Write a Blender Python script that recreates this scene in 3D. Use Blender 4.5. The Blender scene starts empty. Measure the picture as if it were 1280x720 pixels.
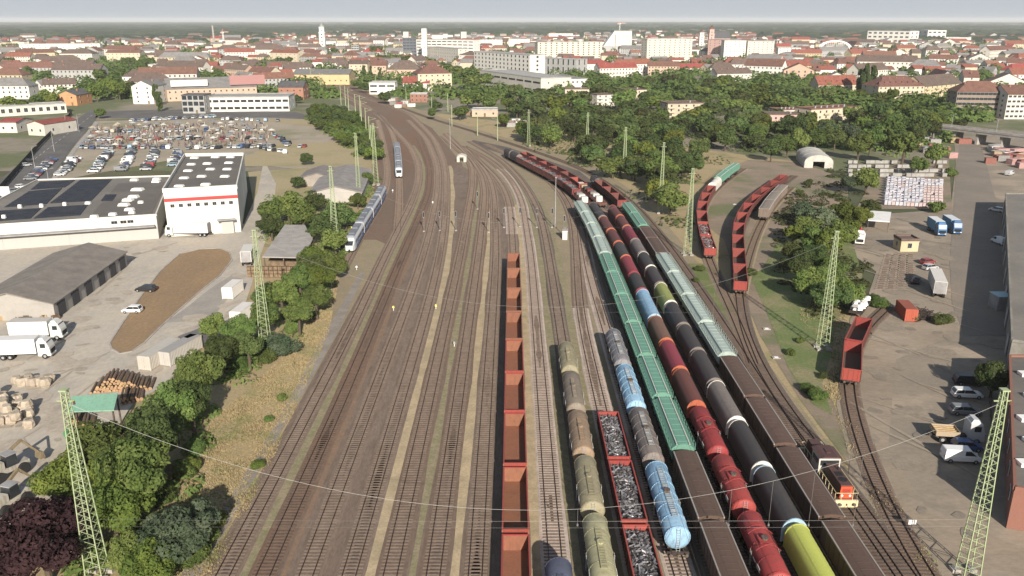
import bpy, math, random
from mathutils import Vector, Matrix
random.seed(7)
R=random.Random(11)
sc=bpy.context.scene; COL=sc.collection
H=58.0; FP=1030.0; TILT=math.atan(335.5/FP); PI=math.pi
def G(px,py,z=0.0):
    """ground position seen at a spot of the survey photograph"""
    u=(px-640)/FP; v=(py-360)/FP
    k=(z-H)/-(math.sin(TILT)+v*math.cos(TILT))
    return (u*k,(math.cos(TILT)-v*math.sin(TILT))*k)
def PX(x,y,z=0.0):
    d=y*math.cos(TILT)+(H-z)*math.sin(TILT)
    q=(H-z)*math.cos(TILT)-y*math.sin(TILT)
    return (640+FP*x/d,360+FP*q/d)
def ZT(fwd,py):
    """height of a point at distance fwd seen at row py"""
    v=(py-360)/FP
    return H-fwd*(math.sin(TILT)+v*math.cos(TILT))/(math.cos(TILT)-v*math.sin(TILT))
# ---------------------------------------------------------------- materials
MC={}
def mat(name,c1,c2=None,s=1.0,rough=.85,metal=0.0,bump=0.0,var=0.0,c3=None,s3=.1,lo=.4,hi=.6,l3=.45,h3=.6,fine=.18,fs=None,stretch=None,trans=0,spec=.3,fine_d=6):
    if name in MC: return MC[name]
    m=bpy.data.materials.new(name); m.use_nodes=True; nt=m.node_tree; N=nt.nodes; L=nt.links
    b=N['Principled BSDF']; b.inputs['Roughness'].default_value=rough; b.inputs['Metallic'].default_value=metal
    b.inputs['Specular IOR Level'].default_value=spec
    tc=N.new('ShaderNodeTexCoord'); src=tc.outputs['Object']
    if stretch:
        mp=N.new('ShaderNodeMapping'); mp.inputs['Scale'].default_value=stretch; L.new(src,mp.inputs['Vector']); src=mp.outputs[0]
    if var:
        oi=N.new('ShaderNodeObjectInfo'); ad=N.new('ShaderNodeVectorMath'); ad.operation='MULTIPLY_ADD'
        cv=N.new('ShaderNodeCombineXYZ'); 
        for i in range(3): L.new(oi.outputs['Random'],cv.inputs[i])
        L.new(cv.outputs[0],ad.inputs[0]); ad.inputs[1].default_value=(91,57,33); L.new(src,ad.inputs[2]); src=ad.outputs[0]
    def noise(sca,det=5,r=.6):
        n=N.new('ShaderNodeTexNoise'); n.inputs['Scale'].default_value=sca; n.inputs['Detail'].default_value=det; n.inputs['Roughness'].default_value=r
        L.new(src,n.inputs['Vector']); return n.outputs['Fac']
    def mapr(o,a,b_,c=0,d=1):
        r=N.new('ShaderNodeMapRange'); r.inputs[1].default_value=a; r.inputs[2].default_value=b_; r.inputs[3].default_value=c; r.inputs[4].default_value=d; L.new(o,r.inputs[0]); return r.outputs[0]
    def mix(f,a,bb,mode='MIX'):
        x=N.new('ShaderNodeMix'); x.data_type='RGBA'; x.blend_type=mode; x.clamp_result=False
        if isinstance(f,float): x.inputs[0].default_value=f
        else: L.new(f,x.inputs[0])
        for v,k in ((a,6),(bb,7)):
            if isinstance(v,tuple): x.inputs[k].default_value=(*v[:3],1)
            else: L.new(v,x.inputs[k])
        return x.outputs[2]
    col=c1
    if c2: col=mix(mapr(noise(s),lo,hi),c1,c2)
    if c3: col=mix(mapr(noise(s3,4),l3,h3),col,c3)
    if fine or bump: fn=noise(fs or s*11,fine_d,.7)
    if fine:
        vv=mapr(fn,.25,.75,1-fine,1+fine)
        cb=N.new('ShaderNodeCombineColor'); 
        for i in range(3): L.new(vv,cb.inputs[i])
        col=mix(1.0,col,cb.outputs[0],'MULTIPLY')
    if var:
        hs=N.new('ShaderNodeHueSaturation')
        L.new(mapr(oi.outputs['Random'],0,1,1-var,1+var),hs.inputs['Value'])
        w=N.new('ShaderNodeMath'); w.operation='FRACT'; w2=N.new('ShaderNodeMath'); w2.operation='MULTIPLY'; w2.inputs[1].default_value=7.3
        L.new(oi.outputs['Random'],w2.inputs[0]); L.new(w2.outputs[0],w.inputs[0])
        L.new(mapr(w.outputs[0],0,1,.5-var*.06,.5+var*.06),hs.inputs['Hue'])
        if isinstance(col,tuple): hs.inputs['Color'].default_value=(*col,1)
        else: L.new(col,hs.inputs['Color'])
        col=hs.outputs[0]
    if isinstance(col,tuple): b.inputs['Base Color'].default_value=(*col,1)
    else: L.new(col,b.inputs['Base Color'])
    if bump:
        bp=N.new('ShaderNodeBump'); bp.inputs['Strength'].default_value=bump; bp.inputs['Distance'].default_value=.05; L.new(fn,bp.inputs['Height']); L.new(bp.outputs[0],b.inputs['Normal'])
    if trans:
        t=N.new('ShaderNodeBsdfTranslucent'); a=N.new('ShaderNodeMixShader'); a.inputs[0].default_value=trans
        if isinstance(col,tuple): t.inputs[0].default_value=(*col,1)
        else: L.new(col,t.inputs[0])
        L.new(b.outputs[0],a.inputs[1]); L.new(t.outputs[0],a.inputs[2]); L.new(a.outputs[0],N['Material Output'].inputs['Surface'])
    MC[name]=m; return m
def paint(c,rough=.5,dirt=.5,metal=0.0):
    """weathered paint of a colour"""
    k='paint_%02d_%02d_%02d_%d_%d'%(c[0]*99,c[1]*99,c[2]*99,rough*10,dirt*10)
    d=tuple(v*(1-dirt)+dirt*g for v,g in zip(c,(.10,.075,.06)))
    st=tuple(v*(1-min(1,dirt*1.7))+min(1,dirt*1.7)*g for v,g in zip(c,(.09,.055,.04)))
    return mat(k,c,d,s=.9,rough=rough,metal=metal,lo=.42,hi=.72,c3=st,s3=1.9,l3=.5,h3=.7,fine=.13,fs=6,var=.07,stretch=(1.6,1,.45))
glass=mat('window_glass',(.03,.035,.04),rough=.12,fine=0,spec=.6)
dark=mat('dark_gap',(.02,.02,.022),rough=.9,fine=0)
rubber=mat('tyre_rubber',(.02,.02,.02),rough=.9,fine=0)
steel=mat('weathered_steel',(.16,.13,.11),(.09,.06,.045),s=1.5,rough=.6,metal=.3)
railm=mat('rail_steel',(.075,.05,.04),(.05,.033,.027),s=.6,rough=.45,metal=.5,fine=.1,fs=3)
bogm=mat('bogie_iron',(.06,.045,.038),(.035,.028,.025),s=2,rough=.85)
concrete=mat('concrete',(.36,.34,.31),(.27,.25,.23),s=.4,rough=.9,var=.05)
wood=mat('old_wood',(.20,.14,.09),(.13,.09,.06),s=1.5,rough=.9,var=.12)
whitep=mat('white_paint',(.74,.73,.70),(.60,.58,.54),s=.5,rough=.6,lo=.5,hi=.8,fine=.06,var=.03)
greyp=mat('grey_paint',(.30,.30,.30),(.24,.23,.23),s=.5,rough=.7,var=.04)
pylong=mat('pylon_green',(.29,.36,.19),(.34,.38,.24),s=.7,rough=.65,fine=.1)
galv=mat('galvanised_steel',(.42,.43,.42),(.33,.34,.33),s=1,rough=.5,metal=.3)
# ---------------------------------------------------------------- mesh helpers
class MB:
    def __init__(s): s.v=[]; s.f=[]; s.m=[]; s.mi=0; s.M=None
    def add(s,vs,fs):
        o=len(s.v)
        if s.M is not None: vs=[tuple(s.M@Vector(p)) for p in vs]
        s.v+=[tuple(p) for p in vs]; s.f+=[tuple(i+o for i in f) for f in fs]; s.m+=[s.mi]*len(fs)
        return s
    def box(s,x,y,z,sx,sy,sz,rz=0.0,top=None):
        """centre x,y and bottom z; top=(fx,fy) scale of the upper face"""
        tx,ty=top or (1,1); c,n=math.cos(rz),math.sin(rz); P=[]
        for zz,a,b in ((z,1,1),(z+sz,tx,ty)):
            for ux,uy in ((-1,-1),(1,-1),(1,1),(-1,1)):
                dx,dy=ux*sx/2*a,uy*sy/2*b; P.append((x+dx*c-dy*n,y+dx*n+dy*c,zz))
        return s.add(P,[(3,2,1,0),(4,5,6,7),(0,1,5,4),(1,2,6,5),(2,3,7,6),(3,0,4,7)])
    def bar(s,a,b,w,h=None):
        a=Vector(a); b=Vector(b); d=(b-a)
        if d.length<1e-6: return s
        d.normalize(); u=Vector((0,0,1)) if abs(d.z)<.95 else Vector((1,0,0))
        p=d.cross(u).normalized()*(w/2); q=p.cross(d).normalized()*((h or w)/2)
        P=[e+i*p+j*q for e in (a,b) for i,j in ((-1,-1),(1,-1),(1,1),(-1,1))]
        return s.add(P,[(0,1,2,3),(7,6,5,4),(0,4,5,1),(1,5,6,2),(2,6,7,3),(3,7,4,0)])
    def cyl(s,a,b,r,n=8,r2=None,caps=True):
        a=Vector(a); b=Vector(b); d=(b-a).normalized(); u=Vector((0,0,1)) if abs(d.z)<.95 else Vector((1,0,0))
        p=d.cross(u).normalized(); q=p.cross(d).normalized(); r2=r if r2 is None else r2
        P=[e+(p*math.cos(2*PI*i/n)+q*math.sin(2*PI*i/n))*rr for e,rr in ((a,r),(b,r2)) for i in range(n)]
        F=[(i,(i+1)%n,n+(i+1)%n,n+i) for i in range(n)]
        if caps: F+=[tuple(range(n))[::-1],tuple(range(n,2*n))]
        return s.add(P,F)
    def tube(s,pts,r,n=6):
        for a,b in zip(pts,pts[1:]): s.cyl(a,b,r,n,caps=False)
        return s
    def prism(s,poly,z0,z1):
        n=len(poly)
        return s.add([(x,y,z0) for x,y in poly]+[(x,y,z1) for x,y in poly],[(i,(i+1)%n,n+(i+1)%n,n+i) for i in range(n)]+[tuple(range(n))[::-1],tuple(range(n,2*n))])
    def loft(s,secs,cap=True,closed=True):
        n=len(secs[0]); P=[p for q in secs for p in q]; F=[]
        for k in range(len(secs)-1):
            for i in range(n if closed else n-1):
                j=(i+1)%n; F.append((k*n+i,k*n+j,(k+1)*n+j,(k+1)*n+i))
        if cap and closed: F+=[tuple(range(n))[::-1],tuple((len(secs)-1)*n+i for i in range(n))]
        return s.add(P,F)
    def mesh(s,name,mats,smooth=False):
        me=bpy.data.meshes.new(name); me.from_pydata(s.v,[],s.f)
        if not isinstance(mats,(list,tuple)): mats=[mats]
        for m in mats: me.materials.append(m)
        if len(mats)>1: me.polygons.foreach_set('material_index',s.m)
        if smooth: me.polygons.foreach_set('use_smooth',[True]*len(s.f))
        me.update(); return me
USED=[]
def link(name,me,parent=None,loc=None,rz=0.0):
    o=bpy.data.objects.new(name,me); COL.objects.link(o)
    if parent: o.parent=parent
    if loc: o.location=loc
    if rz: o.rotation_euler[2]=rz
    return o
def tag(o,label,cat,group=None,kind=None):
    o['label']=label
    if cat: o['category']=cat
    if group: o['group']=group
    if kind: o['kind']=kind
    return o
def struct(name,mb,m,label=None):
    o=link(name,mb.mesh(name,m) if isinstance(mb,MB) else mb); o['kind']='structure'
    if label: o['label']=label
    return o
def thing(name,loc,label,cat,group=None,rz=0.0,scale=None):
    o=link(name,None,None,loc,rz)
    if scale: o.scale=scale
    o.empty_display_size=.5
    return tag(o,label,cat,group)
# a template is a list of (part name, mesh, location, rz, [sub templates])
MV={}
def recol(me,cm):
    if not cm or not any(m.name in cm for m in me.materials): return me
    k=(me.name,tuple(cm.get(m.name,m).name for m in me.materials))
    if k not in MV:
        n=me.copy()
        for i,m in enumerate(n.materials):
            if m.name in cm: n.materials[i]=cm[m.name]
        MV[k]=n
    return MV[k]
def spawn(tp,name,loc,rz,label,cat,group=None,cm=None,scale=None,skip=()):
    r=thing(name,loc,label,cat,group,rz,scale)
    def rec(parts,par):
        for pn,me,l,a,sub in parts:
            if pn in skip: continue
            o=link(pn,recol(me,cm),par,l,a); rec(sub,o)
    rec(tp,r); return r
def P_(n,me,l=(0,0,0),a=0.0,sub=()): return (n,me,l,a,sub)
def poly_sheet(name,pts,z,m,label=None,world=False):
    q=[(p if world else G(*p)) for p in pts]
    me=bpy.data.meshes.new(name); me.from_pydata([(x,y,z) for x,y in q],[],[tuple(range(len(q)))])
    me.materials.append(m); me.update()
    if me.polygons[0].normal.z<0: me.flip_normals()
    o=link(name,me); o['kind']='structure'
    if label: o['label']=label
    return o
def inside(p,poly):
    x,y=p; c=False; n=len(poly)
    for i in range(n):
        a,b=poly[i],poly[i-1]
        if (a[1]>y)!=(b[1]>y) and x<(b[0]-a[0])*(y-a[1])/(b[1]-a[1])+a[0]: c=not c
    return c
ORD='first second third fourth fifth sixth seventh eighth ninth tenth eleventh twelfth thirteenth fourteenth fifteenth sixteenth seventeenth eighteenth nineteenth twentieth'.split()
def ordn(i):
    if i<20: return ORD[i]
    t='twenty thirty forty fifty sixty seventy eighty ninety'.split()
    k=i+1
    if k>=100: return str(k)+'th'
    return ({20:'twentieth',30:'thirtieth',40:'fortieth',50:'fiftieth',60:'sixtieth',70:'seventieth',80:'eightieth',90:'ninetieth'}[k] if k%10==0 else t[k//10-2]+'-'+ORD[k%10-1])
EXPO=0.6; HAZE=5.6e-5
# ---------------------------------------------------------------- ground
m_field=mat('open_country',(.06,.075,.035),(.11,.105,.06),s=.0035,c3=(.035,.055,.025),s3=.0011,l3=.42,h3=.52,rough=1,fine=.25,fs=.05)
m_town=mat('town_ground',(.23,.20,.155),(.12,.135,.065),s=.018,lo=.44,hi=.54,rough=1,fine=.2,fs=.3)
m_verge=mat('dry_verge',(.33,.262,.15),(.17,.18,.075),s=.09,lo=.52,hi=.68,c3=(.36,.275,.17),s3=.3,l3=.5,h3=.7,rough=1,fine=.3,fs=2.2,bump=.5)
m_tan=mat('tan_weeds',(.275,.22,.14),(.225,.20,.12),s=.14,lo=.46,hi=.62,c3=(.24,.20,.145),s3=.6,rough=1,fine=.25,fs=2.5,bump=.4)
m_ball=mat('brown_ballast',(.166,.114,.083),(.150,.110,.084),s=.05,lo=.42,hi=.58,c3=(.175,.105,.068),s3=.025,l3=.52,h3=.62,rough=1,fine=.32,fs=4,bump=.6,stretch=(1,.25,1))
m_rust=mat('rusty_ballast',(.165,.105,.072),(.14,.10,.075),s=.2,rough=1,fine=.3,fs=4,bump=.6,stretch=(1,.25,1))
m_grey=mat('grey_ballast',(.165,.122,.094),(.187,.143,.112),c3=(.14,.104,.08),s3=.5,l3=.5,h3=.66,s=.06,rough=1,fine=.32,fs=4,bump=.6,stretch=(1,.3,1))
m_pale=mat('pale_ballast',(.47,.39,.34),(.38,.32,.28),s=.3,rough=1,fine=.3,fs=4,bump=.6)
m_dkball=mat('dark_ballast',(.10,.085,.072),(.14,.115,.095),s=.12,rough=1,fine=.3,fs=4,bump=.6,stretch=(1,.3,1))  # darker ballast tone for the freight tracks
m_yard=mat('pale_concrete_yard',(.42,.38,.325),(.36,.33,.285),s=.045,c3=(.44,.39,.32),s3=.15,rough=.95,fine=.14,fs=1.2,stretch=(1,.6,1))
m_yard2=mat('worn_grey_asphalt',(.27,.225,.175),(.22,.188,.15),s=.05,c3=(.33,.27,.205),s3=.09,l3=.5,h3=.65,rough=.95,fine=.16,fs=1.5,stretch=(.7,1,1))
m_asph=mat('road_asphalt',(.13,.125,.12),(.10,.097,.094),s=.06,rough=.95,fine=.15,fs=1.5)
m_sand=mat('sandy_gravel',(.34,.29,.225),(.29,.25,.195),s=.05,c3=(.22,.21,.13),s3=.03,l3=.54,h3=.66,rough=1,fine=.2,fs=1)
m_mound=mat('bare_brown_earth',(.27,.185,.105),(.235,.165,.10),s=.12,rough=1,fine=.22,fs=2,bump=.6,stretch=(1,.5,1))
m_dirt=mat('trodden_dirt',(.26,.20,.15),(.20,.165,.12),s=.07,c3=(.14,.15,.075),s3=.05,l3=.52,h3=.62,rough=1,fine=.2,fs=2,bump=.3)
m_grass=mat('rough_grass',(.12,.15,.05),(.20,.185,.09),s=.12,rough=1,fine=.3,fs=2,bump=.5)
m_meadow=mat('meadow',(.33,.275,.165),(.25,.23,.12),s=.04,lo=.5,hi=.68,rough=1,fine=.2,fs=1.2)
m_sleep=mat('concrete_sleeper',(.215,.165,.13),(.16,.12,.092),s=1.0,rough=.95,fine=.2,fs=6)
m_sleepw=mat('timber_sleeper',(.14,.095,.07),(.10,.07,.055),s=1.0,rough=.95,fine=.2,fs=6)
m_line=mat('road_paint',(.62,.61,.58),(.45,.44,.41),s=.6,rough=.8,fine=.1)
mb=MB(); xs=[-26000,-14000,-7000,-3500,-1800,-900,-450,-200,0,200,450,900,1800,3500,7000,14000,26000]
ys=[-300,0,100,200,350,550,800,1200,1800,2700,4000,6000,9000,14000,20000,27000]
V=[(x,y,0) for y in ys for x in xs]; n=len(xs)
mb.add(V,[(j*n+i,j*n+i+1,(j+1)*n+i+1,(j+1)*n+i) for j in range(len(ys)-1) for i in range(n-1)])
struct('ground',mb,m_field,'flat green and tan country reaching the horizon')
poly_sheet('town_ground',[(-700,330),(-120,330),(120,330),(700,330),(1700,1400),(1500,2900),(-1500,2900),(-1500,1400)],.02,m_town,world=True)
poly_sheet('embankment_grass',[(-200,20),(70,20),(110,60),(75,160),(125,350),(60,420),(-60,560),(-110,600),(-62,350),(-75,200),(-100,100)],.04,m_verge,world=True)
# rail yard floor and its strips
poly_sheet('rail_yard_ground',[(255,735),(330,590),(400,450),(425,335),(452,300),(468,240),(468,190),(450,140),(405,102),(372,84),(392,82),(470,118),(560,150),(640,175),(740,205),(800,245),(850,300),(905,370),(960,455),(1040,560),(1100,640),(1150,735)],.06,m_tan)
poly_sheet('shunting_apron_ground',[(452,300),(468,240),(468,190),(450,140),(405,102),(372,84),(392,82),(470,122),(540,160),(578,205),(580,250),(566,300),(540,400),(520,490),(470,490),(500,400),(522,330),(505,315),(470,300)],.08,m_ball)
poly_sheet('path_beside_track',[(-36.6,60),(-34.2,60),(-34.0,150),(-35.4,190),(-36.6,190),(-36.3,150),(-35.6,110)],.09,mat('dusty_path',(.27,.24,.21),(.22,.195,.17),s=.3,rough=1,fine=.2,fs=3),world=True)
poly_sheet('goods_yard_ballast',[(20.3,60),(44,60),(44,118),(39.5,160),(39.5,220),(37,262),(27,330),(-2,395),(-20,420),(-20,405),(0,365),(17,290),(20,240)],.081,m_dkball,world=True)
poly_sheet('brown_ballast_ground',[(-33.8,60),(1.8,60),(1.8,230),(-1,262),(-6,300),(-22,345),(-34,300),(-34,230),(-33.8,160)],.085,m_grey,world=True)
# siding area and right yard
poly_sheet('siding_ground',[(905,300),(860,262),(900,215),(935,200),(1000,203),(1060,225),(1060,260),(985,300),(975,345),(990,420),(1010,470),(1040,500),(1080,600),(1125,690),(1075,600),(1000,500),(950,420),(925,360)],.08,m_dirt)
poly_sheet('depot_yard',[(1100,735),(1045,505),(1075,400),(1095,340),(1040,300),(1060,262),(1100,268),(1188,262),(1195,205),(1192,170),(1290,170),(1500,300),(1500,735)],.10,m_yard2)
poly_sheet('dirt_forecourt',[(1085,735),(1060,600),(1070,500),(1062,400),(1075,380),(1170,392),(1200,400),(1190,420),(1120,450),(1110,560),(1160,640),(1290,690),(1290,735)],.12,mat('dusty_forecourt',(.29,.235,.175),(.235,.195,.15),s=.1,c3=(.31,.26,.205),s3=.06,l3=.5,h3=.62,rough=1,fine=.2,fs=2,stretch=(.5,1,1)))
poly_sheet('service_road',[(1187,330),(1196,200),(1200,180),(1226,180),(1245,250),(1262,420),(1205,420),(1190,380)],.14,mat('shade_toned_road',(.19,.165,.138),(.225,.19,.155),s=.07,rough=.95,fine=.15,fs=1.5))  # road colour darker than the yard, painting in the warehouse's shade
poly_sheet('rough_grass_ground',[(955,332),(975,300),(1000,292),(1062,290),(1078,345),(1062,385),(1045,400),(1040,440),(1028,480),(1040,520),(1015,505),(985,460),(962,400),(940,350)],.115,mat('green_grass',(.13,.165,.06),(.22,.20,.11),s=.11,lo=.46,hi=.64,rough=1,fine=.3,fs=2,bump=.5))
poly_sheet('rough_grass_ground',[(860,330),(870,345),(905,400),(925,440),(915,385),(893,350),(880,330)],.115,m_grass)
poly_sheet('paving_store_ground',[(1070,262),(1095,215),(1120,200),(1186,200),(1190,262)],.13,m_dirt)
# left works yard
poly_sheet('works_yard',[(-60,735),(-60,560),(-60,290),(200,285),(305,280),(322,240),(330,200),(345,230),(340,280),(322,330),(315,355),(300,400),(245,440),(215,480),(170,500),(150,530),(90,560),(70,600),(65,660),(20,735)],.10,m_yard)
poly_sheet('bare_earth_patch',[(140,437),(137,430),(150,410),(170,380),(200,340),(225,318),(250,312),(275,311),(287,316),(290,326),(275,345),(250,365),(225,387),(200,410),(180,430),(165,440),(150,443)],.14,m_mound,'bare brown teardrop of earth in the concrete yard')
poly_sheet('asphalt_lane',[(206,404),(232,386),(262,362),(292,343),(304,350),(264,400),(240,402)],.128,mat('darker_asphalt_lane',(.27,.25,.225),(.31,.285,.25),s=.2,rough=.95,fine=.14,fs=2))
mbk=MB(); pts=[G(*p) for p in [(140,437),(137,430),(150,410),(170,380),(200,340),(225,318),(250,312),(275,311),(287,316),(290,326),(275,345),(250,365),(225,387),(200,410),(180,430),(165,440),(150,443)]]
for a,b in zip(pts,pts[1:]+pts[:1]): mbk.bar((*a,.17),(*b,.17),.3,.14)
struct('kerb',mbk,concrete,'pale kerb round the bare earth patch')
poly_sheet('market_ground',[(55,232),(95,185),(118,152),(200,149),(330,147),(400,150),(455,165),(468,200),(400,215),(330,207),(310,200),(300,222),(215,200),(60,228)],.08,m_sand)
poly_sheet('meadow_ground',[(320,150),(420,148),(462,185),(462,205),(400,208),(305,208),(300,200),(340,180),(420,178),(405,160)],.106,m_meadow)
poly_sheet('meadow_ground',[(310,215),(460,205),(440,232),(330,290),(318,260)],.093,m_meadow)
poly_sheet('road',[(-40,262),(0,225),(55,180),(95,150),(112,138),(128,138),(118,152),(90,185),(58,232),(20,262),(-40,300)],.12,m_asph,'grey diagonal road past the market')
poly_sheet('pavement',[(20,264),(58,234),(91,186),(119,153),(124,153),(97,186),(66,232),(30,264)],.20,concrete)
mbl=MB()
for t in range(26):
    a=G(-10+(118+10)*t/26,240-(240-142)*t/26); b=G(-10+128*(t+.5)/26,240-98*(t+.5)/26); mbl.bar((*a,.14),(*b,.14),.2,.02)
struct('road_markings',mbl,m_line)
poly_sheet('road',[(118,147),(128,139),(230,137),(370,140),(400,150),(330,147),(200,149)],.12,m_asph,'grey road behind the market')
# ---------------------------------------------------------------- tracks
TR={
 'T0':([(427,337),(443,306),(462,275),(478,250),(485,225),(484,207),(478,173),(472,150)],0),
 'T0b':([(497,290),(500,250),(499,222),(497,190),(490,165),(478,145)],0),
 'T1':([(288,713),(338,607),(403,480),(450,393),(470,343),(497,290),(522,240),(525,207),(513,183),(487,157),(460,133)],0),
 'T2':([(337,713),(380,607),(437,480),(473,393),(500,327),(515,293),(537,240),(537,207),(523,173)],0),
 'T3':([(392,713),(427,607),(472,480),(487,427),(517,360),(537,293),(547,240),(547,207),(533,173),(510,150)],0),
 'T4':([(443,713),(468,607),(508,480),(523,427),(542,360),(555,293),(558,240),(557,207),(543,173),(510,140)],0),
 'T5':([(493,713),(515,607),(540,480),(558,393),(570,327),(577,293),(590,240),(592,213),(587,200),(553,170)],0),
 'T6':([(545,713),(558,607),(575,480),(588,393),(597,327),(603,293),(607,240),(602,217),(580,190),(557,167)],0),
 'T7':([(595,713),(602,607),(608,480),(615,393),(620,327),(623,293),(618,240),(610,217),(580,183)],0),
 'T8':([(645,713),(644,607),(643,480),(642,293),(638,260),(633,240),(622,223),(587,190)],0),
 'T9':([(690,650),(687,600),(678,500),(668,393),(663,327),(657,280),(653,250),(638,223),(613,200),(580,183)],0),
 'T10':([(703,427),(692,360),(683,310),(678,277),(667,250),(650,223),(627,200),(587,177)],0),
 'T11':([(740,460),(723,392),(722,327),(718,277),(708,250),(693,230),(657,203),(607,180)],0),
 'T12':([(845,700),(757,403),(735,337),(728,290),(720,263),(707,240),(677,217),(633,190)],0),
 'T13':([(917,713),(887,650),(860,577),(852,540),(830,497),(809,446),(795,405),(775,365),(771,350),(746,293),(735,270),(723,252)],3.8),
 'T14':([(985,720),(953,683),(912,603),(887,543),(862,485),(827,415),(812,385),(785,327),(767,290),(742,254),(725,239),(700,220),(669,206),(633,187)],3.6),
 'T15':([(1027,707),(1003,673),(977,627),(943,567),(910,505),(880,457),(851,397),(827,357),(802,315),(780,277),(765,255),(727,228),(715,218),(683,204),(654,190)],3.6),
 'T16':([(1067,707),(1033,657),(1003,603),(980,563),(953,523),(937,490),(904,442),(882,407),(864,378),(847,350),(827,317),(812,292),(790,265),(773,243),(760,237),(742,222)],3.3),
 'T17':([(1093,710),(1057,647),(1010,560),(943,480),(911,411),(867,351),(833,304),(798,260),(767,235),(725,208),(683,195),(642,181),(587,163),(533,147)],0),
 'T18':([(1130,720),(1093,660),(1060,603),(1003,547),(960,480),(944,456),(931,424),(924,389),(924,358),(920,305),(922,288),(928,274),(944,256),(965,241),(993,220)],0),
 'T19':([(1145,720),(1133,693),(1103,630),(1080,573),(1067,530),(1053,480)],0),
 'T21':([(942,456),(933,429),(916,389),(896,349),(882,318),(880,305),(875,284),(875,267),(882,251),(897,234),(916,220),(930,211)],0),
 'T23':([(924,372),(932,335),(942,301),(953,277),(965,258),(989,235)],0),
}
GRID={'T1':-31.6,'T2':-27.2,'T3':-22.5,'T4':-17.8,'T5':-13.3,'T6':-8.6,'T7':-4.0,'T8':.4,'T9':4.9,'T10':9.5,'T13':22.7,'T14':27.4,'T15':32.0,'T16':36.5}
def smooth_path(pts,step=1.5,it=60,fix=None):
    # resample, relax, resample
    def res(p,st):
        out=[p[0]]; acc=0
        for a,b in zip(p,p[1:]):
            d=math.dist(a,b); t=st-acc
            while t<=d: out.append((a[0]+(b[0]-a[0])*t/d,a[1]+(b[1]-a[1])*t/d)); t+=st
            acc=(acc+d)%st if t-st<=d else acc
            acc=d-(t-st)
        out.append(p[-1]); return out
    q=res(pts,8.0)
    for _ in range(it//12):
        q=[q[0]]+[((a[0]+2*b[0]+c[0])/4,(a[1]+2*b[1]+c[1])/4) for a,b,c in zip(q,q[1:],q[2:])]+[q[-1]]
    q=res(q,step)
    for _ in range(it//2):
        q=[q[0]]+[((a[0]+2*b[0]+c[0])/4,(a[1]+2*b[1]+c[1])/4) for a,b,c in zip(q,q[1:],q[2:])]+[q[-1]]
    return q
PATH={}
for k,(p,z) in TR.items():
    w=[G(a,b,z) for a,b in p]
    if k in GRID:
        lim=230 if k not in('T1','T2','T3','T4') else 150
        w=[q for q in w if q[1]>=lim or k=='T10' and False]
        if k=='T4': w=[(-17.8,178)]+[q for q in w if q[1]>200]
        g=GRID[k]; far=[(g,y) for y in (lim-30,lim-70,100,60,30)] 
        w=[(g,20),(g,60),(g,100)]+([(g,lim-60)] if lim>200 else [])+([(g,lim-25)])+w
    if k=='T11': w=[(14,20),(14,100),(14,161),(16.5,200)]+w[3:]
    if k=='T12': w=[(18.5,20),(18.5,100),(18.5,193)]+w[3:]
    if k=='T17': w=[(41,20),(41,60),(41.2,105),(41.2,126),(42.2,152),(42.2,183)]+w[6:]
    if k=='T18': w=[(43.2,20),(43.2,60)]+w[1:]
    if k=='T19': w=[(45.5,20),(44.9,50)]+w+[(60.5,138),(68,151),(80,165)]
    PATH[k]=smooth_path(w)
# far approach lines towards the station
far=[(420,112),(385,88),(350,72),(300,62)]
def ext(k,off):
    w=PATH[k][-1]; q=[w]+[(G(*f)[0]+off,G(*f)[1]) for f in far]; return smooth_path(PATH[k][::10]+q[1:],1.5)
for k,o in (('T1',0),('T4',5),('T17',14),('T0b',-5)): PATH[k]=ext(k,o)
class Path:
    def __init__(s,p):
        s.p=p; s.s=[0]
        for a,b in zip(p,p[1:]): s.s.append(s.s[-1]+math.dist(a,b))
    def at(s,d):
        import bisect
        d=max(0,min(d,s.s[-1]-1e-3)); i=max(0,min(bisect.bisect_right(s.s,d)-1,len(s.p)-2)); t=(d-s.s[i])/max(1e-9,s.s[i+1]-s.s[i])
        a,b=s.p[i],s.p[i+1]; return (a[0]+(b[0]-a[0])*t,a[1]+(b[1]-a[1])*t)
    def near_row(s,py,z=3.2):
        best=None
        for i,(x,y) in enumerate(s.p):
            e=abs(PX(x,y,z)[1]-py)
            if best is None or e<best[0]: best=(e,i)
        i=best[1]; d=s.s[i]
        # refine linearly
        for t in [j*.1 for j in range(-15,16)]:
            q=s.at(d+t); e=abs(PX(*q,z)[1]-py)
            if e<best[0]: best=(e,i); s_=d+t
        cand=[d+j*.1 for j in range(-20,21)]
        return min(cand,key=lambda v:abs(PX(*s.at(v),z)[1]-py))
for k in PATH: PATH[k]=Path(PATH[k])
def offs(p,i,o):
    a=p[max(0,i-1)]; b=p[min(len(p)-1,i+1)]; d=math.hypot(b[0]-a[0],b[1]-a[1]); return (p[i][0]-(b[1]-a[1])/d*o*-1,p[i][1]-(b[0]-a[0])/d*o)
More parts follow.
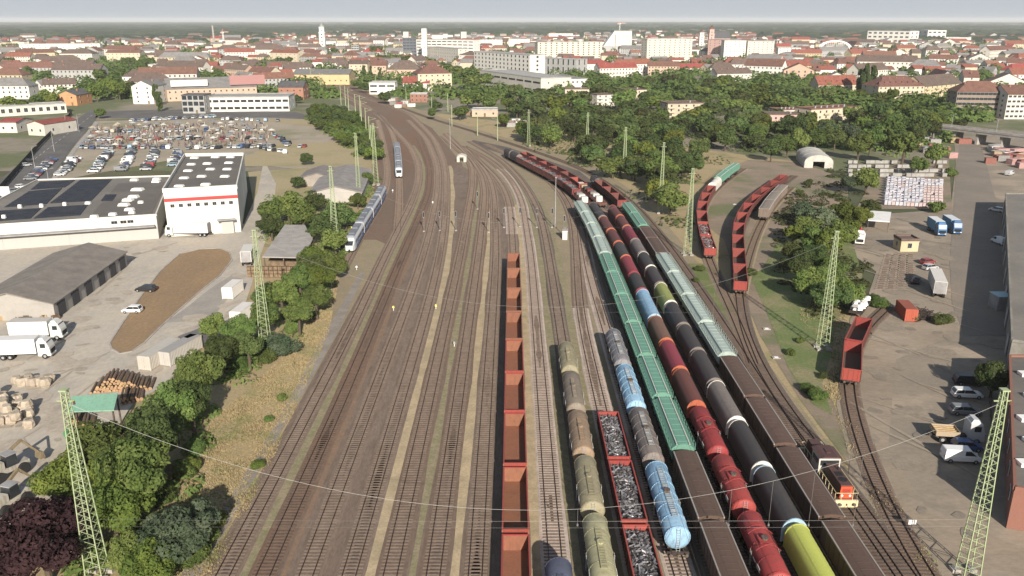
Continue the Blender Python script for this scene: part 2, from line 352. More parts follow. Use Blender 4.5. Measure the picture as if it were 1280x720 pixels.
TL={
'T0':('track curving past the trees where the long grey railcar stands','grey'),
'T0b':('track under the smaller far railcar, left of the brown apron','rust'),
'T1':('outermost left track, along the dry grass bank','grey'),
'T2':('track in rusty orange ballast beside the outermost left track','rust'),
'T3':('left one of the two tracks sharing the wide grey ballast','grey'),
'T4':('right one of the two tracks sharing the wide grey ballast','grey'),
'T5':('track just right of the straight tan sand strip','ball'),
'T6':('empty track two to the left of the rusty open wagons, between weed strips... ','ball'),
'T7':('empty track immediately left of the rusty orange open wagons','grey'),
'T8':('track carrying the row of rusty orange open wagons','pale'),
'T9':('pale ballasted empty track immediately right of the rusty open wagons','pale'),
'T10':('track carrying the olive tank wagons','oily'),
'T11':('track carrying the red wagons full of scrap, pale behind them','pale'),
'T12':('track carrying the light blue and grey tank wagons','pale'),
'T13':('track carrying the green roofed hopper wagons','oily'),
'T14':('track carrying red tank wagons and dark hooded wagons','oily'),
'T15':('track carrying the dark hooded wagons and the lime hooded one','oily'),
'T16':('track carrying brown roofed and pale green wagons','oily'),
'T17':('track on which the dark diesel shunter stands','oily'),
'T18':('track winding from behind the shunter to the long red wagon row','oily'),
'T19':('track curving to the two red wagons beside the dirt forecourt','grey'),
'T21':('siding under the shorter red wagon row with the white hood','dirt'),
'T23':('rusty siding leading to the old grey covered wagons','tan')}
TL['T6']=('second empty track left of the rusty orange open wagons','ball')
TL['T5']=('third empty track left of the rusty open wagons, beside the tan sand strip','ball')
BM={'grey':m_grey,'rust':m_rust,'ball':m_ball,'pale':m_pale,'oily':m_dkball,'dirt':m_dirt,'tan':m_tan}
for k,P in PATH.items():
    p=P.p; t=thing('railway_track',(p[0][0],p[0][1],0),TL[k][0],'railway track','tracks of the goods yard'); ox,oy=p[0]
    bed=MB(); W=1.42; 
    if k in('T21','T23','T19','T18'): W=1.45
    secs=[]
    idx=list(range(0,len(p),3))+([len(p)-1] if (len(p)-1)%3 else [])
    zb={k2:i for i,k2 in enumerate(PATH)}[k]*.0015
    for i in idx:
        q=[]
        for o,z in ((-W-.3,.095),(-W,.155+zb),(W,.155+zb),(W+.3,.095)):
            x,y=offs(p,i,o); q.append((x-ox,y-oy,z))
        secs.append(q)
    bed.loft(secs,closed=False)
    mats=[BM[TL[k][1]]]
    if k in('T8','T9','T11','T12'):
        mats=[m_pale,m_grey if k!='T9' else m_ball]
        n=3
        for fi in range(len(bed.f)):
            y=secs[fi//3][1][1]+oy
            far_={'T8':(226,262),'T9':(0,330),'T11':(0,163),'T12':(0,236)}[k]
            if not far_[0]<=y<=far_[1]: bed.m[fi]=1
    me=bed.mesh('ballast_bed',mats)
    if me.polygons[0].normal.z<0 or me.polygons[1].normal.z<0: me.flip_normals()
    link('ballast_bed',me,t)
    for s_ in (-.75,.75):
        r=MB(); q=[]
        for i in range(len(p)):
            x,y=offs(p,i,s_); a=p[max(0,i-1)]; b=p[min(len(p)-1,i+1)]; d=math.hypot(b[0]-a[0],b[1]-a[1]); nx,ny=(b[1]-a[1])/d*.04,-(b[0]-a[0])/d*.04
            x-=ox;y-=oy
            q.append([(x-nx,y-ny,.2),(x+nx,y+ny,.2),(x+nx,y+ny,.36),(x-nx,y-ny,.36)])
        r.loft(q,cap=False); link('rail',r.mesh('rail',railm),t)
    sl=MB(); d=.3
    while d<P.s[-1]-.3:
        x,y=P.at(d); x2,y2=P.at(d+.2); a=math.atan2(y2-y,x2-x); c,n_=math.cos(a),math.sin(a)
        j=R.uniform(-.03,.03); hl=1.28+j; hw=.13; z=.20+zb
        C=[(x-ox+u*hw*c-v*hl*n_,y-oy+u*hw*n_+v*hl*c) for u,v in ((-1,-1),(1,-1),(1,1),(-1,1))]
        o=len(sl.v); sl.v+=[(e,f,.12) for e,f in C]+[(e,f,z) for e,f in C]
        sl.f+=[(o+4,o+5,o+6,o+7),(o,o+1,o+5,o+4),(o+1,o+2,o+6,o+5),(o+2,o+3,o+7,o+6),(o+3,o,o+4,o+7)]; sl.m+=[0]*5
        d+=.62
    link('sleepers',sl.mesh('sleepers',m_sleepw if k in('T17','T18','T19','T21','T23','T16','T2') else m_sleep),t)

SZ=[.11]
def strip(k,off,w,m,y0,y1,name='weed_strip'):
    SZ[0]+=.003
    p=[ (i,q) for i,q in enumerate(PATH[k].p) if y0<=q[1]<=y1][::3]; S=[]; r=random.Random(int(off*10)+len(k))
    for i,q in p:
        a=w*(.5+.14*math.sin(i*.21+off)+r.uniform(-.06,.06)); S.append([(*offs(PATH[k].p,i,off-a),SZ[0]),(*offs(PATH[k].p,i,off+a),SZ[0])])
    b=MB(); b.loft(S,closed=False); me=b.mesh(name,m)
    if me.polygons[0].normal.z<0: me.flip_normals()
    o=link(name,me); o['kind']='structure'
m_sandy=mat('sand_strip',(.42,.33,.21),(.33,.265,.17),s=.3,rough=1,fine=.25,fs=3,bump=.4)
m_weedy=mat('weedy_strip',(.225,.195,.12),(.27,.22,.145),s=.5,c3=(.20,.185,.10),s3=.9,rough=1,fine=.3,fs=3,bump=.5)
m_rs=mat('rust_strip',(.215,.14,.095),(.19,.13,.09),s=.4,rough=1,fine=.25,fs=3)
strip('T4',2.25,1.45,m_sandy,40,345); strip('T5',2.35,1.0,m_weedy,40,330); strip('T6',2.3,1.3,m_sandy,40,300); strip('T1',2.2,1.2,m_weedy,40,400); strip('T2',2.15,.7,m_rs,40,330)
strip('T8',2.3,1.5,m_sandy,40,270); strip('T9',2.3,1.5,m_weedy,40,300); strip('T10',2.3,1.3,m_weedy,100,280)

# patches, tyre marks and oil stains
pr=random.Random(17)
MW=[G(*p) for p in [(120,460),(125,405),(195,325),(225,300),(290,300),(305,325),(290,360),(210,425),(160,460)]]
def patches(poly,n,z,m,name='yard_patch',lo=1.5,hi=7,ang=(0,3.1),thin=1):
    W=[G(*p) for p in poly]; x0,x1=min(p[0] for p in W),max(p[0] for p in W); y0,y1=min(p[1] for p in W),max(p[1] for p in W); b=MB(); k=0; t=0
    while k<n and t<n*40:
        t+=1; x,y=pr.uniform(x0,x1),pr.uniform(y0,y1)
        if not inside((x,y),W) or inside((x,y),MW): continue
        a=pr.uniform(*ang); w,d=pr.uniform(lo,hi),pr.uniform(lo,hi)*thin; c,s_=math.cos(a),math.sin(a); N=10; q=[]
        for i in range(N):
            th=2*PI*i/N; e=pr.uniform(.8,1.1)*min(1/max(abs(math.cos(th)),.01),1/max(abs(math.sin(th)),.01))**.7; u,v=w/2*math.cos(th)*e,d/2*math.sin(th)*e; q.append((x+u*c-v*s_,y+u*s_+v*c,z+k*.0002))
        b.add(q,[tuple(range(N))]); k+=1
    o=struct(name,b,m); return o
LY=[(0,730),(0,420),(100,400),(150,310),(300,305),(300,330),(290,400),(215,470),(150,500),(90,560),(60,620),(20,730)]
patches(LY,46,.155,mat('old_concrete_patch',(.355,.31,.255),(.40,.35,.285),s=.5,rough=.95,fine=.15,fs=2))
patches(LY,60,.168,mat('oil_stain',(.30,.265,.22),(.34,.30,.245),s=.6,rough=.8,fine=.2,fs=2),'yard_stain',.6,2.6)
patches(LY,14,.185,mat('tyre_mark',(.35,.305,.25),(.38,.335,.275),s=.6,rough=.9,fine=.2,fs=2),'tyre_marks',9,26,(.9,1.7),.03)
RY=[(1075,400),(1095,345),(1060,300),(1188,265),(1190,380),(1255,430),(1258,640),(1290,730),(1180,730),(1085,560)]
patches(RY,30,.155,mat('asphalt_repair',(.225,.19,.15),(.26,.22,.17),s=.5,rough=.95,fine=.15,fs=2))
patches(RY,60,.168,mat('damp_stain',(.20,.17,.138),(.23,.195,.155),s=.6,rough=.8,fine=.2,fs=2),'yard_stain',.5,2.8)
patches(RY,20,.185,mat('wheel_track',(.30,.25,.195),(.27,.23,.18),s=.6,rough=.9,fine=.2,fs=2),'tyre_marks',10,30,(1.9,2.5),.025)
oil=mat('oil_soaked_ballast',(.075,.058,.048),(.11,.082,.065),s=.5,rough=.9,fine=.35,fs=4)
zbs={k2:i*.0015 for i,k2 in enumerate(PATH)}
b=MB()
for k in ('T1','T2','T3','T4','T5','T6','T7','T9','T11','T12','T17'):
    p=PATH[k].p; 
    for _ in range(7 if k!='T9' else 3):
        i0=pr.randrange(10,200); n_=pr.randrange(6,30); S=[]
        for i in range(i0,min(i0+n_,len(p)-2),2):
            w=pr.uniform(.25,.55)*(1 if i0+3<i<i0+n_-3 else .4); S.append([(*offs(p,i,-w),.160+zbs[k]),(*offs(p,i,w),.160+zbs[k])])
        if len(S)>2: b.loft(S,closed=False)
me=b.mesh('oil_stains',oil); o=link('oil_stains',me); o['kind']='structure'
# ---------------------------------------------------------------- rolling stock templates (x along the wagon, z=0 on the rail head)
C_={'rust':(.235,.10,.06),'red':(.21,.045,.04),'bred':(.29,.055,.045),'dred':(.14,.05,.042),'brown':(.10,.065,.05),'olive':(.28,.25,.16),'olive2':(.28,.205,.135),'dolive':(.215,.18,.14),
 'lolive':(.37,.35,.21),'blue':(.27,.45,.62),'grey':(.20,.20,.215),'dgrey':(.05,.047,.048),'mgrey':(.19,.165,.15),'lime':(.42,.45,.10),'dlime':(.30,.33,.10),'crimson':(.25,.04,.055),'black':(.055,.05,.05),
 'green':(.125,.27,.205),'pgreen':(.35,.42,.385),'white':(.66,.64,.58),'orange':(.40,.12,.06),'cyan':(.34,.48,.58),'browntank':(.16,.09,.065),'slate':(.10,.115,.17),'tan':(.36,.27,.17)}
bodyP=paint((.5,.5,.5),.6,.4); endP=paint((.6,.6,.6),.55,.3); roofP=paint((.7,.7,.7),.6,.3); floorP=paint((.11,.075,.06),.8,.3)
def wheelset():
    m=MB()
    for y in (-.75,.75): m.cyl((0,y-.07,.46),(0,y+.07,.46),.46,14)
    m.cyl((0,-1.0,.46),(0,1.0,.46),.08,6); return m.mesh('wheelset',bogm,False)
WS=wheelset()
def bogie():
    m=MB()
    for y in (-1,1):
        m.add([(-1.25,y,.55),(1.25,y,.55),(.6,y,.35),(-.6,y,.35),(-1.25,y,.75),(1.25,y,.75),(-.5,y,.95),(.5,y,.95)],[(0,3,2,1),(0,1,5,4),(4,5,7,6),(0,4,6,3),(1,2,7,5),(3,6,7,2)])
        m.box(0,y,.4,.5,.14,.45); m.box(-.9,y,.3,.3,.2,.35); m.box(.9,y,.3,.3,.2,.35)
    m.box(0,0,.55,.4,2,.2); return m.mesh('bogie',bogm)
BG=bogie()
def buffer_():
    m=MB(); m.cyl((0,0,0),(.35,0,0),.09,8); m.cyl((.35,0,0),(.42,0,0),.22,10); return m.mesh('buffer',steel)
BF=buffer_()
def coupl():
    m=MB(); m.box(.15,0,-.12,.3,.12,.2); m.bar((.3,0,0),(.5,0,-.25),.06); return m.mesh('coupling',steel)
CP=coupl()
def running(L,bx,two=False):
    """bogies or axles, buffers and couplings for a wagon of body half length"""
    hl=L/2-.42; out=[]
    for s in (-1,1):
        if two: out.append(P_('axle',WS,(s*bx,0,0)))
        else: out.append(P_('bogie',BG,(s*bx,0,0),0,[P_('wheelset',WS,(-.9,0,0)),P_('wheelset',WS,(.9,0,0))]))
        a=0 if s>0 else PI
        for y in (-.88,.88): out.append(P_('buffer',BF,(s*(hl),y,1.05),a))
        out.append(P_('coupling',CP,(s*hl,0,1.0),a))
    return out
def under(L,w=2.5,z=1.0):
    m=MB(); hl=L/2-.42
    for y in (-w*.28,w*.28): m.box(0,y,z-.1,2*hl,.18,.3)
    m.box(hl-.1,0,z-.12,.2,w,.34); m.box(-hl+.1,0,z-.12,.2,w,.34)
    for x in (-hl*.6,-hl*.25,hl*.25,hl*.6): m.box(x,0,z,.14,w,.14)
    m.box(.6,0,z-.45,1.2,.5,.35); m.cyl((-1.4,-.5,z-.3),(-1.4,.6,z-.3),.16,8); return m.mesh('underframe',bogm)
def gondola(L=14.1,h=1.95,w=2.9,load=None):
    hl=L/2-.55; z0=1.22; T=[]
    m=MB()
    for y in (-1,1):
        m.box(0,y*(w/2-.03),z0,2*hl,.06,h)
        m.mi=1; m.box(0,y*(w/2+.01),z0+h,2*hl+.1,.16,.12); m.mi=0; m.box(0,y*(w/2),z0-.12,2*hl,.12,.2)
        n=9
        for i in range(n+1):
            x=-hl+2*hl*i/n; m.box(x,y*(w/2+.055),z0,.12,.11,h)
        for i in (1,4,7): # door frames
            x=-hl+2*hl*(i+.5)/n; m.box(x,y*(w/2+.02),z0+h*.62,2*hl/n-.1,.05,.08)
    T.append(P_('side_walls',m.mesh('side_walls',[bodyP,endP])))
    e=MB(); e.box(0,0,z0-.1,.07,w-.2,h+.1); e.mi=1; e.box(.03,0,z0+h,.18,w+.12,.13); e.box(.05,0,z0+.1,.04,w-.1,h-.2)
    for y in (-1.1,-.4,.4,1.1): e.box(.08,y,z0,.1,.12,h)
    em=e.mesh('end_wall',[roofP,endP])
    for s in (-1,1): T.append(P_('end_wall',em,(s*hl,0,0),0 if s>0 else PI))
    f=MB(); f.box(0,0,z0-.06,2*hl,w-.08,.1); T.append(P_('floor',f.mesh('floor',floorP)))
    if load:
        m=MB(); rr=random.Random(5)
        nx,ny=30,9; V=[]
        for i in range(nx+1):
            for j in range(ny+1):
                V.append((-hl+.2+(2*hl-.4)*i/nx+rr.uniform(-.1,.1),-w/2+.12+(w-.24)*j/ny,z0+h*.74+rr.uniform(-.15,.25)-.15*(abs(j-ny/2)/ny)))
        m.add(V,[(i*(ny+1)+j,(i+1)*(ny+1)+j,(i+1)*(ny+1)+j+1,i*(ny+1)+j+1) for i in range(nx) for j in range(ny)])
        for i in range(520):
            x=rr.uniform(-hl+.4,hl-.4); y=rr.uniform(-w/2+.3,w/2-.3); z=z0+h*.78+rr.uniform(-.05,.3); a=rr.uniform(0,6.28); l=rr.uniform(.12,.45); t=rr.uniform(-.5,.5)
            dx,dy=math.cos(a)*l,math.sin(a)*l; b=rr.uniform(.1,.3)
            m.mi=1 if rr.random()<.55 else 0
            m.add([(x-dx,y-dy,z-t*l),(x+dx,y+dy,z+t*l),(x+dx-dy*b*2,y+dy+dx*b*2,z+t*l+.1),(x-dx-dy*b*2,y-dy+dx*b*2,z-t*l+.12)],[(0,1,2,3)])
        T.append(P_('load',m.mesh('load',[load,scrap2])))
    T.append(P_('underframe',under(L))); return T+running(L,L/2-2.9)
scrap1=mat('dull_scrap',(.075,.07,.07),(.16,.15,.155),s=4,rough=.6,metal=.3,fine=.3,fs=12)
scrap2=mat('bright_scrap',(.42,.41,.42),(.16,.155,.165),s=3,rough=.4,metal=.45,fine=.3,fs=12)
scrapr=mat('red_scrap',(.23,.07,.06),(.09,.045,.04),s=3,rough=.8,fine=.3,fs=12)
def dome_secs(hl,r,zc,n=20,k=7):
    S=[]
    xs=[(-hl-.42+.42*(1-math.cos(PI/2*i/k)),r*math.sin(PI/2*min(1,(i+.02)/k))) for i in range(k+1)]
    prof=xs+[(-hl*.5,r),(0,r),(hl*.5,r)]+[(-x,rr) for x,rr in xs[::-1]]
    for x,rr in prof: S.append([(x,rr*math.cos(2*PI*j/n),zc+rr*math.sin(2*PI*j/n)) for j in range(n)])
    return S
def tank(L=13.2,r=1.42,style=0):
    hl=L/2-1.15; zc=2.62; T=[]
    m=MB(); m.loft(dome_secs(hl,r,zc,24))
    for x in ([-hl*.98,-hl*.5,0,hl*.5,hl*.98] if style!=2 else [-hl,-hl*.66,-hl*.33,0,hl*.33,hl*.66,hl]):
        q=[(x,(r+.02)*math.cos(a),zc+(r+.02)*math.sin(a)) for a in [2*PI*i/24 for i in range(25)]]
        for a,b in zip(q,q[1:]): m.bar(a,b,.06,.07 if style==2 else .03)
    T.append(P_('barrel',m.mesh('barrel',bodyP,True)))
    top=zc+r
    if style in(0,2):
        m=MB(); 
        for y in (-.32,.32): m.box(hl*.15 if style==0 else 0,y,top+.1,hl*(1.2 if style==0 else 1.5),.06,.05)
        n=26; ln=hl*(1.2 if style==0 else 1.5)
        for i in range(n): m.box((hl*.15 if style==0 else 0)-ln/2+ln*(i+.5)/n,0,top+.1,.12,.6,.03)
        for i in range(4): m.box(-ln/2+ln*(i+.5)/4+(hl*.15 if style==0 else 0),0,top-.05,.06,.5,.18)
        T.append(P_('walkway',m.mesh('walkway',galv if style==2 else bodyP)))
    m=MB(); m.cyl((0,0,top-.15),(0,0,top+.28),.34,12); m.cyl((0,0,top+.28),(0,0,top+.34),.4,12); m.box(.3,0,top+.3,.4,.08,.08)
    T.append(P_('manhole',m.mesh('manhole',steel if style else bodyP)))
    if style==1:
        m=MB() # guard hoops round the filling platform and side ladders
        for s in (-1,1):
            q=[(s*1.5+.0,(-1.35+2.7*i/8),top-.35+.75*math.sin(PI*i/8)) for i in range(9)]; m.tube(q,.035,4)
        for y in (-1.0,1.0): m.bar((-1.5,y,top-.05),(1.5,y,top-.05),.05)
        m.box(0,0,top-.0,1.6,1.4,.05)
        T.append(P_('platform_rail',m.mesh('platform_rail',bodyP)))
    lad=MB()
    for y in (-.2,.2): lad.bar((0,y,1.2),(-.25,y,top-.1),.04)
    for i in range(9): lad.bar((-.028*i,-.2,1.35+i*.3),(-.028*i,.2,1.35+i*.3),.03)
    lm=lad.mesh('ladder',galv)
    T.append(P_('ladder',lm,(hl+.62,0,0)))
    sd=MB()
    for x in (-.2,.2): sd.bar((x,0,1.1),(x,0,3.1),.04)
    for i in range(7): sd.bar((-.2,0,1.25+i*.28),(.2,0,1.25+i*.28),.03)
    sm=sd.mesh('side_ladder',galv)
    for y in (-1,1): T.append(P_('ladder',sm,(.5,y*(r+.1),0)))
    for x in (-hl+.5,hl-.5): T.append(P_('saddle',MB().box(0,0,1.15,.9,2.1,.5,top=(.8,1)).mesh('saddle',bogm),(x,0,0)))
    pm=MB().box(0,0,0,1.1,.04,.5).box(-1.5,0,.15,.9,.04,.14).mesh('data_plate',whitep)
    for y in (-1,1): T.append(P_('data_plate',pm,(hl*.55,y*(r+.02),zc-.25)))
    T.append(P_('underframe',under(L))); return T+running(L,L/2-2.7)
def hood(L=12.8,ribs=13):
    """barrel shaped tarpaulin over a coil wagon"""
    hl=L/2-.45; z0=1.15; w=1.42; T=[]
    def prof(k=1.0,dz=0):
        q=[(-w*k,z0),(-w*k,2.55)]
        for i in range(1,12):
            a=PI-PI*i/12; q.append((w*k*math.cos(a),2.55+1.55*k*math.sin(a)+dz))
        return q+[(w*k,2.55),(w*k,z0)]
    m=MB(); S=[]; N=ribs*2
    for i in range(N+1):
        k=1.0 if i%2==0 else .975; x=-hl+.12+(2*hl-.24)*i/N
        S.append([(x,y,z) for y,z in prof(k)])
    m.loft(S,cap=False,closed=False); T.append(P_('tarpaulin',m.mesh('tarpaulin',bodyP,True)))
    e=MB(); q=prof(1.03); e.loft([[(-.08,y,z) for y,z in q],[(.1,y,z) for y,z in q]]); 
    e.box(.14,0,z0,.08,.14,2.6); 
    for y in (-.75,.75): e.box(.14,y,z0,.08,.12,2.2)
    em=e.mesh('end_wall',endP)
    for s in (-1,1): T.append(P_('end_wall',em,(s*(hl-.1),0,0),0 if s>0 else PI))
    m=MB(); m.box(0,0,z0-.2,2*hl,2.8,.2); 
    for y in (-1,1): m.box(0,y*1.45,z0-.15,2*hl,.1,.12)
    T.append(P_('deck',m.mesh('deck',bogm)))
    T.append(P_('underframe',under(L))); return T+running(L,L/2-2.5)
def hopper(L=16.4):
    """covered hopper with pale pipes along the roof edge"""
    hl=L/2-.7; w=1.42; T=[]
    m=MB(); S=[]
    for x,kz in ((-hl,1),(hl,1)):
        S.append([(x,-w,2.0),(x,-w,3.6),(x,-w*.62,4.02),(x,0,4.12),(x,w*.62,4.02),(x,w,3.6),(x,w,2.0),(x,.7,1.25),(x,-.7,1.25)])
    m.loft(S)
    for i in range(13):
        x=-hl+2*hl*i/12
        for y in (-1,1): m.box(x,y*(w+.04),2.0,.1,.08,1.6)
    T.append(P_('body',m.mesh('body',bodyP)))
    m=MB(); m.box(0,0,4.1,2*hl-.2,1.5,.06)
    for i in range(9): m.box(-hl+2*hl*(i+.5)/9,0,4.16,.07,1.55,.04)
    T.append(P_('roof_hatch',m.mesh('roof_hatch',roofP)))
    m=MB()
    for y in (-.86,.86): m.box(0,y,4.1,2*hl+.1,.1,.1)
    T.append(P_('roof_rail',m.mesh('roof_rail',endP)))
    m=MB()
    for y in (-1.62,1.62):
        n=12
        for i in range(n+1): m.bar((-hl+2*hl*i/n,y,3.35),(-hl+2*hl*i/n,y,4.25),.05)
        m.bar((-hl,y,4.25),(hl,y,4.25),.05); m.bar((-hl,y,3.8),(hl,y,3.8),.04); m.box(0,y*.965,3.33,2*hl,.3,.04)
    T.append(P_('handrail',m.mesh('handrail',bodyP)))
    e=MB(); e.box(0,0,1.25,.5,.12,1.9); e.box(.25,0,1.2,.1,2.6,.1)
    for y in (-1.1,1.1): e.bar((.25,y,1.2),(-.02,y,3.6),.08)
    for i in range(8): e.bar((.2-.02*i,.3,1.4+.28*i),(.2-.02*i,.75,1.4+.28*i),.035)
    em=e.mesh('end_frame',bodyP)
    for s in (-1,1): T.append(P_('end_frame',em,(s*(hl+.05),0,0),0 if s>0 else PI))
    T.append(P_('underframe',under(L))); return T+running(L,L/2-2.6)
def covered(L=14,flat=True):
    """boxy wagon with a nearly flat roof and pale roof edges"""
    hl=L/2-.5; w=1.45; T=[]
    m=MB(); m.box(0,0,1.15,2*hl,2*w,2.55)
    for i in range(11):
        for y in (-1,1): m.box(-hl+2*hl*i/10,y*(w+.03),1.15,.1,.07,2.5)
    T.append(P_('body',m.mesh('body',bodyP)))
    m=MB(); S=[]
    for x in (-hl-.05,hl+.05): S.append([(x,-w-.04,3.7),(x,-w*.6,3.92),(x,0,4.0),(x,w*.6,3.92),(x,w+.04,3.7)])
    m.loft(S)
    for i in range(1,12): m.box(-hl+2*hl*i/12,0,3.98,.06,1.5,.03)
    T.append(P_('roof',m.mesh('roof',roofP)))
    m=MB()
    for y in (-w-.02,w+.02): m.box(0,y,3.62,2*hl+.12,.16,.16)
    T.append(P_('roof_edge',m.mesh('roof_edge',endP)))
    m=MB(); m.box(0,0,1.2,.06,2.6,2.3); 
    for y in (-.9,0,.9): m.box(.05,y,1.2,.08,.12,2.4)
    em=m.mesh('end_wall',bodyP)
    for s in (-1,1): T.append(P_('end_wall',em,(s*(hl+.03),0,0),0 if s>0 else PI))
    T.append(P_('underframe',under(L))); return T+running(L,L/2-2.6)
def flat(L=14):
    hl=L/2-.45; m=MB(); m.box(0,0,1.05,2*hl,2.7,.15); 
    for i in range(8):
        for y in (-1,1): m.box(-hl+.5+(2*hl-1)*i/7,y*1.38,1.1,.1,.08,1.1)
    T=[P_('deck',m.mesh('deck',bodyP))]
    e=MB(); e.box(0,0,1.2,.08,2.6,.7); em=e.mesh('end_wall',bodyP)
    for s in (-1,1): T.append(P_('end_wall',em,(s*hl,0,0)))
    T.append(P_('underframe',under(L))); return T+running(L,L/2-2.6)
TG=gondola(); TGS=gondola(load=scrap1); TGR=gondola(load=scrapr,h=1.7); TG_L={id(TG):14.1}
TT0=tank(style=0); TT1=tank(style=1); TT2=tank(L=15.6,style=2); THD=hood(); THP=hopper(); TCV=covered(); TFL=flat()
def cmg(kind,cm): return cmc(*cm) if kind[0]!='G' or cm[0]=='rust' else cmc((.10,.036,.032),cm[1],cm[0])
def cmc(body,end=None,roof=None,dirt=.25):
    fl=paint(C_['rust'],.8,.2) if body=='rust' else floorP  # floors of non-rusty wagons coloured dark to paint in the interior shade
    b=C_.get(body,body); e=C_.get(end,end) if end else b; r=C_.get(roof,roof) if roof else b
    return {floorP.name:fl,bodyP.name:paint(b,.6,dirt),endP.name:paint(e,.55,dirt*.6),roofP.name:paint(r,.6,dirt)}
LEN={'G':14.1,'GS':14.1,'GR':14.1,'T0':13.2,'T1':13.2,'T2':15.6,'H':12.8,'HP':16.4,'CV':14,'F':14}
TPL={'G':TG,'GS':TGS,'GR':TGR,'T0':TT0,'T1':TT1,'T2':TT2,'H':THD,'HP':THP,'CV':TCV,'F':TFL}
KN={'G':('open_wagon','open wagon'),'GS':('open_wagon','open wagon'),'GR':('open_wagon','open wagon'),'T0':('tank_wagon','tank wagon'),'T1':('tank_wagon','tank wagon'),'T2':('tank_wagon','tank wagon'),'H':('hooded_wagon','hooded wagon'),'HP':('hopper_wagon','hopper wagon'),'CV':('covered_wagon','covered wagon'),'F':('flat_wagon','flat wagon')}
def between(path,a,b,kind,label,group,cm):
    """wagon whose buffers reach from arc a to arc b"""
    L=b-a; sx=L/LEN[kind]; bo=L*.3
    p=path.at((a+b)/2-bo); q=path.at((a+b)/2+bo); ang=math.atan2(p[1]-q[1],p[0]-q[0])
    cx,cy=(p[0]+q[0])/2,(p[1]+q[1])/2
    nm,cat=KN[kind]
    return spawn(TPL[kind],nm,(cx,cy,.36),ang,label,cat,group,cm,(sx,1,1))
WCOUNT={}
def train(track,far_y,items,where,group,z=3.3,start=0):
    """items listed from the camera outwards: (near end row, kind, colours, look)"""
    P=PATH[track]; rows=[P.near_row(i[0],z) if not isinstance(i[0],tuple) else None for i in items]+[P.near_row(far_y,z)]
    for i,it in enumerate(items):
        a,b=rows[i],rows[i+1]
        if i==start-1: pass
        nxt='' if len(items)==1 else ', %s from camera'%ordn(i)
        between(P,a,b,it[1],('%s %s%s'%(it[3],where,nxt)),group,cmg(it[1],it[2]))
train('T8',318,[(770,'G',('rust','bred'),'rusty open wagon'),(669,'G',('rust','bred'),'rusty open wagon'),(585,'G',('rust','bred'),'rusty open wagon'),(518,'G',('rust','bred'),'rusty open wagon'),(468,'G',('rust','bred'),'rusty open wagon'),(427,'G',('rust','rust'),'rusty open wagon'),(392,'G',('rust','rust'),'rusty open wagon'),(363,'G',('rust','rust'),'rusty open wagon'),(338,'G',('rust','rust'),'rusty open wagon')],
 'in the lone orange row','rusty open wagons in one row',3.2)
train('T9',699,[(810,'T0',('slate',),'slate blue tank wagon standing alone on the pale track')],'','wagons on the pale track')
train('T10',431,[(745,'T0',('lolive',),'pale olive tank wagon'),(643,'T0',('olive',),'olive tank wagon with a cream end'),(572,'T0',('olive2','tan'),'brownish olive tank wagon'),(516,'T0',('dolive',),'dull grey-brown tank wagon'),(467,'T0',('olive',),'olive tank wagon')],'in the olive row','olive tank wagons')
train('T11',516,[(765,'GS',('bred','bred'),'red open wagon full of scrap'),(657,'GS',('bred','bred'),'red open wagon full of scrap'),(577,'GS',('bred','bred'),'red open wagon full of scrap')],'by the olive tanks','red wagons full of scrap',3.2)
train('T12',415,[(677,'T2',('blue',),'light blue tank wagon with walkway'),(580,'T2',('mgrey',),'grey-brown tank wagon'),(513,'T2',('blue',),'light blue tank wagon with graffiti'),(459,'T2',('grey',),'dull grey tank wagon')],'in the blue and grey row','blue and grey tank wagons')
gr=('green','white','green',.1); pg=('pgreen','pgreen','pgreen',.1); br=('brown',(.30,.27,.24),'brown')
train('T13',252,[(755,'CV',br,'brown flat-roofed wagon')]+[(651,'CV',br,'brown flat-roofed wagon')]+[(y,'HP',gr,'green roofed hopper wagon') for y in (563,497,446,404,369,341)]+[(y,'HP',pg,'pale grey-green hopper wagon') for y in (317,297,280,266)],'behind the blue tanks','green hopper train beside the blue tanks',4.0)
hd=lambda b,e='mgrey':(b,e)
train('T14',256,[(735,'T1',((.34,.05,.05),(.40,.06,.055)),'red tank wagon'),(640,'T1',((.31,.045,.045),(.40,.06,.055)),'red tank wagon'),(570,'T1',((.30,.045,.042),(.40,.06,.055)),'red tank wagon'),(510,'H',hd('dred','orange'),'dark brown hooded wagon with orange end'),(466,'H',hd('crimson','orange'),'crimson hooded wagon with orange end'),
 (430,'H',hd('browntank','orange'),'brown hooded wagon with orange end'),(400,'H',hd('blue','cyan'),'light blue hooded wagon'),(366,'H',hd('dgrey','crimson'),'dark grey hooded wagon with crimson end'),(345,'H',hd('crimson','crimson'),'crimson hooded wagon'),
 (324,'H',hd('black','orange'),'black hooded wagon with orange end'),(306,'H',hd('dred','orange'),'dark brown hooded wagon'),(290,'H',hd('dred','orange'),'dull red hooded wagon with orange end'),(274,'H',hd('black'),'black hooded wagon')],'in the red tank train','train of red tanks and dark hoods',3.4)
train('T14',187,[(254,'F',('dred','red'),'dark junk-loaded flat wagon'),(246,'F',('dred','red'),'dark red flat wagon'),(238,'GS',('dred','red'),'dark red scrap wagon'),(229,'GS',('red','red'),'dull red scrap wagon'),(221,'GS',('dred','red'),'dark red scrap wagon'),(214,'GS',('red','red'),'dull red scrap wagon'),(208,'GS',('red','red'),'dull red scrap wagon'),(202,'GS',('dred','red'),'dark red scrap wagon'),(197,'H',hd('dgrey'),'dark grey hooded wagon'),(192,'H',hd('dgrey'),'dark grey hooded wagon')],'in the far part of the bend','scrap train in the far bend',3.2)
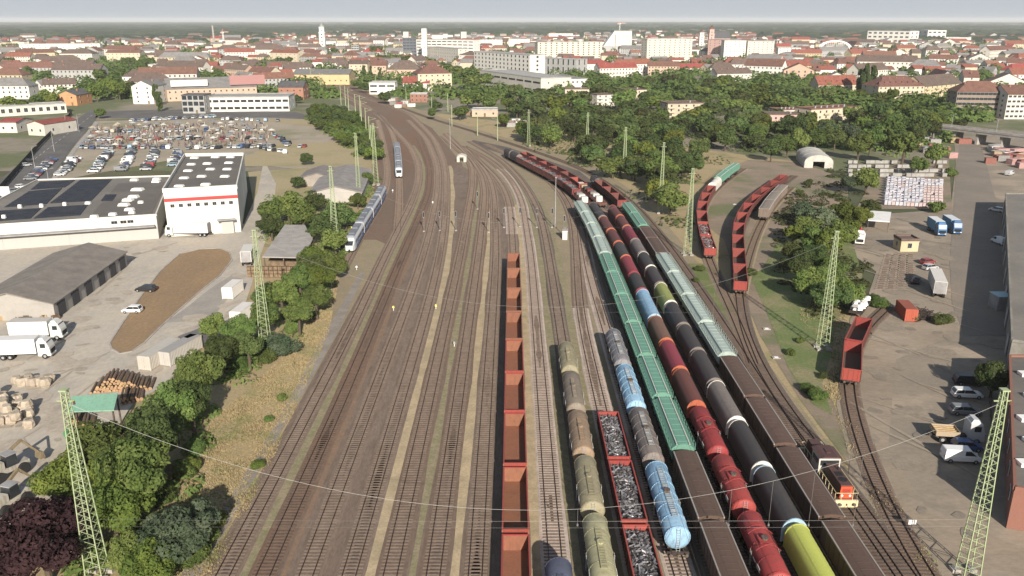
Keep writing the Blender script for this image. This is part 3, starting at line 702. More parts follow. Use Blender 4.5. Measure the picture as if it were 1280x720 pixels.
train('T15',259,[(748,'H',('lime','lime',None,.05),'bright lime hooded wagon'),(660,'H',hd('dgrey','cyan'),'dark grey hooded wagon with pale blue end'),(587,'H',hd('dgrey','white'),'dark grey hooded wagon with white end'),(529,'H',hd('mgrey','white'),'faded grey-brown hooded wagon'),(480,'H',hd('black','mgrey'),'near black hooded wagon'),(441,'H',hd('black','mgrey'),'near black hooded wagon'),(409,'H',hd('dgrey','mgrey'),'dark grey hooded wagon'),
 (381,'H',hd('dlime','white'),'olive green hooded wagon with white end'),(357,'H',hd('black','mgrey'),'near black hooded wagon'),(336,'H',hd('dgrey','white'),'dark grey hooded wagon with white end'),(318,'H',hd('mgrey','mgrey'),'striped grey hooded wagon'),(302,'H',hd('crimson','mgrey'),'crimson hooded wagon with grey end'),(285,'H',hd('dred','orange'),'dark red hooded wagon with orange end'),(272,'H',hd('dred','orange'),'dark red hooded wagon with orange end')],'in the dark hooded train','train of dark hooded wagons',3.6)
train('T15',190,[(250,'F',('dred','dred'),'dark flat wagon carrying small containers'),(241,'F',('dred','dred'),'dark flat wagon carrying small containers'),(231,'G',('bred','bred'),'bright red open wagon'),(223,'G',('dred','red'),'dark red open wagon'),(216,'G',('dred','red'),'dark red open wagon'),(209,'G',('red','red'),'dull red open wagon'),(203,'G',('dred','red'),'dark red open wagon'),(197,'G',('red','red'),'dull red open wagon')],'behind the far scrap train','open red wagons in the far bend',3.2)
train('T16',254,[(755,'CV',br,'brown flat-roofed wagon'),(650,'CV',br,'brown flat-roofed wagon'),(558,'CV',br,'brown flat-roofed wagon'),(497,'CV',br,'brown flat-roofed wagon')]+[(y,'HP',pg,'pale grey-green hopper wagon') for y in (445,404,369,341)]+[(317,'CV',br,'brown flat-roofed wagon'),(298,'CV',br,'brown flat-roofed wagon'),(283,'HP',gr,'green roofed hopper wagon'),(267,'HP',gr,'green roofed hopper wagon')],'in the outermost long train','outermost long train',4.0)
train('T16',220,[(252,'G',('dred','red'),'dark red open wagon'),(243,'G',('dred','red'),'dark red open wagon'),(235,'G',('dred','red'),'dark red open wagon'),(227,'T0',('black',),'black tank wagon')],'at the far end of the outermost train','far end of the outermost train',3.2)
def arc_train(track,near_y,items,where,group,z=3.2):
    P=PATH[track]; d=P.near_row(near_y,z)
    for i,(kind,cm,look) in enumerate(items):
        L=LEN[kind]; between(P,d,d+L,kind,'%s %s, %s from camera'%(look,where,ordn(i)),group,cmg(kind,cm)); d+=L
arc_train('T21',312,[('GR',('bred','bred'),'bright red wagon of red scrap'),('GR',('bred','bred'),'bright red wagon of red scrap')]+[('G',('red','bred'),'red open wagon')]*4+[('H',('white','white'),'white hooded wagon'),('HP',gr,'green hopper wagon')]+[('HP',gr,'green hopper wagon')],'on the short siding','wagons on the short siding')
arc_train('T18',355,[('G',('red','bred'),'red open wagon')]*10,'in the long siding row','red open wagons in the long siding row')
arc_train('T23',265,[('CV',((.20,.16,.13),(.5,.48,.42),(.22,.19,.16)),'old grey covered wagon')]*3,'on the rusty siding','old grey covered wagons')
arc_train('T19',466,[('G',('bred','bred'),'red open wagon')]*2,'beside the dirt forecourt','red open wagons beside the dirt forecourt')
# small containers on the far flats
m=MB(); m.box(0,0,0,2.2,2.0,1.7); 
for x in (-.9,-.3,.3,.9): m.box(x,0,0,.08,2.08,1.65)
cm_=m.mesh('shell',bodyP); l=MB(); l.box(0,0,1.7,2.1,1.9,.1); TBX=[P_('shell',cm_),P_('lid',l.mesh('lid',endP))]
k=0
for tr,y0,n in (('T15',251,7),('T14',252,6)):
    P=PATH[tr]; d=P.near_row(y0,2)+1.5
    for i in range(n):
        p=P.at(d); q=P.at(d+1); c=['white','white','mgrey','red','dgrey','tan','white'][i]
        spawn(TBX,'crate',(p[0],p[1],1.57),math.atan2(q[1]-p[1],q[0]-p[0]),'small %s crate on the %s far flat wagons, %s from the camera'%({'mgrey':'grey','dgrey':'dark grey'}.get(c,c),'right-hand' if tr=='T15' else 'left-hand',ordn(i)),'crate','crates on the far flat wagons',cmc(c)); d+=3.9
# ---------------------------------------------------------------- diesel shunter
def shunter():
    T=[]; hb=paint((.085,.045,.04),.5,.3); rd=paint((.62,.075,.04),.45,.05); wh=paint((.62,.60,.55),.5,.2); yl=paint((.72,.62,.36),.5,.15)
    m=MB(); m.box(1.6+1.7,0,1.5,5.4,1.7,1.75,top=(.97,.82)); 
    T.append(P_('long_hood',m.mesh('long_hood',hb),(0,0,0),0,[P_('radiator_fan',(lambda q:q.mesh('radiator_fan',dark))(MB().cyl((4.6,0,3.2),(4.6,0,3.3),.55,16)),),P_('exhaust',MB().cyl((2.2,.3,3.2),(2.2,.3,3.6),.13,8).mesh('exhaust',dark)),
        P_('hatch',MB().box(3.3,0,3.24,1.0,.9,.06).mesh('hatch',dark))]))
    m=MB(); m.box(-4.4,0,1.5,3.6,1.7,1.6,top=(.96,.82)); T.append(P_('short_hood',m.mesh('short_hood',hb)))
    m=MB(); m.box(6.05,0,1.5,.12,1.62,1.62,top=(1,.86)); T.append(P_('hood_front',m.mesh('hood_front',rd),(0,0,0),0,[P_('headlight',MB().cyl((6.1,y,1.9),(6.17,y,1.9),.16,10).mesh('headlight',whitep)) for y in (-.5,.5)]+[P_('radiator_grille',MB().box(6.11,0,2.2,.05,1.0,.6).mesh('radiator_grille',paint((.35,.05,.03),.5,.2)))]))
    m=MB(); m.box(-1.1,0,1.5,2.6,2.75,2.3); m.mi=1; m.box(.215,0,2.65,.05,2.4,.75); m.box(-2.415,0,2.65,.05,2.4,.75)
    for y in (-1.39,1.39): m.box(-1.1,y,2.65,1.8,.04,.75)
    T.append(P_('cab',m.mesh('cab',[wh,glass])))
    m=MB(); m.loft([[(x,-1.5,3.8),(x,-.8,4.05),(x,.8,4.05),(x,1.5,3.8)] for x in (-2.7,.5)]); m.box(-1.1,0,4.04,1.2,.5,.12)
    T.append(P_('cab_roof',m.mesh('cab_roof',hb)))
    m=MB(); m.box(0,0,1.15,13.0,2.8,.34); T.append(P_('running_deck',m.mesh('running_deck',hb)))
    m=MB()
    for s in (-1,1):
        m.box(s*6.5,0,.75,.25,2.8,.75); m.box(s*6.3,0,.45,.3,2.2,.35)
    T.append(P_('buffer_beam',m.mesh('buffer_beam',yl)))
    m=MB()
    for y in (-1.35,1.35):
        for i in range(6): m.bar((.7+i*1.1,y,1.5),(.7+i*1.1,y,2.45),.045)
        m.bar((.7,y,2.45),(6.45,y,2.45),.05); m.bar((-2.7,y,2.45),(-6.45,y,2.45),.05)
        for i in range(4): m.bar((-2.8-i*1.2,y,1.5),(-2.8-i*1.2,y,2.45),.045)
    for s in (-1,1):
        m.bar((s*6.45,-1.35,2.45),(s*6.45,1.35,2.45),.05)
        for y in (-.7,.7): m.bar((s*6.45,y,1.5),(s*6.45,y,2.45),.05)
    T.append(P_('handrail',m.mesh('handrail',yl)))
    m=MB(); m.box(0,0,.5,3.2,2.2,.65); T.append(P_('fuel_tank',m.mesh('fuel_tank',bogm)))
    T.append(P_('step',MB().box(6.2,1.3,.5,.5,.3,.08).box(6.2,-1.3,.5,.5,.3,.08).box(6.2,1.3,.85,.5,.3,.08).box(6.2,-1.3,.85,.5,.3,.08).mesh('step',yl)))
    return T+running(13.8,4.0)
P=PATH['T17']; d=P.near_row(634,1.2); p=P.at(d+3.5); q=P.at(d+10.5); a=math.atan2(p[1]-q[1],p[0]-q[0])
spawn(shunter(),'diesel_shunter',((p[0]+q[0])/2,(p[1]+q[1])/2,.36),a,'dark diesel shunter with red nose and white cab frame','locomotive')
# ---------------------------------------------------------------- railcars
def railcar_car(nose):
    """one car, cab at +x when nose is set"""
    L=18.5; hl=L/2-.2; gp=paint((.19,.205,.235),.5,.2); bl=paint((.08,.13,.26),.35,.1); wh=paint((.52,.54,.56),.4,.1)
    def sec(x,k=1,dz=0,zt=3.75): return [(x,-1.42*k,.55),(x,-1.45*k,1.6),(x,-1.42*k,3.0-dz*.6),(x,-1.1*k,zt-.15-dz),(x,0,zt-dz),(x,1.1*k,zt-.15-dz),(x,1.42*k,3.0-dz*.6),(x,1.45*k,1.6),(x,1.42*k,.55)]
    m=MB(); m.loft([sec(-hl),sec(hl-(2.6 if nose else 0))]); T=[]
    T.append(P_('body',m.mesh('body',wh)))
    m=MB(); m.box(-.6 if nose else 0,0,3.72,2*hl-(4.2 if nose else 1.2),2.1,.22,top=(.98,.8)); m.box(-3,0,3.92,3.2,1.6,.25); m.box(3,0,3.92,2.6,1.5,.22)
    T.append(P_('roof_equipment',m.mesh('roof_equipment',gp)))
    wb=MB()
    for y in (-1.455,1.455): wb.box(-.9 if nose else 0,y,1.85,2*hl-(3.6 if nose else .8),.05,.85)
    T.append(P_('window_band',wb.mesh('window_band',glass)))
    st=MB()
    for y in (-1.46,1.46): st.box(-1.2 if nose else 0,y,.75,2*hl-(3.4 if nose else .4),.06,.75)
    T.append(P_('side_stripe',st.mesh('side_stripe',bl)))
    dm=MB().box(0,0,.75,1.3,.08,2.1).mesh('door',bl)
    for x in (-4.5,3.2):
        for y in (-1.49,1.49): T.append(P_('door',dm,(x,y,0)))
    if nose:
        m=MB(); m.loft([sec(hl-2.6),sec(hl-1.6,.99,.1),sec(hl-.7,.9,.75),sec(hl-.1,.72,1.75),[(hl+.15,y*.66,z) for _,y,z in [(0,-1.42,.55),(0,-1.45,1.2),(0,-1.42,1.5),(0,-1.1,1.65),(0,0,1.7),(0,1.1,1.65),(0,1.42,1.5),(0,1.45,1.2),(0,1.42,.55)]]])
        T.append(P_('nose',m.mesh('nose',wh,False),(0,0,0),0,[P_('windscreen',MB().add([(hl-.62,-1.02,2.95),(hl-.62,1.02,2.95),(hl+.06,.86,1.95),(hl+.06,-.86,1.95)],[(0,3,2,1)]).mesh('windscreen',glass)),
          P_('headlight',MB().box(hl+.12,.62,1.1,.12,.3,.2).mesh('headlight',whitep)),P_('headlight',MB().box(hl+.12,-.62,1.1,.12,.3,.2).mesh('headlight',whitep)),P_('coupler',MB().box(hl+.3,0,.6,.5,.4,.3).mesh('coupler',dark))]))
    T.append(P_('skirt',MB().box(0,0,.35,2*hl-3,2.5,.5).mesh('skirt',greyp)))
    for s in (-1,1): T.append(P_('bogie',BG,(s*(hl-2.6),0,0),0,[P_('wheelset',WS,(-.9,0,0)),P_('wheelset',WS,(.9,0,0))]))
    return T
RC1=railcar_car(True); RC0=railcar_car(False)
def bodymesh(T): pass
def railcar(track,y_near,n,label,z=1.5):
    P=PATH[track]; d=P.near_row(y_near,z); root=None
    for i in range(n):
        a,b=d+i*18.6,d+(i+1)*18.6; p,q=P.at((a+b)/2-5),P.at((a+b)/2+5); ang=math.atan2(p[1]-q[1],p[0]-q[0])
        if i==n-1: ang+=PI
        c=((p[0]+q[0])/2,(p[1]+q[1])/2,.36)
        if root is None: root=thing('railcar',c,label,'train',None,0)
        T=RC1 if i in(0,n-1) else RC0
        e=link('carriage',[t for t in T if t[0]=='body'][0][1],root,(c[0]-root.location[0],c[1]-root.location[1],0),ang)
        for pn,me,l,aa,sub in T:
            if pn=='body': continue
            o=link(pn,me,e,l,aa)
            for s in sub: 
                if s[0]!='wheelset': link(s[0],s[1],o,s[2],s[3])
railcar('T0',311,4,'long grey and white railcar curving beside the trees')
railcar('T0b',219,4,'grey railcar seen nose-on on the far curve')
# ---------------------------------------------------------------- buildings
WC={'cream':(.50,.44,.33),'white':(.66,.64,.59),'ochre':(.52,.40,.22),'pink':(.55,.36,.32),'grey':(.36,.36,.35),'yellow':(.50,.43,.28),'peach':(.50,.37,.28),'brick':(.30,.15,.105),'brown':(.26,.20,.16),'paleblue':(.48,.52,.55),'orange':(.50,.25,.13),'pale':(.56,.53,.47)}
RC={'red':(.235,.088,.062),'brick':(.17,.09,.07),'brown':(.135,.10,.085),'grey':(.20,.195,.19),'dgrey':(.10,.10,.105),'lgrey':(.36,.355,.34),'orange':(.215,.115,.08),'crimson':(.26,.07,.058),'white':(.6,.6,.58)}
def wallm(c): 
    c=WC.get(c,c); return mat('plaster_%02d_%02d_%02d'%tuple(int(v*99) for v in c),c,tuple(v*.82 for v in c),s=.25,rough=.9,lo=.45,hi=.75,fine=.06,var=.05)
def roofm(c):
    c=RC.get(c,c); return mat('roof_%02d_%02d_%02d'%tuple(int(v*99) for v in c),c,tuple(v*.72 for v in c),s=.35,rough=.9,lo=.4,hi=.7,fine=.16,fs=3,var=.1)
wframe=mat('window_frame',(.55,.54,.5),rough=.6,fine=0)
def win_mesh(w,h):
    k=('win',round(w,1),round(h,1))
    if k not in MV:
        m=MB(); m.box(0,-.03,0,w,.1,h); m.mi=1
        m.box(-w*.24,-.075,.06,w*.46,.03,h-.12); m.box(w*.24,-.075,.06,w*.46,.03,h-.12)
        MV[k]=m.mesh('window',[wframe,glass])
    return MV[k]
def band_mesh(w,h):
    k=('band',round(w,1),round(h,1))
    if k not in MV:
        m=MB(); m.box(0,-.03,0,w,.08,h); MV[k]=m.mesh('window',glass)
    return MV[k]
def roof_mesh(kind,w,d,h,rh,ov=.4):
    m=MB(); a,b=w/2+ov,d/2+ov
    if kind=='gx': # ridge along x
        m.loft([[(x,-b,h-.12),(x,0,h+rh),(x,b,h-.12),(x,b-.1,h-.3),(x,0,h+rh-.25),(x,-b+.1,h-.3)] for x in (-a,a)])
    elif kind=='gy':
        m.loft([[(-a,y,h-.12),(0,y,h+rh),(a,y,h-.12),(a-.1,y,h-.3),(0,y,h+rh-.25),(-a+.1,y,h-.3)] for y in (-b,b)])
    elif kind=='hip':
        r=min(a,b); rx=max(a-r*.9,.3) if a>b else .3; ry=max(b-r*.9,.3) if b>a else .3
        m.add([(-a,-b,h-.1),(a,-b,h-.1),(a,b,h-.1),(-a,b,h-.1),(-rx,-ry,h+rh),(rx,-ry,h+rh),(rx,ry,h+rh),(-rx,ry,h+rh)],[(0,1,5,4),(1,2,6,5),(2,3,7,6),(3,0,4,7),(4,5,6,7),(3,2,1,0)])
    else:
        m.box(0,0,h,w+.2,d+.2,.25)
        for x in (-1,1): m.box(x*(w/2+.0),0,h+.25,.3,d+.2,.45)
        for y in (-1,1): m.box(0,y*(d/2+.0),h+.25,w-.3,.3,.45)
    return m
def btpl(w,d,h,roof='gx',rh=3,wc='cream',rc='red',nf=2,nc=4,ch=1,side=2,wh=1.4,ww=1.1,band=False,bal=False,door=True,dormer=0):
    T=[]; wm,rm=wallm(wc),roofm(rc)
    m=MB(); m.box(0,0,-.5,w,d,h+.5)
    if roof=='gx': m.add([(x,y,z) for x in (-w/2,w/2) for y,z in ((-d/2,h),(d/2,h),(0,h+rh-.3))],[(0,2,1),(3,4,5)])
    if roof=='gy': m.add([(x,y,z) for y in (-d/2,d/2) for x,z in ((-w/2,h),(w/2,h),(0,h+rh-.3))],[(0,1,2),(3,5,4)])
    m.box(0,0,h-.25,w+.16,d+.16,.2)
    T.append(P_('wall',m.mesh('wall',wm)))
    sub=[]
    for i in range(ch):
        x=-w*.3+w*.6*i/max(1,ch-1) if ch>1 else w*.18
        z=h+(rh*.55 if roof!='flat' else .2); sub.append(P_('chimney',MB().box(0,0,0,.8,.7,1.9 if roof!='flat' else 1.2).box(0,0,1.9 if roof!='flat' else 1.2,.95,.85,.15).mesh('chimney',wallm('brick') if roof!='flat' else greyp),(x,0 if roof=='gy' else -d*.12,z)))
    rmesh=roof_mesh(roof,w,d,h,rh)
    for i in range(dormer):
        x=-w/2+w*(i+.5)/dormer; rmesh.box(x,-d*.33,h+rh*.1,1.3,1.6,rh*.35)
    T.append(P_('roof',rmesh.mesh('roof',rm),(0,0,0),0,sub))
    if nf and nc:
        fh=h/nf; W=band_mesh(w/nc*.8,wh) if band else win_mesh(ww,wh)
        for f in range(nf):
            z=fh*f+fh*.32
            for c in range(nc):
                x=-w/2+w*(c+.5)/nc
                if f==0 and door and c==nc//2: continue
                T.append(P_('window',W,(x,-d/2-.02,z)))
            for s_ in range(side):
                y=-d/2+d*(s_+.5)/side; T.append(P_('window',win_mesh(ww,wh),(w/2+.02,y,z),PI/2)); T.append(P_('window',win_mesh(ww,wh),(-w/2-.02,y,z),-PI/2))
            if bal and f>0:
                for c in range(0,nc,2): 
                    x=-w/2+w*(c+.5)/nc; T.append(P_('balcony',MB().box(0,-.6,0,w/nc*.9,1.2,.15).box(0,-1.2,.15,w/nc*.9,.08,.95).mesh('balcony',wm),(x,-d/2,fh*f)))
        if door:
            T.append(P_('door',MB().box(0,-.05,0,1.2,.12,2.2).mesh('door',wood),(-w/2+w*(nc//2+.5)/nc,-d/2,0)))
    return T
def bpx(name,label,cat,a,b,yt,depth,group=None,**kw):
    """building whose front foot runs between two spots of the survey photo"""
    p,q=G(*a),G(*b); w=math.dist(p,q); rz=math.atan2(q[1]-p[1],q[0]-p[0]); fw=(p[1]+q[1])/2
    h=max(2.5,ZT(fw,yt)) if yt>0 else -yt
    c=((p[0]+q[0])/2-math.sin(rz)*depth/2,(p[1]+q[1])/2+math.cos(rz)*depth/2)
    T=btpl(w,depth,h,**kw)
    return spawn(T,name,(c[0],c[1],.12),rz,label,cat,group)
def cpx(pts,z): return [G(x,y,z) for x,y in pts]
def slab_building(name,label,cat,top,z,wm,rm,para=.6):
    """building from the outline of its flat roof"""
    q=cpx(top,z); cx=sum(p[0] for p in q)/len(q); cy=sum(p[1] for p in q)/len(q); q=[(x-cx,y-cy) for x,y in q]
    if sum(a[0]*b[1]-b[0]*a[1] for a,b in zip(q,q[1:]+q[:1]))<0: q=q[::-1]
    r=thing(name,(cx,cy,.12),label,cat); m=MB(); m.prism(q,0,z-.12); link('wall',m.mesh('wall',wm),r)
    s_=.994; m=MB(); m.prism([(x*s_,y*s_) for x,y in q],z-.1,z+.02); link('roof',m.mesh('roof',rm),r)
    m=MB()
    for a,b in zip(q,q[1:]+q[:1]): m.bar((*a,z+para/2-.14),(*b,z+para/2-.14),.35,para)
    link('parapet',m.mesh('parapet',wm),r); return r,q,(cx,cy)
# --- solar roofed hall
wcl=mat('white_cladding',(.66,.64,.58),(.56,.54,.49),s=.08,rough=.7,fine=.05,stretch=(1,1,.2))
m_mem=mat('roof_membrane',(.20,.185,.165),(.155,.145,.13),s=.06,rough=.9,fine=.12,fs=1)
m_mem2=mat('dark_roof_membrane',(.155,.14,.125),(.12,.11,.10),s=.06,rough=.9,fine=.15,fs=1)
m_pv=mat('solar_panel',(.026,.029,.038),(.04,.042,.05),s=.3,rough=.6,fine=.1,spec=.2)
r,q,c=slab_building('warehouse','long white warehouse with dark solar panels across its flat roof','warehouse',[(-70,287),(195,270),(214,221),(47,226)],6.6,wcl,m_mem)
def on_roof(px,py,z,c): 
    x,y=G(px,py,z); return (x-c[0],y-c[1])
m_alu=mat('panel_gap',(.32,.32,.32),rough=.5,fine=0)
def pv(corners,nx,ny,z,c,par):
    A,B,C,D=[on_roof(*p,z,c) for p in corners]; m=MB()
    def L(u,v): 
        a=(A[0]+(B[0]-A[0])*u,A[1]+(B[1]-A[1])*u); b=(D[0]+(C[0]-D[0])*u,D[1]+(C[1]-D[1])*u); return (a[0]+(b[0]-a[0])*v,a[1]+(b[1]-a[1])*v)
    for i in range(nx):
        for j in range(ny):
            e=.03; P=[L((i+e)/nx,(j+.08)/ny),L((i+1-e)/nx,(j+.08)/ny),L((i+1-e)/nx,(j+.92)/ny),L((i+e)/nx,(j+.92)/ny)]
            m.add([(x,y,z+.08) for x,y in P[:2]]+[(x,y,z+.2) for x,y in P[2:]]+[(x,y,z-.05) for x,y in P],[(0,1,2,3),(4,5,1,0),(5,6,2,1),(6,7,3,2),(7,4,0,3)])
    link('solar_array',m.mesh('solar_array',m_pv),par)
zz=6.64
pv([(5,260),(58,256),(78,236),(36,240)],12,9,zz,c,r); pv([(38,238),(81,235),(94,226),(50,228)],10,5,zz,c,r)
pv([(62,255),(114,252),(140,225),(100,226)],12,14,zz,c,r); pv([(-55,282),(38,274),(52,261),(-40,267)],20,6,zz,c,r)
pv([(42,274),(100,270),(110,257),(60,260)],12,6,zz,c,r); pv([(126,252),(141,252),(146,244),(132,244)],5,4,zz,c,r)
A,B,C,D=[on_roof(*p,6.6,c) for p in [(112,272),(190,268),(208,228),(148,230)]]
m=MB(); m.prism([A,B,C,D],6.63,6.68); link('roof_covering',m.mesh('roof_covering',m_mem2),r)
for px,py,s_ in [(162,262,2.5),(155,256,3),(160,250,3),(167,246,3),(172,237,3.6),(168,225,2.5),(196,224,2.5),(195,227,2.5),(141,268,2),(165,266,1.6),(118,271,2),(176,253,1.5),(25,259,1),(52,258,1),(81,256,1),(110,254,1.5),(5,272,1)]:
    x,y=on_roof(px,py,7,c); link('skylight' if s_>1.2 else 'vent',MB().box(0,0,0,s_,s_*.7,.7 if s_>1.2 else 1,top=(.8,.8)).mesh('skylight',whitep),r,(x,y,6.66))
fl=on_roof(-70,287,6.6,c); fr=on_roof(195,270,6.6,c); ang=math.atan2(fr[1]-fl[1],fr[0]-fl[0]); L_=math.dist(fl,fr); dk=MB().box(0,-.1,0,3.2,.15,3.4).mesh('loading_door',mat('grey_door',(.40,.39,.37),rough=.7)); cn=MB().box(0,-1.1,0,L_*.98,2.2,.25).mesh('canopy',greyp)
link('canopy',cn,r,((fl[0]+fr[0])/2,(fl[1]+fr[1])/2,3.9),ang)
n=16
for i in range(n):
    t=(i+.5)/n; x,y=fl[0]+(fr[0]-fl[0])*t,fl[1]+(fr[1]-fl[1])*t; link('loading_door',dk,r,(x,y,.1),ang)
for t in (.79,.835,.87): link('window',win_mesh(1.6,.9),r,(fl[0]+(fr[0]-fl[0])*t,fl[1]+(fr[1]-fl[1])*t-.08,5.0),ang)
# --- white hall with red stripe
r,q,c=slab_building('warehouse','tall white hall with a red stripe below its roof edge','warehouse',[(204,241),(296,236),(305,195),(231,196)],12.6,wcl,m_mem2,1.2)
fl=on_roof(204,241,12.6,c); fr=on_roof(296,236,12.6,c); ang=math.atan2(fr[1]-fl[1],fr[0]-fl[0]); W=math.dist(fl,fr); mid=((fl[0]+fr[0])/2,(fl[1]+fr[1])/2)
link('stripe',MB().box(0,-.12,0,W+.1,.1,.9).mesh('stripe',paint((.52,.05,.06),.5,.05)),r,(mid[0],mid[1],9.9),ang)
for i in range(8):
    t=.1+.8*i/7; link('window',win_mesh(1.1,1.0),r,(fl[0]+(fr[0]-fl[0])*t,fl[1]+(fr[1]-fl[1])*t-.05,8.2),ang)
link('loading_door',dk,r,(mid[0]+W*.33,mid[1]+.5,.1),ang); link('awning',MB().box(0,-.8,0,5,1.6,.2).mesh('awning',greyp),r,(mid[0]+W*.32,mid[1]+.5,4.2),ang)
for i,(px,py) in enumerate([(243,197),(269,196),(288,196),(239,205),(259,204),(286,203),(235,213),(263,211),(284,211),(230,222),(252,220),(281,220),(224,232),(247,235),(257,230)]):
    x,y=on_roof(px,py,13,c); link('skylight',MB().box(0,0,0,2.6,1.7,.5,top=(.8,.8)).mesh('skylight',whitep),r,(x,y,12.62))
# --- brown gabled shed
def gable_px(name,label,cat,R0,R1,K0,K1,ze,zr,wc,rc,cat2=None):
    """gabled shed from its right eave R0-R1 and ridge K0-K1"""
    a,b=G(*R0,ze),G(*R1,ze); k0,k1=G(*K0,zr),G(*K1,zr); w=math.dist(a,b)
    d=((b[0]-a[0])/w,(b[1]-a[1])/w); nrm=(-d[1],d[0]); off=abs((k0[0]-a[0])*nrm[0]+(k0[1]-a[1])*nrm[1])
    c=((a[0]+b[0])/2+nrm[0]*off,(a[1]+b[1])/2+nrm[1]*off); rz=math.atan2(d[1],d[0])
    return spawn(btpl(w,2*off,ze,roof='gx',rh=zr-ze,wc=wc,rc=rc,nf=0,nc=0,ch=0),name,(c[0],c[1],.1),rz,label,cat),c,rz,w,off
r,c,rz,w,off=gable_px('storage_shed','low brown-grey gabled shed beside the bare earth patch','shed',(66,379),(157,315),(8,366),(97,302),3.6,6.0,(.36,.34,.31),(.22,.20,.175))
dm=MB().box(0,-.08,0,3.4,.14,2.8).mesh('door',mat('dark_door',(.06,.06,.065),rough=.7))
for t in (-.42,-.25,-.08,.1,.27,.42): link('door',dm,r,(w*t,-off-.02,.1))
# --- canopy shed by the tracks
q=cpx([(328,322),(379,323),(391,300),(381,282),(356,282)],5.0); cx=sum(p[0] for p in q)/5; cy=sum(p[1] for p in q)/5
r=thing('open_shed',(cx,cy,.1),'open sided shed with pale grey roof in front of the trees','shed'); q=[(x-cx,y-cy) for x,y in q]
if sum(a[0]*b[1]-b[0]*a[1] for a,b in zip(q,q[1:]+q[:1]))<0: q=q[::-1]
m=MB(); m.prism(q,4.9,5.15); link('roof',m.mesh('roof',roofm((.33,.31,.29))),r)
pm=MB().box(0,0,0,.25,.25,4.9).mesh('post',steel)
for a,b in zip(q,q[1:]+q[:1]):
    for t in (0,.5): link('post',pm,r,((a[0]+(b[0]-a[0])*t)*.95,(a[1]+(b[1]-a[1])*t)*.95,0))
m=MB(); m.prism([(x*.9,y*.9+1.2) for x,y in q],0,3.2); link('back_wall',m.mesh('back_wall',wood),r)
m=MB()
for i in range(14):
    for j in range(3): m.box(q[0][0]*0+(-7+i*1.05),min(p[1] for p in q)+1.2,.05+j*.9,.9,1.0,.75)
link('stacked_timber',m.mesh('stacked_timber',wood),r); r.children[-1]['kind']='stuff'
# --- grey roofed sheds among the trees
gable_px('storage_shed','grey gabled roof above the tree belt nearest the long railcar','shed',(452,240),(464,212),(424,224),(445,204),3.5,5.6,(.40,.38,.35),(.24,.225,.215))
gable_px('storage_shed','lower grey gabled roof left of the taller one by the railcar','shed',(418,222),(426,212),(393,219),(404,210),3.2,5.0,(.30,.27,.24),(.20,.18,.17))
# --- sawmill
q=cpx([(82,513),(142,511),(148,495),(91,499)],4.6); cx=sum(p[0] for p in q)/4; cy=sum(p[1] for p in q)/4
r=thing('sawmill_shelter',(cx,cy,.1),'sawmill shelter with a mint green roof beside the log pile','shelter'); q=[(x-cx,y-cy) for x,y in q]
m=MB(); m.add([(q[0][0],q[0][1],4.3),(q[1][0],q[1][1],4.3),(q[2][0],q[2][1],5.0),(q[3][0],q[3][1],5.0)]+[(x,y,z-.15) for (x,y),z in zip(q,(4.3,4.3,5,5))],[(0,1,2,3),(7,6,5,4),(0,4,5,1),(1,5,6,2),(2,6,7,3),(3,7,4,0)]); link('roof',m.mesh('roof',paint((.22,.42,.30),.6,.15)),r)
for x,y in q: link('post',MB().box(0,0,0,.2,.2,4.3).mesh('post',steel),r,(x*.94,y*.94,0))
m=MB(); m.box(0,-2.5,.3,6,.9,1.0); m.box(3,-2.8,.1,1.2,1.2,1.9); m.cyl((-3,-2.5,.8),(-3,-2.2,.8),.7,12); link('saw_bench',m.mesh('saw_bench',paint((.05,.20,.10),.5,.3)),r)
m=MB(); m.box(1,-3.2,.5,1.6,.8,.9); m.box(1.2,-3.2,1.4,.8,.6,.7); link('motor_housing',m.mesh('motor_housing',paint((.5,.08,.05),.5,.2)),r)
# --- right-hand warehouses
r,q,c=slab_building('warehouse','long flat-roofed warehouse along the shaded service road','warehouse',[(1257,243),(1265,427),(1560,470),(1500,243)],5.2,mat('grimy_render',(.24,.225,.20),(.18,.17,.15),s=.2,rough=.9),m_mem,.5)
e0=on_roof(1257,243,5.2,c); e1=on_roof(1265,427,5.2,c); a_=math.atan2(e0[1]-e1[1],e0[0]-e1[0]); 
for i in range(9):
    t=(i+.5)/9; link('loading_door',dk,r,(e0[0]+(e1[0]-e0[0])*t-.1,e0[1]+(e1[1]-e0[1])*t,.1),a_+PI)
r,q,c=slab_building('workshop_building','flat grey-roofed workshop behind the parked cars','building',[(1262,447),(1268,612),(1480,640),(1480,447)],5.4,mat('red_brickwork',(.22,.105,.08),(.23,.11,.08),s=1.2,rough=.9,fine=.2),m_mem2,.5)
for i in range(5):
    x,y=on_roof(1282+(i%2)*8,470+i*28,5.4,c); link('skylight',MB().box(0,0,0,2,1.4,.5).mesh('skylight',whitep),r,(x,y,5.42))
e0=on_roof(1262,447,5.4,c); e1=on_roof(1268,612,5.4,c); a_=math.atan2(e0[1]-e1[1],e0[0]-e1[0])
for i in range(7):
    t=(i+.5)/7; link('window',win_mesh(1.4,1.6),r,(e0[0]+(e1[0]-e0[0])*t-.1,e0[1]+(e1[1]-e0[1])*t,2.4),a_+PI)
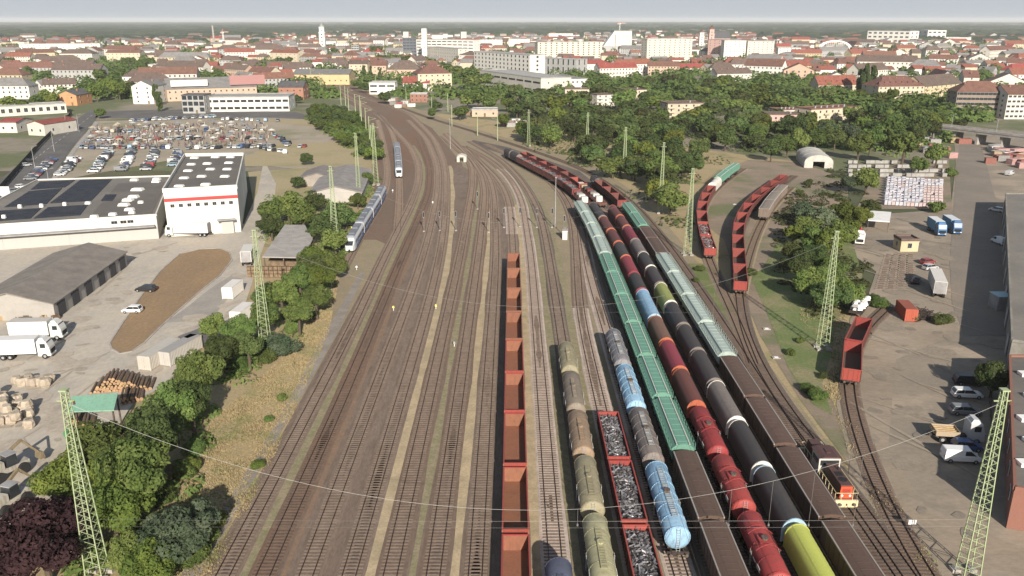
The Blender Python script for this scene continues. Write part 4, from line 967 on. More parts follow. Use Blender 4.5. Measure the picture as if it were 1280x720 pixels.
# yellow hut, canopy, tent
bpx('hut','small yellow hut with a dark flat roof in the middle of the yard','hut',(1125,315),(1147,315),302,4.5,wc='yellow',rc='brown',roof='flat',nf=1,nc=1,ch=0,side=1,door=False)
q=cpx([(1085,276),(1112,278),(1114,266),(1088,264)],3.2); cx=sum(p[0] for p in q)/4; cy=sum(p[1] for p in q)/4
r=thing('carport',(cx,cy,.1),'white roofed carport beside the truck with a red crane','carport'); q=[(x-cx,y-cy) for x,y in q]; m=MB(); m.prism(q if sum(a[0]*b[1]-b[0]*a[1] for a,b in zip(q,q[1:]+q[:1]))>0 else q[::-1],3.1,3.35); link('roof',m.mesh('roof',whitep),r)
for x,y in q: link('post',MB().box(0,0,0,.14,.14,3.1).mesh('post',steel),r,(x*.95,y*.92,0))
tentm=mat('tent_cloth',(.50,.48,.43),(.40,.38,.34),s=.4,rough=.8,fine=.08)
def arch_tent(a,b,depth,rise,lab,wall=3.0):
    p,q=G(*a),G(*b); w=math.dist(p,q); rz=math.atan2(q[1]-p[1],q[0]-p[0]); r=thing('storage_tent',((p[0]+q[0])/2,(p[1]+q[1])/2,.1),lab,'tent',None,rz)
    pr=[(-w/2,0)]+[(-w/2*math.cos(PI*i/10),wall+rise*math.sin(PI*i/10)) for i in range(11)]+[(w/2,0)]
    m=MB(); m.loft([[(x,y,z) for x,z in pr] for y in (0,depth)],cap=False,closed=False); link('cover',m.mesh('cover',tentm,True),r)
    m=MB(); m.add([(x,.05,z) for x,z in pr]+[(-w*.2,.05,0),(-w*.2,.05,wall*1.1),(w*.2,.05,wall*1.1),(w*.2,.05,0)],[(0,1,2,3,4,14,13),(4,5,6,7,8,15,14),(8,9,10,11,12,16,15)]); link('end_cloth',m.mesh('end_cloth',tentm),r)
    m=MB()
    for y in (0,depth*.33,depth*.66,depth): m.tube([(x,y,z+.04) for x,z in pr],.08,4)
    link('hoop_frame',m.mesh('hoop_frame',galv),r)
arch_tent((1005,210),(1041,211),22,3.0,'big white arched storage tent beyond the siding wagons',2.4)
# ---------------------------------------------------------------- town landmarks
KEEP=[]
def B(name,label,cat,a,b,yt,depth,**kw):
    if isinstance(a,tuple): pass
    r=bpx(name,label,cat,a,b,yt,depth,**kw); KEEP.append((r.location.x,r.location.y,math.dist(G(*a),G(*b))/2+depth/2)); return r
B('garage_block','long low garage block with red posts beside the diagonal road','garages',(0,146),(84,141),132,12,wc='pale',rc='lgrey',roof='flat',nf=1,nc=9,wh=2.6,ww=2.2,ch=0,door=False)
B('garage_block','small red-roofed garage behind the road fence','garages',(36,169),(57,170),155,22,wc='pale',rc='crimson',roof='gy',rh=1.5,nf=1,nc=2,ch=0,door=False)
B('garage_block','red-roofed garage at the left edge behind the road fence','garages',(0,166),(22,166),153,16,wc='pale',rc='crimson',roof='gx',rh=1.5,nf=1,nc=2,ch=0,door=False)
B('apartment_house','white four storey house with its gable toward the market','house',(167,130),(193,130),108,26,wc='white',rc='grey',roof='gy',rh=4,nf=4,nc=2,ch=1)
B('apartment_house','white house with a brown roof and dormers behind the gabled white one','house',(154,107),(196,107),96,16,wc='white',rc='brown',roof='hip',rh=6,nf=2,nc=7,dormer=4)
B('house','house with orange walls at the bend of the road','house',(73,132),(97,132),119,22,wc='orange',rc='dgrey',roof='gy',rh=3,nf=2,nc=2)
B('factory_hall','pinkish factory hall with signs along its grey roof','factory',(210,127),(322,123),110,32,wc='peach',rc='grey',roof='gx',rh=7,nf=2,nc=16,ch=0,door=False)
B('warehouse','long white hall with a band of dark windows behind the market','warehouse',(258,140),(362,139),122,26,wc='white',rc='lgrey',roof='flat',nf=2,nc=12,band=True,wh=1.6,ch=0,door=False)
B('glass_pavilion','glass fronted block at the left end of the long white hall','building',(229,142),(257,142),120,14,wc='grey',rc='dgrey',roof='flat',nf=3,nc=4,band=True,wh=2.6,ch=0)
B('brick_house','brick house with a dark roof right of the long white hall','house',(349,125),(380,125),109,18,wc='brick',rc='dgrey',roof='gx',rh=4,nf=2,nc=4)
B('station_hall','long station hall with a grey roof left of the main line','station',(367,106),(437,106),93,30,wc='ochre',rc='grey',roof='gx',rh=4,nf=1,nc=10,ch=0)
B('long_house','long yellow house with a red roof far left','house',(22,78),(70,77),66,16,wc='yellow',rc='brick',roof='gx',rh=5,nf=2,nc=9,dormer=6)
B('long_house','white slab with many windows behind the yellow house','apartment block',(25,64),(126,63),55,16,wc='white',rc='lgrey',roof='flat',nf=3,nc=14,ch=2,ww=2)
B('long_house','dark red roofed hall left of the tall tree column','house',(75,76),(116,76),67,22,wc='pale',rc='brown',roof='hip',rh=6,nf=2,nc=8)
B('long_house','cream row with red roof behind the big green tree','house',(134,77),(176,77),66,18,wc='cream',rc='brick',roof='gx',rh=4,nf=3,nc=8)
B('office_block','white low block behind the brick-red house, far left of centre','office block',(186,90),(224,90),81,16,wc='pale',rc='lgrey',roof='flat',nf=2,nc=8)
# sign boards on the factory roof
fh_=[o for o in COL.objects if o.name=='factory_hall'][0]
for xo,wd,ht,cc in ((-16,26,4.5,(.6,.58,.54)),(26,26,7,(.32,.17,.16))):
    link('sign_board',MB().box(0,0,0,wd,.4,ht).mesh('sign_board',paint(cc,.6,.1)),fh_,(xo,-15.2,ZT(800,0)*0+10.5))
# white clock tower
def tower(label,px,yb,yt,w,kind):
    x,y=G(px,yb); z=ZT(y,yt); r=thing('clock_tower' if kind=='clock' else 'church_tower',(x,y,.1),label,'tower'); wm=wallm('white' if kind!='red' else 'pink'); KEEP.append((x,y,w+6))
    m=MB(); m.box(0,0,-.5,w,w,z*.60); m.box(0,0,z*.60-.5,w*1.12,w*1.12,z*.03); m.box(0,0,z*.62,w*.86,w*.86,z*.17); m.box(0,0,z*.79,w*1.0,w*1.0,z*.02)
    link('shaft',m.mesh('shaft',wm),r)
    m=MB(); m.cyl((0,0,z*.81),(0,0,z*.88),w*.36,12); m.loft([[(rr*math.cos(2*PI*i/12),rr*math.sin(2*PI*i/12),z*zz) for i in range(12)] for zz,rr in ((.80,w*.5),(.83,w*.45),(.865,w*.28),(.875,w*.2),(.92,w*.2),(.94,w*.26),(.965,w*.12),(1.0,.1))]); link('dome',m.mesh('dome',roofm((.30,.33,.30) if kind=='clock' else 'brick')),r)
    for i,zz in enumerate((.15,.28,.41,.52,.66)):
        for a in range(3): link('window',win_mesh(w*.25,z*.05),r,((w/2+.03)*math.sin(a*PI/2)*(.86 if zz>.6 else 1),-(w/2+.03)*math.cos(a*PI/2)*(.86 if zz>.6 else 1),z*zz),a*PI/2)
    if kind=='clock': link('clock_face',MB().cyl((0,-w*.43-.05,z*.73),(0,-w*.43-.25,z*.73),w*.2,16).mesh('clock_face',whitep),r)
tower('tall white clock tower with a small dome on the skyline',404,62,27,11,'clock')
tower('white church tower left of the red-capped one',876,60,36,10,'w')
tower('church tower with a red cap beside the white one',888,60,31,11,'red')
B('church','church with a long dark roof between tower and white gable','church',(892,60),(912,60),48,40,wc='pink',rc='dgrey',roof='gx',rh=14,nf=1,nc=5,wh=8,ww=2,ch=0)
B('office_block','grey office block right of the white clock tower','office block',(440,70),(449,70),57,20,wc='grey',rc='grey',roof='flat',nf=5,nc=3,band=True)
B('office_block','dark glass office block left of the stepped white block','office block',(504,70),(521,70),48,22,wc=(.12,.13,.15),rc='dgrey',roof='flat',nf=6,nc=4,band=True,ch=0)
B('apartment_block','long white stepped apartment block with ribbon balconies','apartment block',(521,72),(592,74),50,18,wc='white',rc='lgrey',roof='flat',nf=6,nc=11,band=True,ch=3,door=False)
B('stair_tower','slim white stair tower rising over the stepped white block','tower',(528,75),(534,75),36,12,wc='white',rc='lgrey',roof='flat',nf=6,nc=1,ch=0,door=False)
B('apartment_block','long pale block with small windows in front of the stepped one','apartment block',(534,74),(573,78),60,16,wc='pale',rc='lgrey',roof='flat',nf=4,nc=14,ch=0,door=False,ww=1.6)
B('house','white house with a brown roof below the pale apartment block','house',(574,82),(598,83),69,18,wc='white',rc='brown',roof='hip',rh=4,nf=3,nc=5)
B('apartment_block','grid fronted white block with dark square windows','apartment block',(593,93),(662,101),67,18,wc='white',rc='lgrey',roof='flat',nf=6,nc=15,ww=2.6,wh=2.2,ch=2,side=1,door=False)
B('office_block','white block with tall grey window bays above the round office','office block',(664,92),(720,95),74,20,wc='grey',rc='lgrey',roof='flat',nf=2,nc=9,wh=6,ww=2,ch=3,door=False)
B('office_block','low white office with a wide dark grey roof','office block',(680,115),(735,113),99,34,wc='white',rc='grey',roof='hip',rh=3,nf=2,nc=10,ch=0,ww=2)
B('office_block','low white flat-roofed block left of the wide grey-roofed office','office block',(600,105),(676,118),93,28,wc='pale',rc='lgrey',roof='flat',nf=2,nc=8,ch=0,band=True)
B('manor_house','big cream house with a hipped brown roof beside the line','house',(523,114),(565,113),92,26,wc='cream',rc='brick',roof='hip',rh=7,nf=4,nc=6,ch=3)
B('row_house','low house with bright red roof left of the cream house','house',(504,114),(537,114),104,14,wc='white',rc='crimson',roof='gx',rh=5,nf=2,nc=6,ch=2)
B('office_block','white two storey office with long window bands','office block',(462,118),(494,118),104,16,wc='white',rc='lgrey',roof='flat',nf=2,nc=3,band=True,ch=0)
B('row_house','cream terraced house with brown roof left of the main line','house',(437,97),(460,97),80,18,wc='cream',rc='brown',roof='gx',rh=4,nf=3,nc=4)
B('row_house','peach house with red gable roof in the row by the line','house',(461,96),(483,96),82,18,wc='peach',rc='brick',roof='gx',rh=5,nf=3,nc=4)
B('row_house','long house with brown mansard roof in the row by the line','house',(484,97),(526,97),87,18,wc='peach',rc='brown',roof='hip',rh=7,nf=2,nc=8,ch=4,dormer=5)
B('shed','small brick signal house left of the throat tracks','signal house',(513,128),(534,128),118,9,wc='brick',rc='lgrey',roof='flat',nf=2,nc=4,ch=0)
B('shed','pale flat-roofed shed with red tractor in front','shed',(590,146),(622,146),138,12,wc='peach',rc='lgrey',roof='flat',nf=1,nc=3,ch=0)
B('row_house','white and orange block far left of the line','house',(338,77),(372,78),66,18,wc='cream',rc='red',roof='gx',rh=4,nf=3,nc=6)
B('office_block','long low cream block with a pale roof far behind the factory','office block',(320,76),(352,76),62,14,wc='pale',rc='brown',roof='gx',rh=6,nf=2,nc=8)
B('apartment_block','wide cream eight storey slab with balconies','apartment block',(672,76),(752,75),53,16,wc=(.56,.52,.44),rc='lgrey',roof='flat',nf=8,nc=12,ch=3,bal=False,ww=2.4,wh=1.7,door=False)
B('apartment_block','cream tower block with dark vertical stair strips','apartment block',(808,77),(864,76),49,18,wc=(.55,.51,.44),rc='lgrey',roof='flat',nf=9,nc=9,ch=3,ww=1.8,door=False)
B('apartment_block','pink-walled tower block right of the red-roofed houses','apartment block',(884,73),(912,74),50,18,wc='pink',rc='grey',roof='flat',nf=8,nc=5,ch=1,door=False)
B('apartment_block','white tower block with grey stripes right of the pink one','apartment block',(904,75),(931,75),51,20,wc='white',rc='lgrey',roof='flat',nf=8,nc=5,ch=2,door=False,ww=1.2)
B('apartment_block','white tower block at the right end of the tower row','apartment block',(933,75),(966,75),52,20,wc='pale',rc='lgrey',roof='flat',nf=8,nc=6,ch=2,door=False,ww=1.2)
for x0,x1,yb,yt,dsc in ((462,480,58,51,'between the stubby block and clock tower'),(598,628,60,50,'above the grid fronted block'),(636,662,58,49,'left of the wide cream slab'),(540,566,52,44,'behind the stepped block'),(795,806,66,56,'left of the cream tower block'),(972,1000,72,60,'right of the white tower row'),(420,436,62,54,'just right of the clock tower'),(686,716,48,42,'far behind the wide cream slab'),(1290,1320,96,82,'at the far right edge')):
    B('apartment_block','pale distant apartment block '+dsc,'apartment block',(x0,yb),(x1,yb),yt,16,wc='pale' if x0%2 else 'white',rc='lgrey',roof='flat',nf=5,nc=6,ch=1,door=False,ww=1.6)
B('hall','red-roofed hall in front of the cream slab','hall',(728,88),(764,87),80,22,wc='white',rc='crimson',roof='hip',rh=5,nf=1,nc=6,ch=0)
# theatre with slanted roof
p,q=G(752,64),G(792,64); w=q[0]-p[0]; z=ZT(p[1],39); r=thing('theatre',((p[0]+q[0])/2,p[1],.1),'white theatre with a long slanting side and flat top','theatre'); KEEP.append((r.location.x,r.location.y,w))
m=MB(); m.loft([[(-w*.55,y,0),(-w*.12,y,z),(w*.42,y,z),(w*.42,y,0)] for y in (0,34)]); link('body',m.mesh('body',wallm('white')),r)
link('front_block',MB().box(w*.17,-2,0,w*.5,3.8,z*.86).mesh('front_block',wallm('pale')),r); link('roof_edge',MB().box(w*.15,16,z,w*.56,34,1.2).mesh('roof_edge',greyp),r); link('plinth',MB().box(0,-8,0,w*1.25,8,z*.28).mesh('plinth',wallm('grey')),r)
B('flats','two storey flats with balconies among the trees, tiled red edge','flats',(706,129),(736,129),112,12,wc='cream',rc='brown',roof='flat',nf=3,nc=5,bal=True,ch=1)
B('flats','pale terraced flats with roof garden between tree crowns','flats',(764,124),(808,123),113,14,wc='cream',rc='pink' if 0 else 'brown',roof='flat',nf=2,nc=7,bal=True,ch=2)
B('flats','lower stepped terrace left below the flats with roof garden','flats',(746,133),(768,132),119,10,wc='pale',rc='brown',roof='flat',nf=3,nc=3,bal=True,ch=0)
B('flats','cream stepped flats nearest the wood','flats',(834,147),(880,146),130,14,wc='cream',rc='brown',roof='flat',nf=3,nc=5,bal=True,ch=1)
B('row_house','long brown-roofed block at the right of the wood','house',(1000-104,104),(1043-104,103),92,16,wc='pale',rc='brown',roof='gx',rh=5,nf=2,nc=9,ch=4)
B('row_house','long bright red roof behind the wood','house',(848,90),(884,90),85,14,wc='pale',rc='crimson',roof='gx',rh=5,nf=1,nc=8,ch=2)
B('row_house','red-roofed yellow-walled block with many small windows','house',(1022,120),(1071,119),106,14,wc='cream',rc='red',roof='gx',rh=7,nf=2,nc=9,ch=4,dormer=7)
B('apartment_house','big cream corner block with red mansard roof and dormers','house',(1096,128),(1153,127),108,22,wc='cream',rc='brick',roof='hip',rh=7,nf=4,nc=10,ch=5,dormer=8)
B('apartment_house','cream wing with white balconies behind the poplars','house',(1154,126),(1200,121),106,20,wc='yellow',rc='brown',roof='gx',rh=7,nf=4,nc=8,bal=True,ch=3)
B('office_block','brown office block with rows of dark windows by the bridge','office block',(1192,146),(1254,147),115,18,wc='brown',rc='brick',roof='hip',rh=6,nf=5,nc=12,ww=2.6,wh=1.7,ch=2,door=False)
B('office_block','pale block with vertical strips right of the brown office','office block',(1255,149),(1300,149),118,20,wc='pale',rc='brick',roof='gx',rh=5,nf=5,nc=8,ww=2,ch=2,door=False)
B('flats','pink flats with low front among the trees','flats',(959,160),(1004,160),144,12,wc='pink',rc='brown',roof='flat',nf=2,nc=7,ch=1)
B('flats','white flats with rows of roof chimneys behind the pink flats','flats',(972,150),(1012,149),138,12,wc='white',rc='brick',roof='flat',nf=2,nc=5,ch=6,bal=True)
B('flats','pale yellow flats with red parapet right of the pink flats','flats',(1012,158),(1072,154),136,13,wc='cream',rc='brick',roof='flat',nf=3,nc=8,ch=6,bal=True)
B('factory','white industrial complex on the far skyline','factory',(1083,53),(1136,54),39,60,wc='white',rc='lgrey',roof='flat',nf=3,nc=8,ch=4,ww=8,wh=4,door=False)
B('factory','dark central block of the far industrial complex','factory',(1136,51),(1158,51),38,50,wc=(.14,.16,.19),rc='dgrey',roof='flat',nf=3,nc=3,ch=1,door=False)
B('factory','white right-hand block of the far industrial complex','factory',(1158,53),(1181,53),38,60,wc='white',rc='lgrey',roof='flat',nf=3,nc=4,ch=1,ww=8,wh=4,door=False)
B('factory','long low white hall right of the far industrial complex','factory',(1176,53),(1213,53),47,60,wc='white',rc='lgrey',roof='flat',nf=1,nc=4,ch=1,ww=8,door=False)
# white arch bridge
p=G(1023,64); q=G(1063,64); w=q[0]-p[0]; r=thing('arch_bridge',((p[0]+q[0])/2,p[1],.1),'white steel arch bridge over the far roofs','bridge'); z=ZT(p[1],52); KEEP.append((r.location.x,r.location.y,w/2))
for y in (-5,5):
    m=MB(); m.tube([(-w/2*math.cos(PI*i/16),y,2+z*.95*math.sin(PI*i/16)) for i in range(17)],1.3,6)
    for i in range(1,16): m.bar((-w/2+w*i/16,y,2),(-w/2+w*i/16,y,2+z*.95*math.sqrt(max(0,1-(1-i/8)**2))),.5)
    link('arch',m.mesh('arch',whitep),r)
link('deck',MB().box(0,0,1,w*1.3,12,1.6).mesh('deck',concrete),r)
# cranes
def crane(px,yb,yt,jl,lab,ja=0):
    x,y=G(px,yb); z=ZT(y,yt); r=thing('tower_crane',(x,y,.1),lab,'crane',None,ja); m=MB()
    for i in (-1,1):
        for j in (-1,1): m.bar((i*1.1,j*1.1,0),(i*1.1,j*1.1,z),.45)
    n=int(z/5)
    for i in range(n): m.bar((-1.1,-1.1,z*i/n),(1.1,-1.1,z*(i+1)/n),.3); m.bar((1.1,1.1,z*i/n),(1.1,-1.1,z*(i+1)/n),.3)
    link('mast',m.mesh('mast',whitep),r); m=MB(); m.bar((-jl*.3,0,z),(jl,0,z),1.0,1.6); m.bar((0,0,z),(0,0,z+6),.8); m.bar((0,0,z+6),(jl*.7,0,z+.8),.25); m.bar((0,0,z+6),(-jl*.28,0,z+.8),.25); m.box(-jl*.27,0,z-3,4,2.5,3)
    link('jib',m.mesh('jib',paint((.55,.30,.25),.5,.1)),r); link('operator_cab',MB().box(2,-1.5,z-2.5,2,2,2.2).mesh('operator_cab',whitep),r)
crane(774,50,29,18,'white tower crane over the cream tower blocks'); crane(280,56,40,14,'small crane at the far left of the town')
x,y=G(268,56); r=thing('chimney_stack',(x,y,.1),'thin pale chimney stack left of the small crane','chimney'); link('shaft',MB().cyl((0,0,0),(0,0,ZT(y,32)),2.6,14,1.9).mesh('shaft',concrete),r); link('rim',MB().cyl((0,0,ZT(y,32)-2),(0,0,ZT(y,32)+.3),2.2,14).mesh('rim',concrete),r)
for px,yb,yt,l in ((508,52,40,'stubby'),(580,54,40,'grey'),(433,54,42,'white')):
    x,y=G(px,yb); z=ZT(y,yt); r=thing('water_tower' ,(x,y,.1),'%s far tower block rising from the roofs right of the clock tower'%l,'tower'); link('shaft',MB().box(0,0,0,14,14,z).mesh('shaft',wallm('pale')),r); link('roof',MB().box(0,0,z,14.6,14.6,1).mesh('roof',roofm('lgrey')),r)
# road bridge
a,b=G(1150,172),G(1330,196); w=math.dist(a,b); rz=math.atan2(b[1]-a[1],b[0]-a[0]); r=thing('road_bridge',((a[0]+b[0])/2,(a[1]+b[1])/2,.1),'grey concrete road bridge crossing behind the depot yard','bridge',None,rz)
link('deck',MB().box(0,4,5.2,w,9,1.1).mesh('deck',concrete),r); m=MB(); 
for y in (-.6,8.6): m.box(0,y,6.3,w,.25,.9)
link('parapet',m.mesh('parapet',concrete),r)
for i in range(6): link('pier',MB().box(0,4,0,1.2,7,5.2).mesh('pier',concrete),r,(-w/2+w*(i+.5)/6,0,0))
link('lamp',MB().box(0,0,6.3,.15,.15,7).bar((0,0,13.2),(1.6,0,13.4),.12).mesh('lamp',galv),r,(-w*.27,-.3,0)); link('lamp',MB().box(0,0,6.3,.15,.15,7).bar((0,0,13.2),(1.6,0,13.4),.12).mesh('lamp',galv),r,(w*.05,-.3,0))
# ---------------------------------------------------------------- ordinary houses of the town
POP=[] # (object, look, px, py)
HT={}
def htpl(k):
    if k not in HT:
        w,d,h,roof,rh,wc,rc,nf,nc=k; HT[k]=btpl(w,d,h,roof,rh,wc,rc,nf,nc,ch=1 if w<18 else 2,side=1,door=False,ww=1.3,wh=1.6)
    return HT[k]
rh_=random.Random(3)
STYR=[(46,13,11,'gx',6,3,12),(58,14,12,'gx',6,3,14),(36,14,11,'gx',6,3,9),(64,13,10,'hip',6,3,15),(30,16,10,'hip',6,3,7),(26,13,9,'gy',6,3,5)]
STY=[(16,11,6.5,'gx',4,2,5),(12,12,6.5,'hip',4,2,4),(26,12,9,'gx',5,3,8),(34,13,10,'gx',5,3,10),(20,13,9.5,'hip',5,3,6),(13,16,6,'gy',4.5,2,3),(28,14,8,'hip',6,2,8),(11,10,5,'gy',4,1,3),(44,14,11,'gx',5,3,12)]
def zone(px,py):
    if px<330: return .55
    if px<640: return .7
    if px<960: return .7
    return 1
poly_no=[[(640,180),(640,118),(690,118),(840,95),(960,100),(1190,130),(1190,200),(900,220)],[(360,72),(470,112),(600,150),(640,180),(560,175),(440,140),(380,92),(330,70)],[(60,150),(130,134),(470,134),(470,230),(0,230)]]
treesp=[[(98,95),(115,75),(190,78),(195,95),(150,133),(118,133)]]
n=0; tries=0; placed=[]
while n<285 and tries<14000:
    tries+=1
    px=rh_.uniform(-25,1300); u=rh_.random(); py=47+ (u**1.25)*(80 if px>960 or px<360 else 55)
    if px<360: py=min(py,128)
    if 640<px<960 and py>99: continue
    if 430<px<640 and py>97: continue
    if any(inside((px,py),q) for q in poly_no+treesp): continue
    x,y=G(px,py)
    st=rh_.choice(STYR) if (px>940 or px<300) and y>560 and rh_.random()<.72 else rh_.choice(STY) if y>700 else rh_.choice(STY[:3]+STY[4:6]+STY[7:8]); w,d,h,roof,rhh,nf,nc=st
    rad=w*.46 if w>30 else w*.55
    if any((x-a)**2+(y-b)**2<(rad+c*.9+2)**2 for a,b,c in KEEP): continue
    if any((x-a)**2+(y-b)**2<(rad*.95+c)**2 for a,b,c in placed): continue
    placed.append((x,y,rad)); 
    wc=rh_.choice(['cream','white','white','pale','yellow','peach','pale','grey','white','pale']); rc=rh_.choices(['red','brick','orange','brown','grey','crimson'],[4,5,2,4,2,1] if px>900 else [2,3,1,5,4,.6])[0]
    k=(w,d,h,roof,rhh,wc,rc,nf,nc)
    s_=rh_.uniform(.9,1.12); rz=rh_.choice([0,0,0,.25,-.3,.5,-.6,1.2]) +(.15 if px>960 else 0)+rh_.uniform(-.1,.1)
    o=spawn(htpl(k),'town_house',(x,y,.1),rz,'x','house','ordinary houses of the town',None,(s_,s_,s_))
    rn={'red':'red','brick':'brick-red','orange':'orange','brown':'brown','grey':'grey','crimson':'dark red'}[rc]; look='%s-roofed %s house'%(rn,{'pale':'off-white','peach':'peach'}.get(wc,wc))
    POP.append((o,look,px,py)); n+=1
# the rest of the roofs far out read as one mass
m=MB(); far_r=random.Random(9); fh=[]
for i in range(2300):
    px=far_r.uniform(-10,1290); py=far_r.uniform(39,56) if i<1200 else far_r.uniform(50,100)
    if px>960 and py<48: continue
    if px<340 and py<50: continue
    if any(inside((px,py),q) for q in poly_no+treesp): continue
    if 430<px<960 and py>88: continue
    x,y=G(px,py); w,d,h,rh2=far_r.uniform(10,26),far_r.uniform(9,13),far_r.uniform(4,9),far_r.uniform(3,5); a=far_r.uniform(-.5,.5); c,s_=math.cos(a),math.sin(a)
    if any((x-e)**2+(y-f)**2<(w*.5+g)**2 for e,f,g in KEEP) or any((x-e)**2+(y-f)**2<(w*.45+g)**2 for e,f,g in placed): continue
    if i>=1200:
        if any((x-e)**2+(y-f)**2<250 for e,f in fh): continue
        fh.append((x,y))
    m.mi=far_r.choice([0,0,1]); m.box(x,y,0,w,d,h,a); m.mi=far_r.choice([2,3,4,4,5,5])
    L_=lambda u,v,z:(x+u*c-v*s_,y+u*s_+v*c,z)
    m.add([L_(-w/2-.3,-d/2-.4,h),L_(w/2+.3,-d/2-.4,h),L_(w/2+.3,d/2+.4,h),L_(-w/2-.3,d/2+.4,h),L_(-w/2-.3,0,h+rh2),L_(w/2+.3,0,h+rh2)],[(0,1,5,4),(2,3,4,5),(1,2,5),(3,0,4)])
o=link('far_houses',m.mesh('far_houses',[wallm('white'),wallm('cream'),roofm('brick'),roofm('red'),roofm('brown'),roofm('grey')])); o['kind']='stuff'; o['label']='mass of small far roofs below the skyline'
# ---------------------------------------------------------------- trees
def leafm(n,c,c2,tr=.42): return mat('foliage_'+n,c,c2,s=1.6,rough=.75,var=.34,fine=.35,fs=9,lo=.4,hi=.62,trans=tr,spec=.15)
LM={'green':leafm('green',(.12,.175,.05),(.175,.225,.068)),'dark':leafm('dark',(.092,.132,.046),(.125,.165,.058)),'light':leafm('light',(.17,.205,.045),(.12,.16,.04)),'silver':leafm('silver',(.14,.17,.105),(.09,.125,.07)),
    'purple':leafm('purple',(.07,.036,.04),(.095,.05,.05)),'olive':leafm('olive',(.10,.115,.042),(.07,.095,.034)),'dry':leafm('dry',(.20,.17,.08),(.15,.15,.06))}
bark=mat('bark',(.10,.075,.055),(.07,.055,.04),s=3,rough=.95,fine=.2)
def crown_mesh(seed,n,leaf,flat_=.8,clumps=18,spread=.62,col=False,name='crown',rmin=.24,rmax=.44):
    """many small leaf faces gathered in clumps; unit crown centred at the origin"""
    r=random.Random(seed); cs=[]
    for i in range(clumps):
        while True:
            v=Vector((r.gauss(0,1),r.gauss(0,1),r.gauss(0,1)))
            if v.length>.1: break
        v.normalize(); k=spread*(r.uniform(.55,1.08)); 
        if col: p=Vector((v.x*.45,v.y*.45,r.uniform(-1,1))); rad=.36*(1.1-abs(p.z)*.5)
        else:
            if v.z<-.35: v.z*=.4
            p=Vector((v.x*k,v.y*k,v.z*k*flat_)); rad=r.uniform(rmin,rmax)
        cs.append((p,rad))
    if not col: cs.append((Vector((0,0,0)),.5))
    V=[];F=[]; tot=sum(c[1]**2 for c in cs)
    for p,rad in cs:
        m=int(n*rad*rad/tot)
        for _ in range(m):
            v=Vector((r.gauss(0,1),r.gauss(0,1),r.gauss(0,1))); v.normalize()
            q=p+v*rad*(1-abs(r.gauss(0,.16)))
            q.z=max(q.z,-.85 if not col else -1.2)
            nrm=(v+Vector((r.uniform(-.7,.7),r.uniform(-.7,.7),r.uniform(-.3,.9)))).normalized()
            t=nrm.orthogonal().normalized(); t=Matrix.Rotation(r.uniform(0,6.28),3,nrm)@t; b=nrm.cross(t)
            s=leaf*r.uniform(.6,1.35); o=len(V)
            V+=[q-t*s,q-b*s*.55+nrm*s*.12,q+t*s,q+b*s*.55+nrm*s*.12]; F.append((o,o+1,o+2,o+3))
    me=bpy.data.meshes.new(name); me.from_pydata([tuple(v) for v in V],[],F); me.update(); me.materials.append(LM['green']); return me
def trunk_mesh(seed,h,rad):
    r=random.Random(seed); m=MB(); pts=[(0,0,-.2),(r.uniform(-.1,.1)*h*.3,r.uniform(-.1,.1)*h*.3,h*.45),(r.uniform(-.15,.15)*h*.3,0,h*.75)]
    m.cyl(pts[0],pts[1],rad*1.25,7,rad*.8,False); m.cyl(pts[1],pts[2],rad*.8,6,rad*.4,False)
    for i in range(5):
        a=i*1.3+r.random(); z=h*r.uniform(.35,.6); l=h*.32; m.cyl((pts[1][0]*z/h*2,pts[1][1]*z/h*2,z),(math.cos(a)*l*.8,math.sin(a)*l*.8,z+l*.7),rad*.45,5,rad*.12,False)
    return m.mesh('trunk',bark)
NEAR=[crown_mesh(i,11500,.052,.8,46,.80,rmin=.15,rmax=.34) for i in range(4)]
MID=[crown_mesh(20+i,3600,.088,.85,30,.74,rmin=.18,rmax=.38) for i in range(5)]
FARC=[crown_mesh(40+i,1100,.15,.85,14,.62) for i in range(5)]
NBUSH=[crown_mesh(60+i,6500,.06,.62,26,.72,name='foliage') for i in range(3)]
MBUSH=[crown_mesh(70+i,1500,.12,.6,14,.7,name='foliage') for i in range(3)]
COLM=[crown_mesh(80+i,1800,.14,1,16,.6,True) for i in range(2)]
TRK=[trunk_mesh(i,1.0,.035) for i in range(4)]
rt=random.Random(21)
KW={'green':'green','dark':'dark green','light':'light yellow-green','silver':'silvery green','purple':'dark purple','olive':'olive green','dry':'dry straw-coloured'}
def tree(x,y,r,h,kind='green',lod=None,look=None,col=False,grp='leafy trees around the tracks and town'):
    if lod is None: lod=0 if y<190 else (1 if y<420 else 2)
    root=thing('poplar_tree' if col else 'leafy_tree',(x,y,0),look or 'x','tree',grp,rt.uniform(0,6.28))
    if col: me=rt.choice(COLM); sc_=(r,r,h*.46); cz=h*.54
    else:
        me=rt.choice((NEAR,MID,FARC)[lod]); zr=min(h*.5,r*.95); sc_=(r,r*rt.uniform(.88,1.1),zr); cz=h-zr*.92
    o=link('crown',recol(me,{'foliage_green':LM[kind]}),root,(0,0,cz)); o.scale=sc_
    t=link('trunk',rt.choice(TRK),root); t.scale=(h,h,h*.95)
    if look is None: px,py=PX(x,y,h*.6); POP.append((root,('%s %s'%(('small' if h<7 else 'tall' if h>13 else 'round'),KW[kind]))+(' poplar' if col else ' tree'),px,py))
    return root
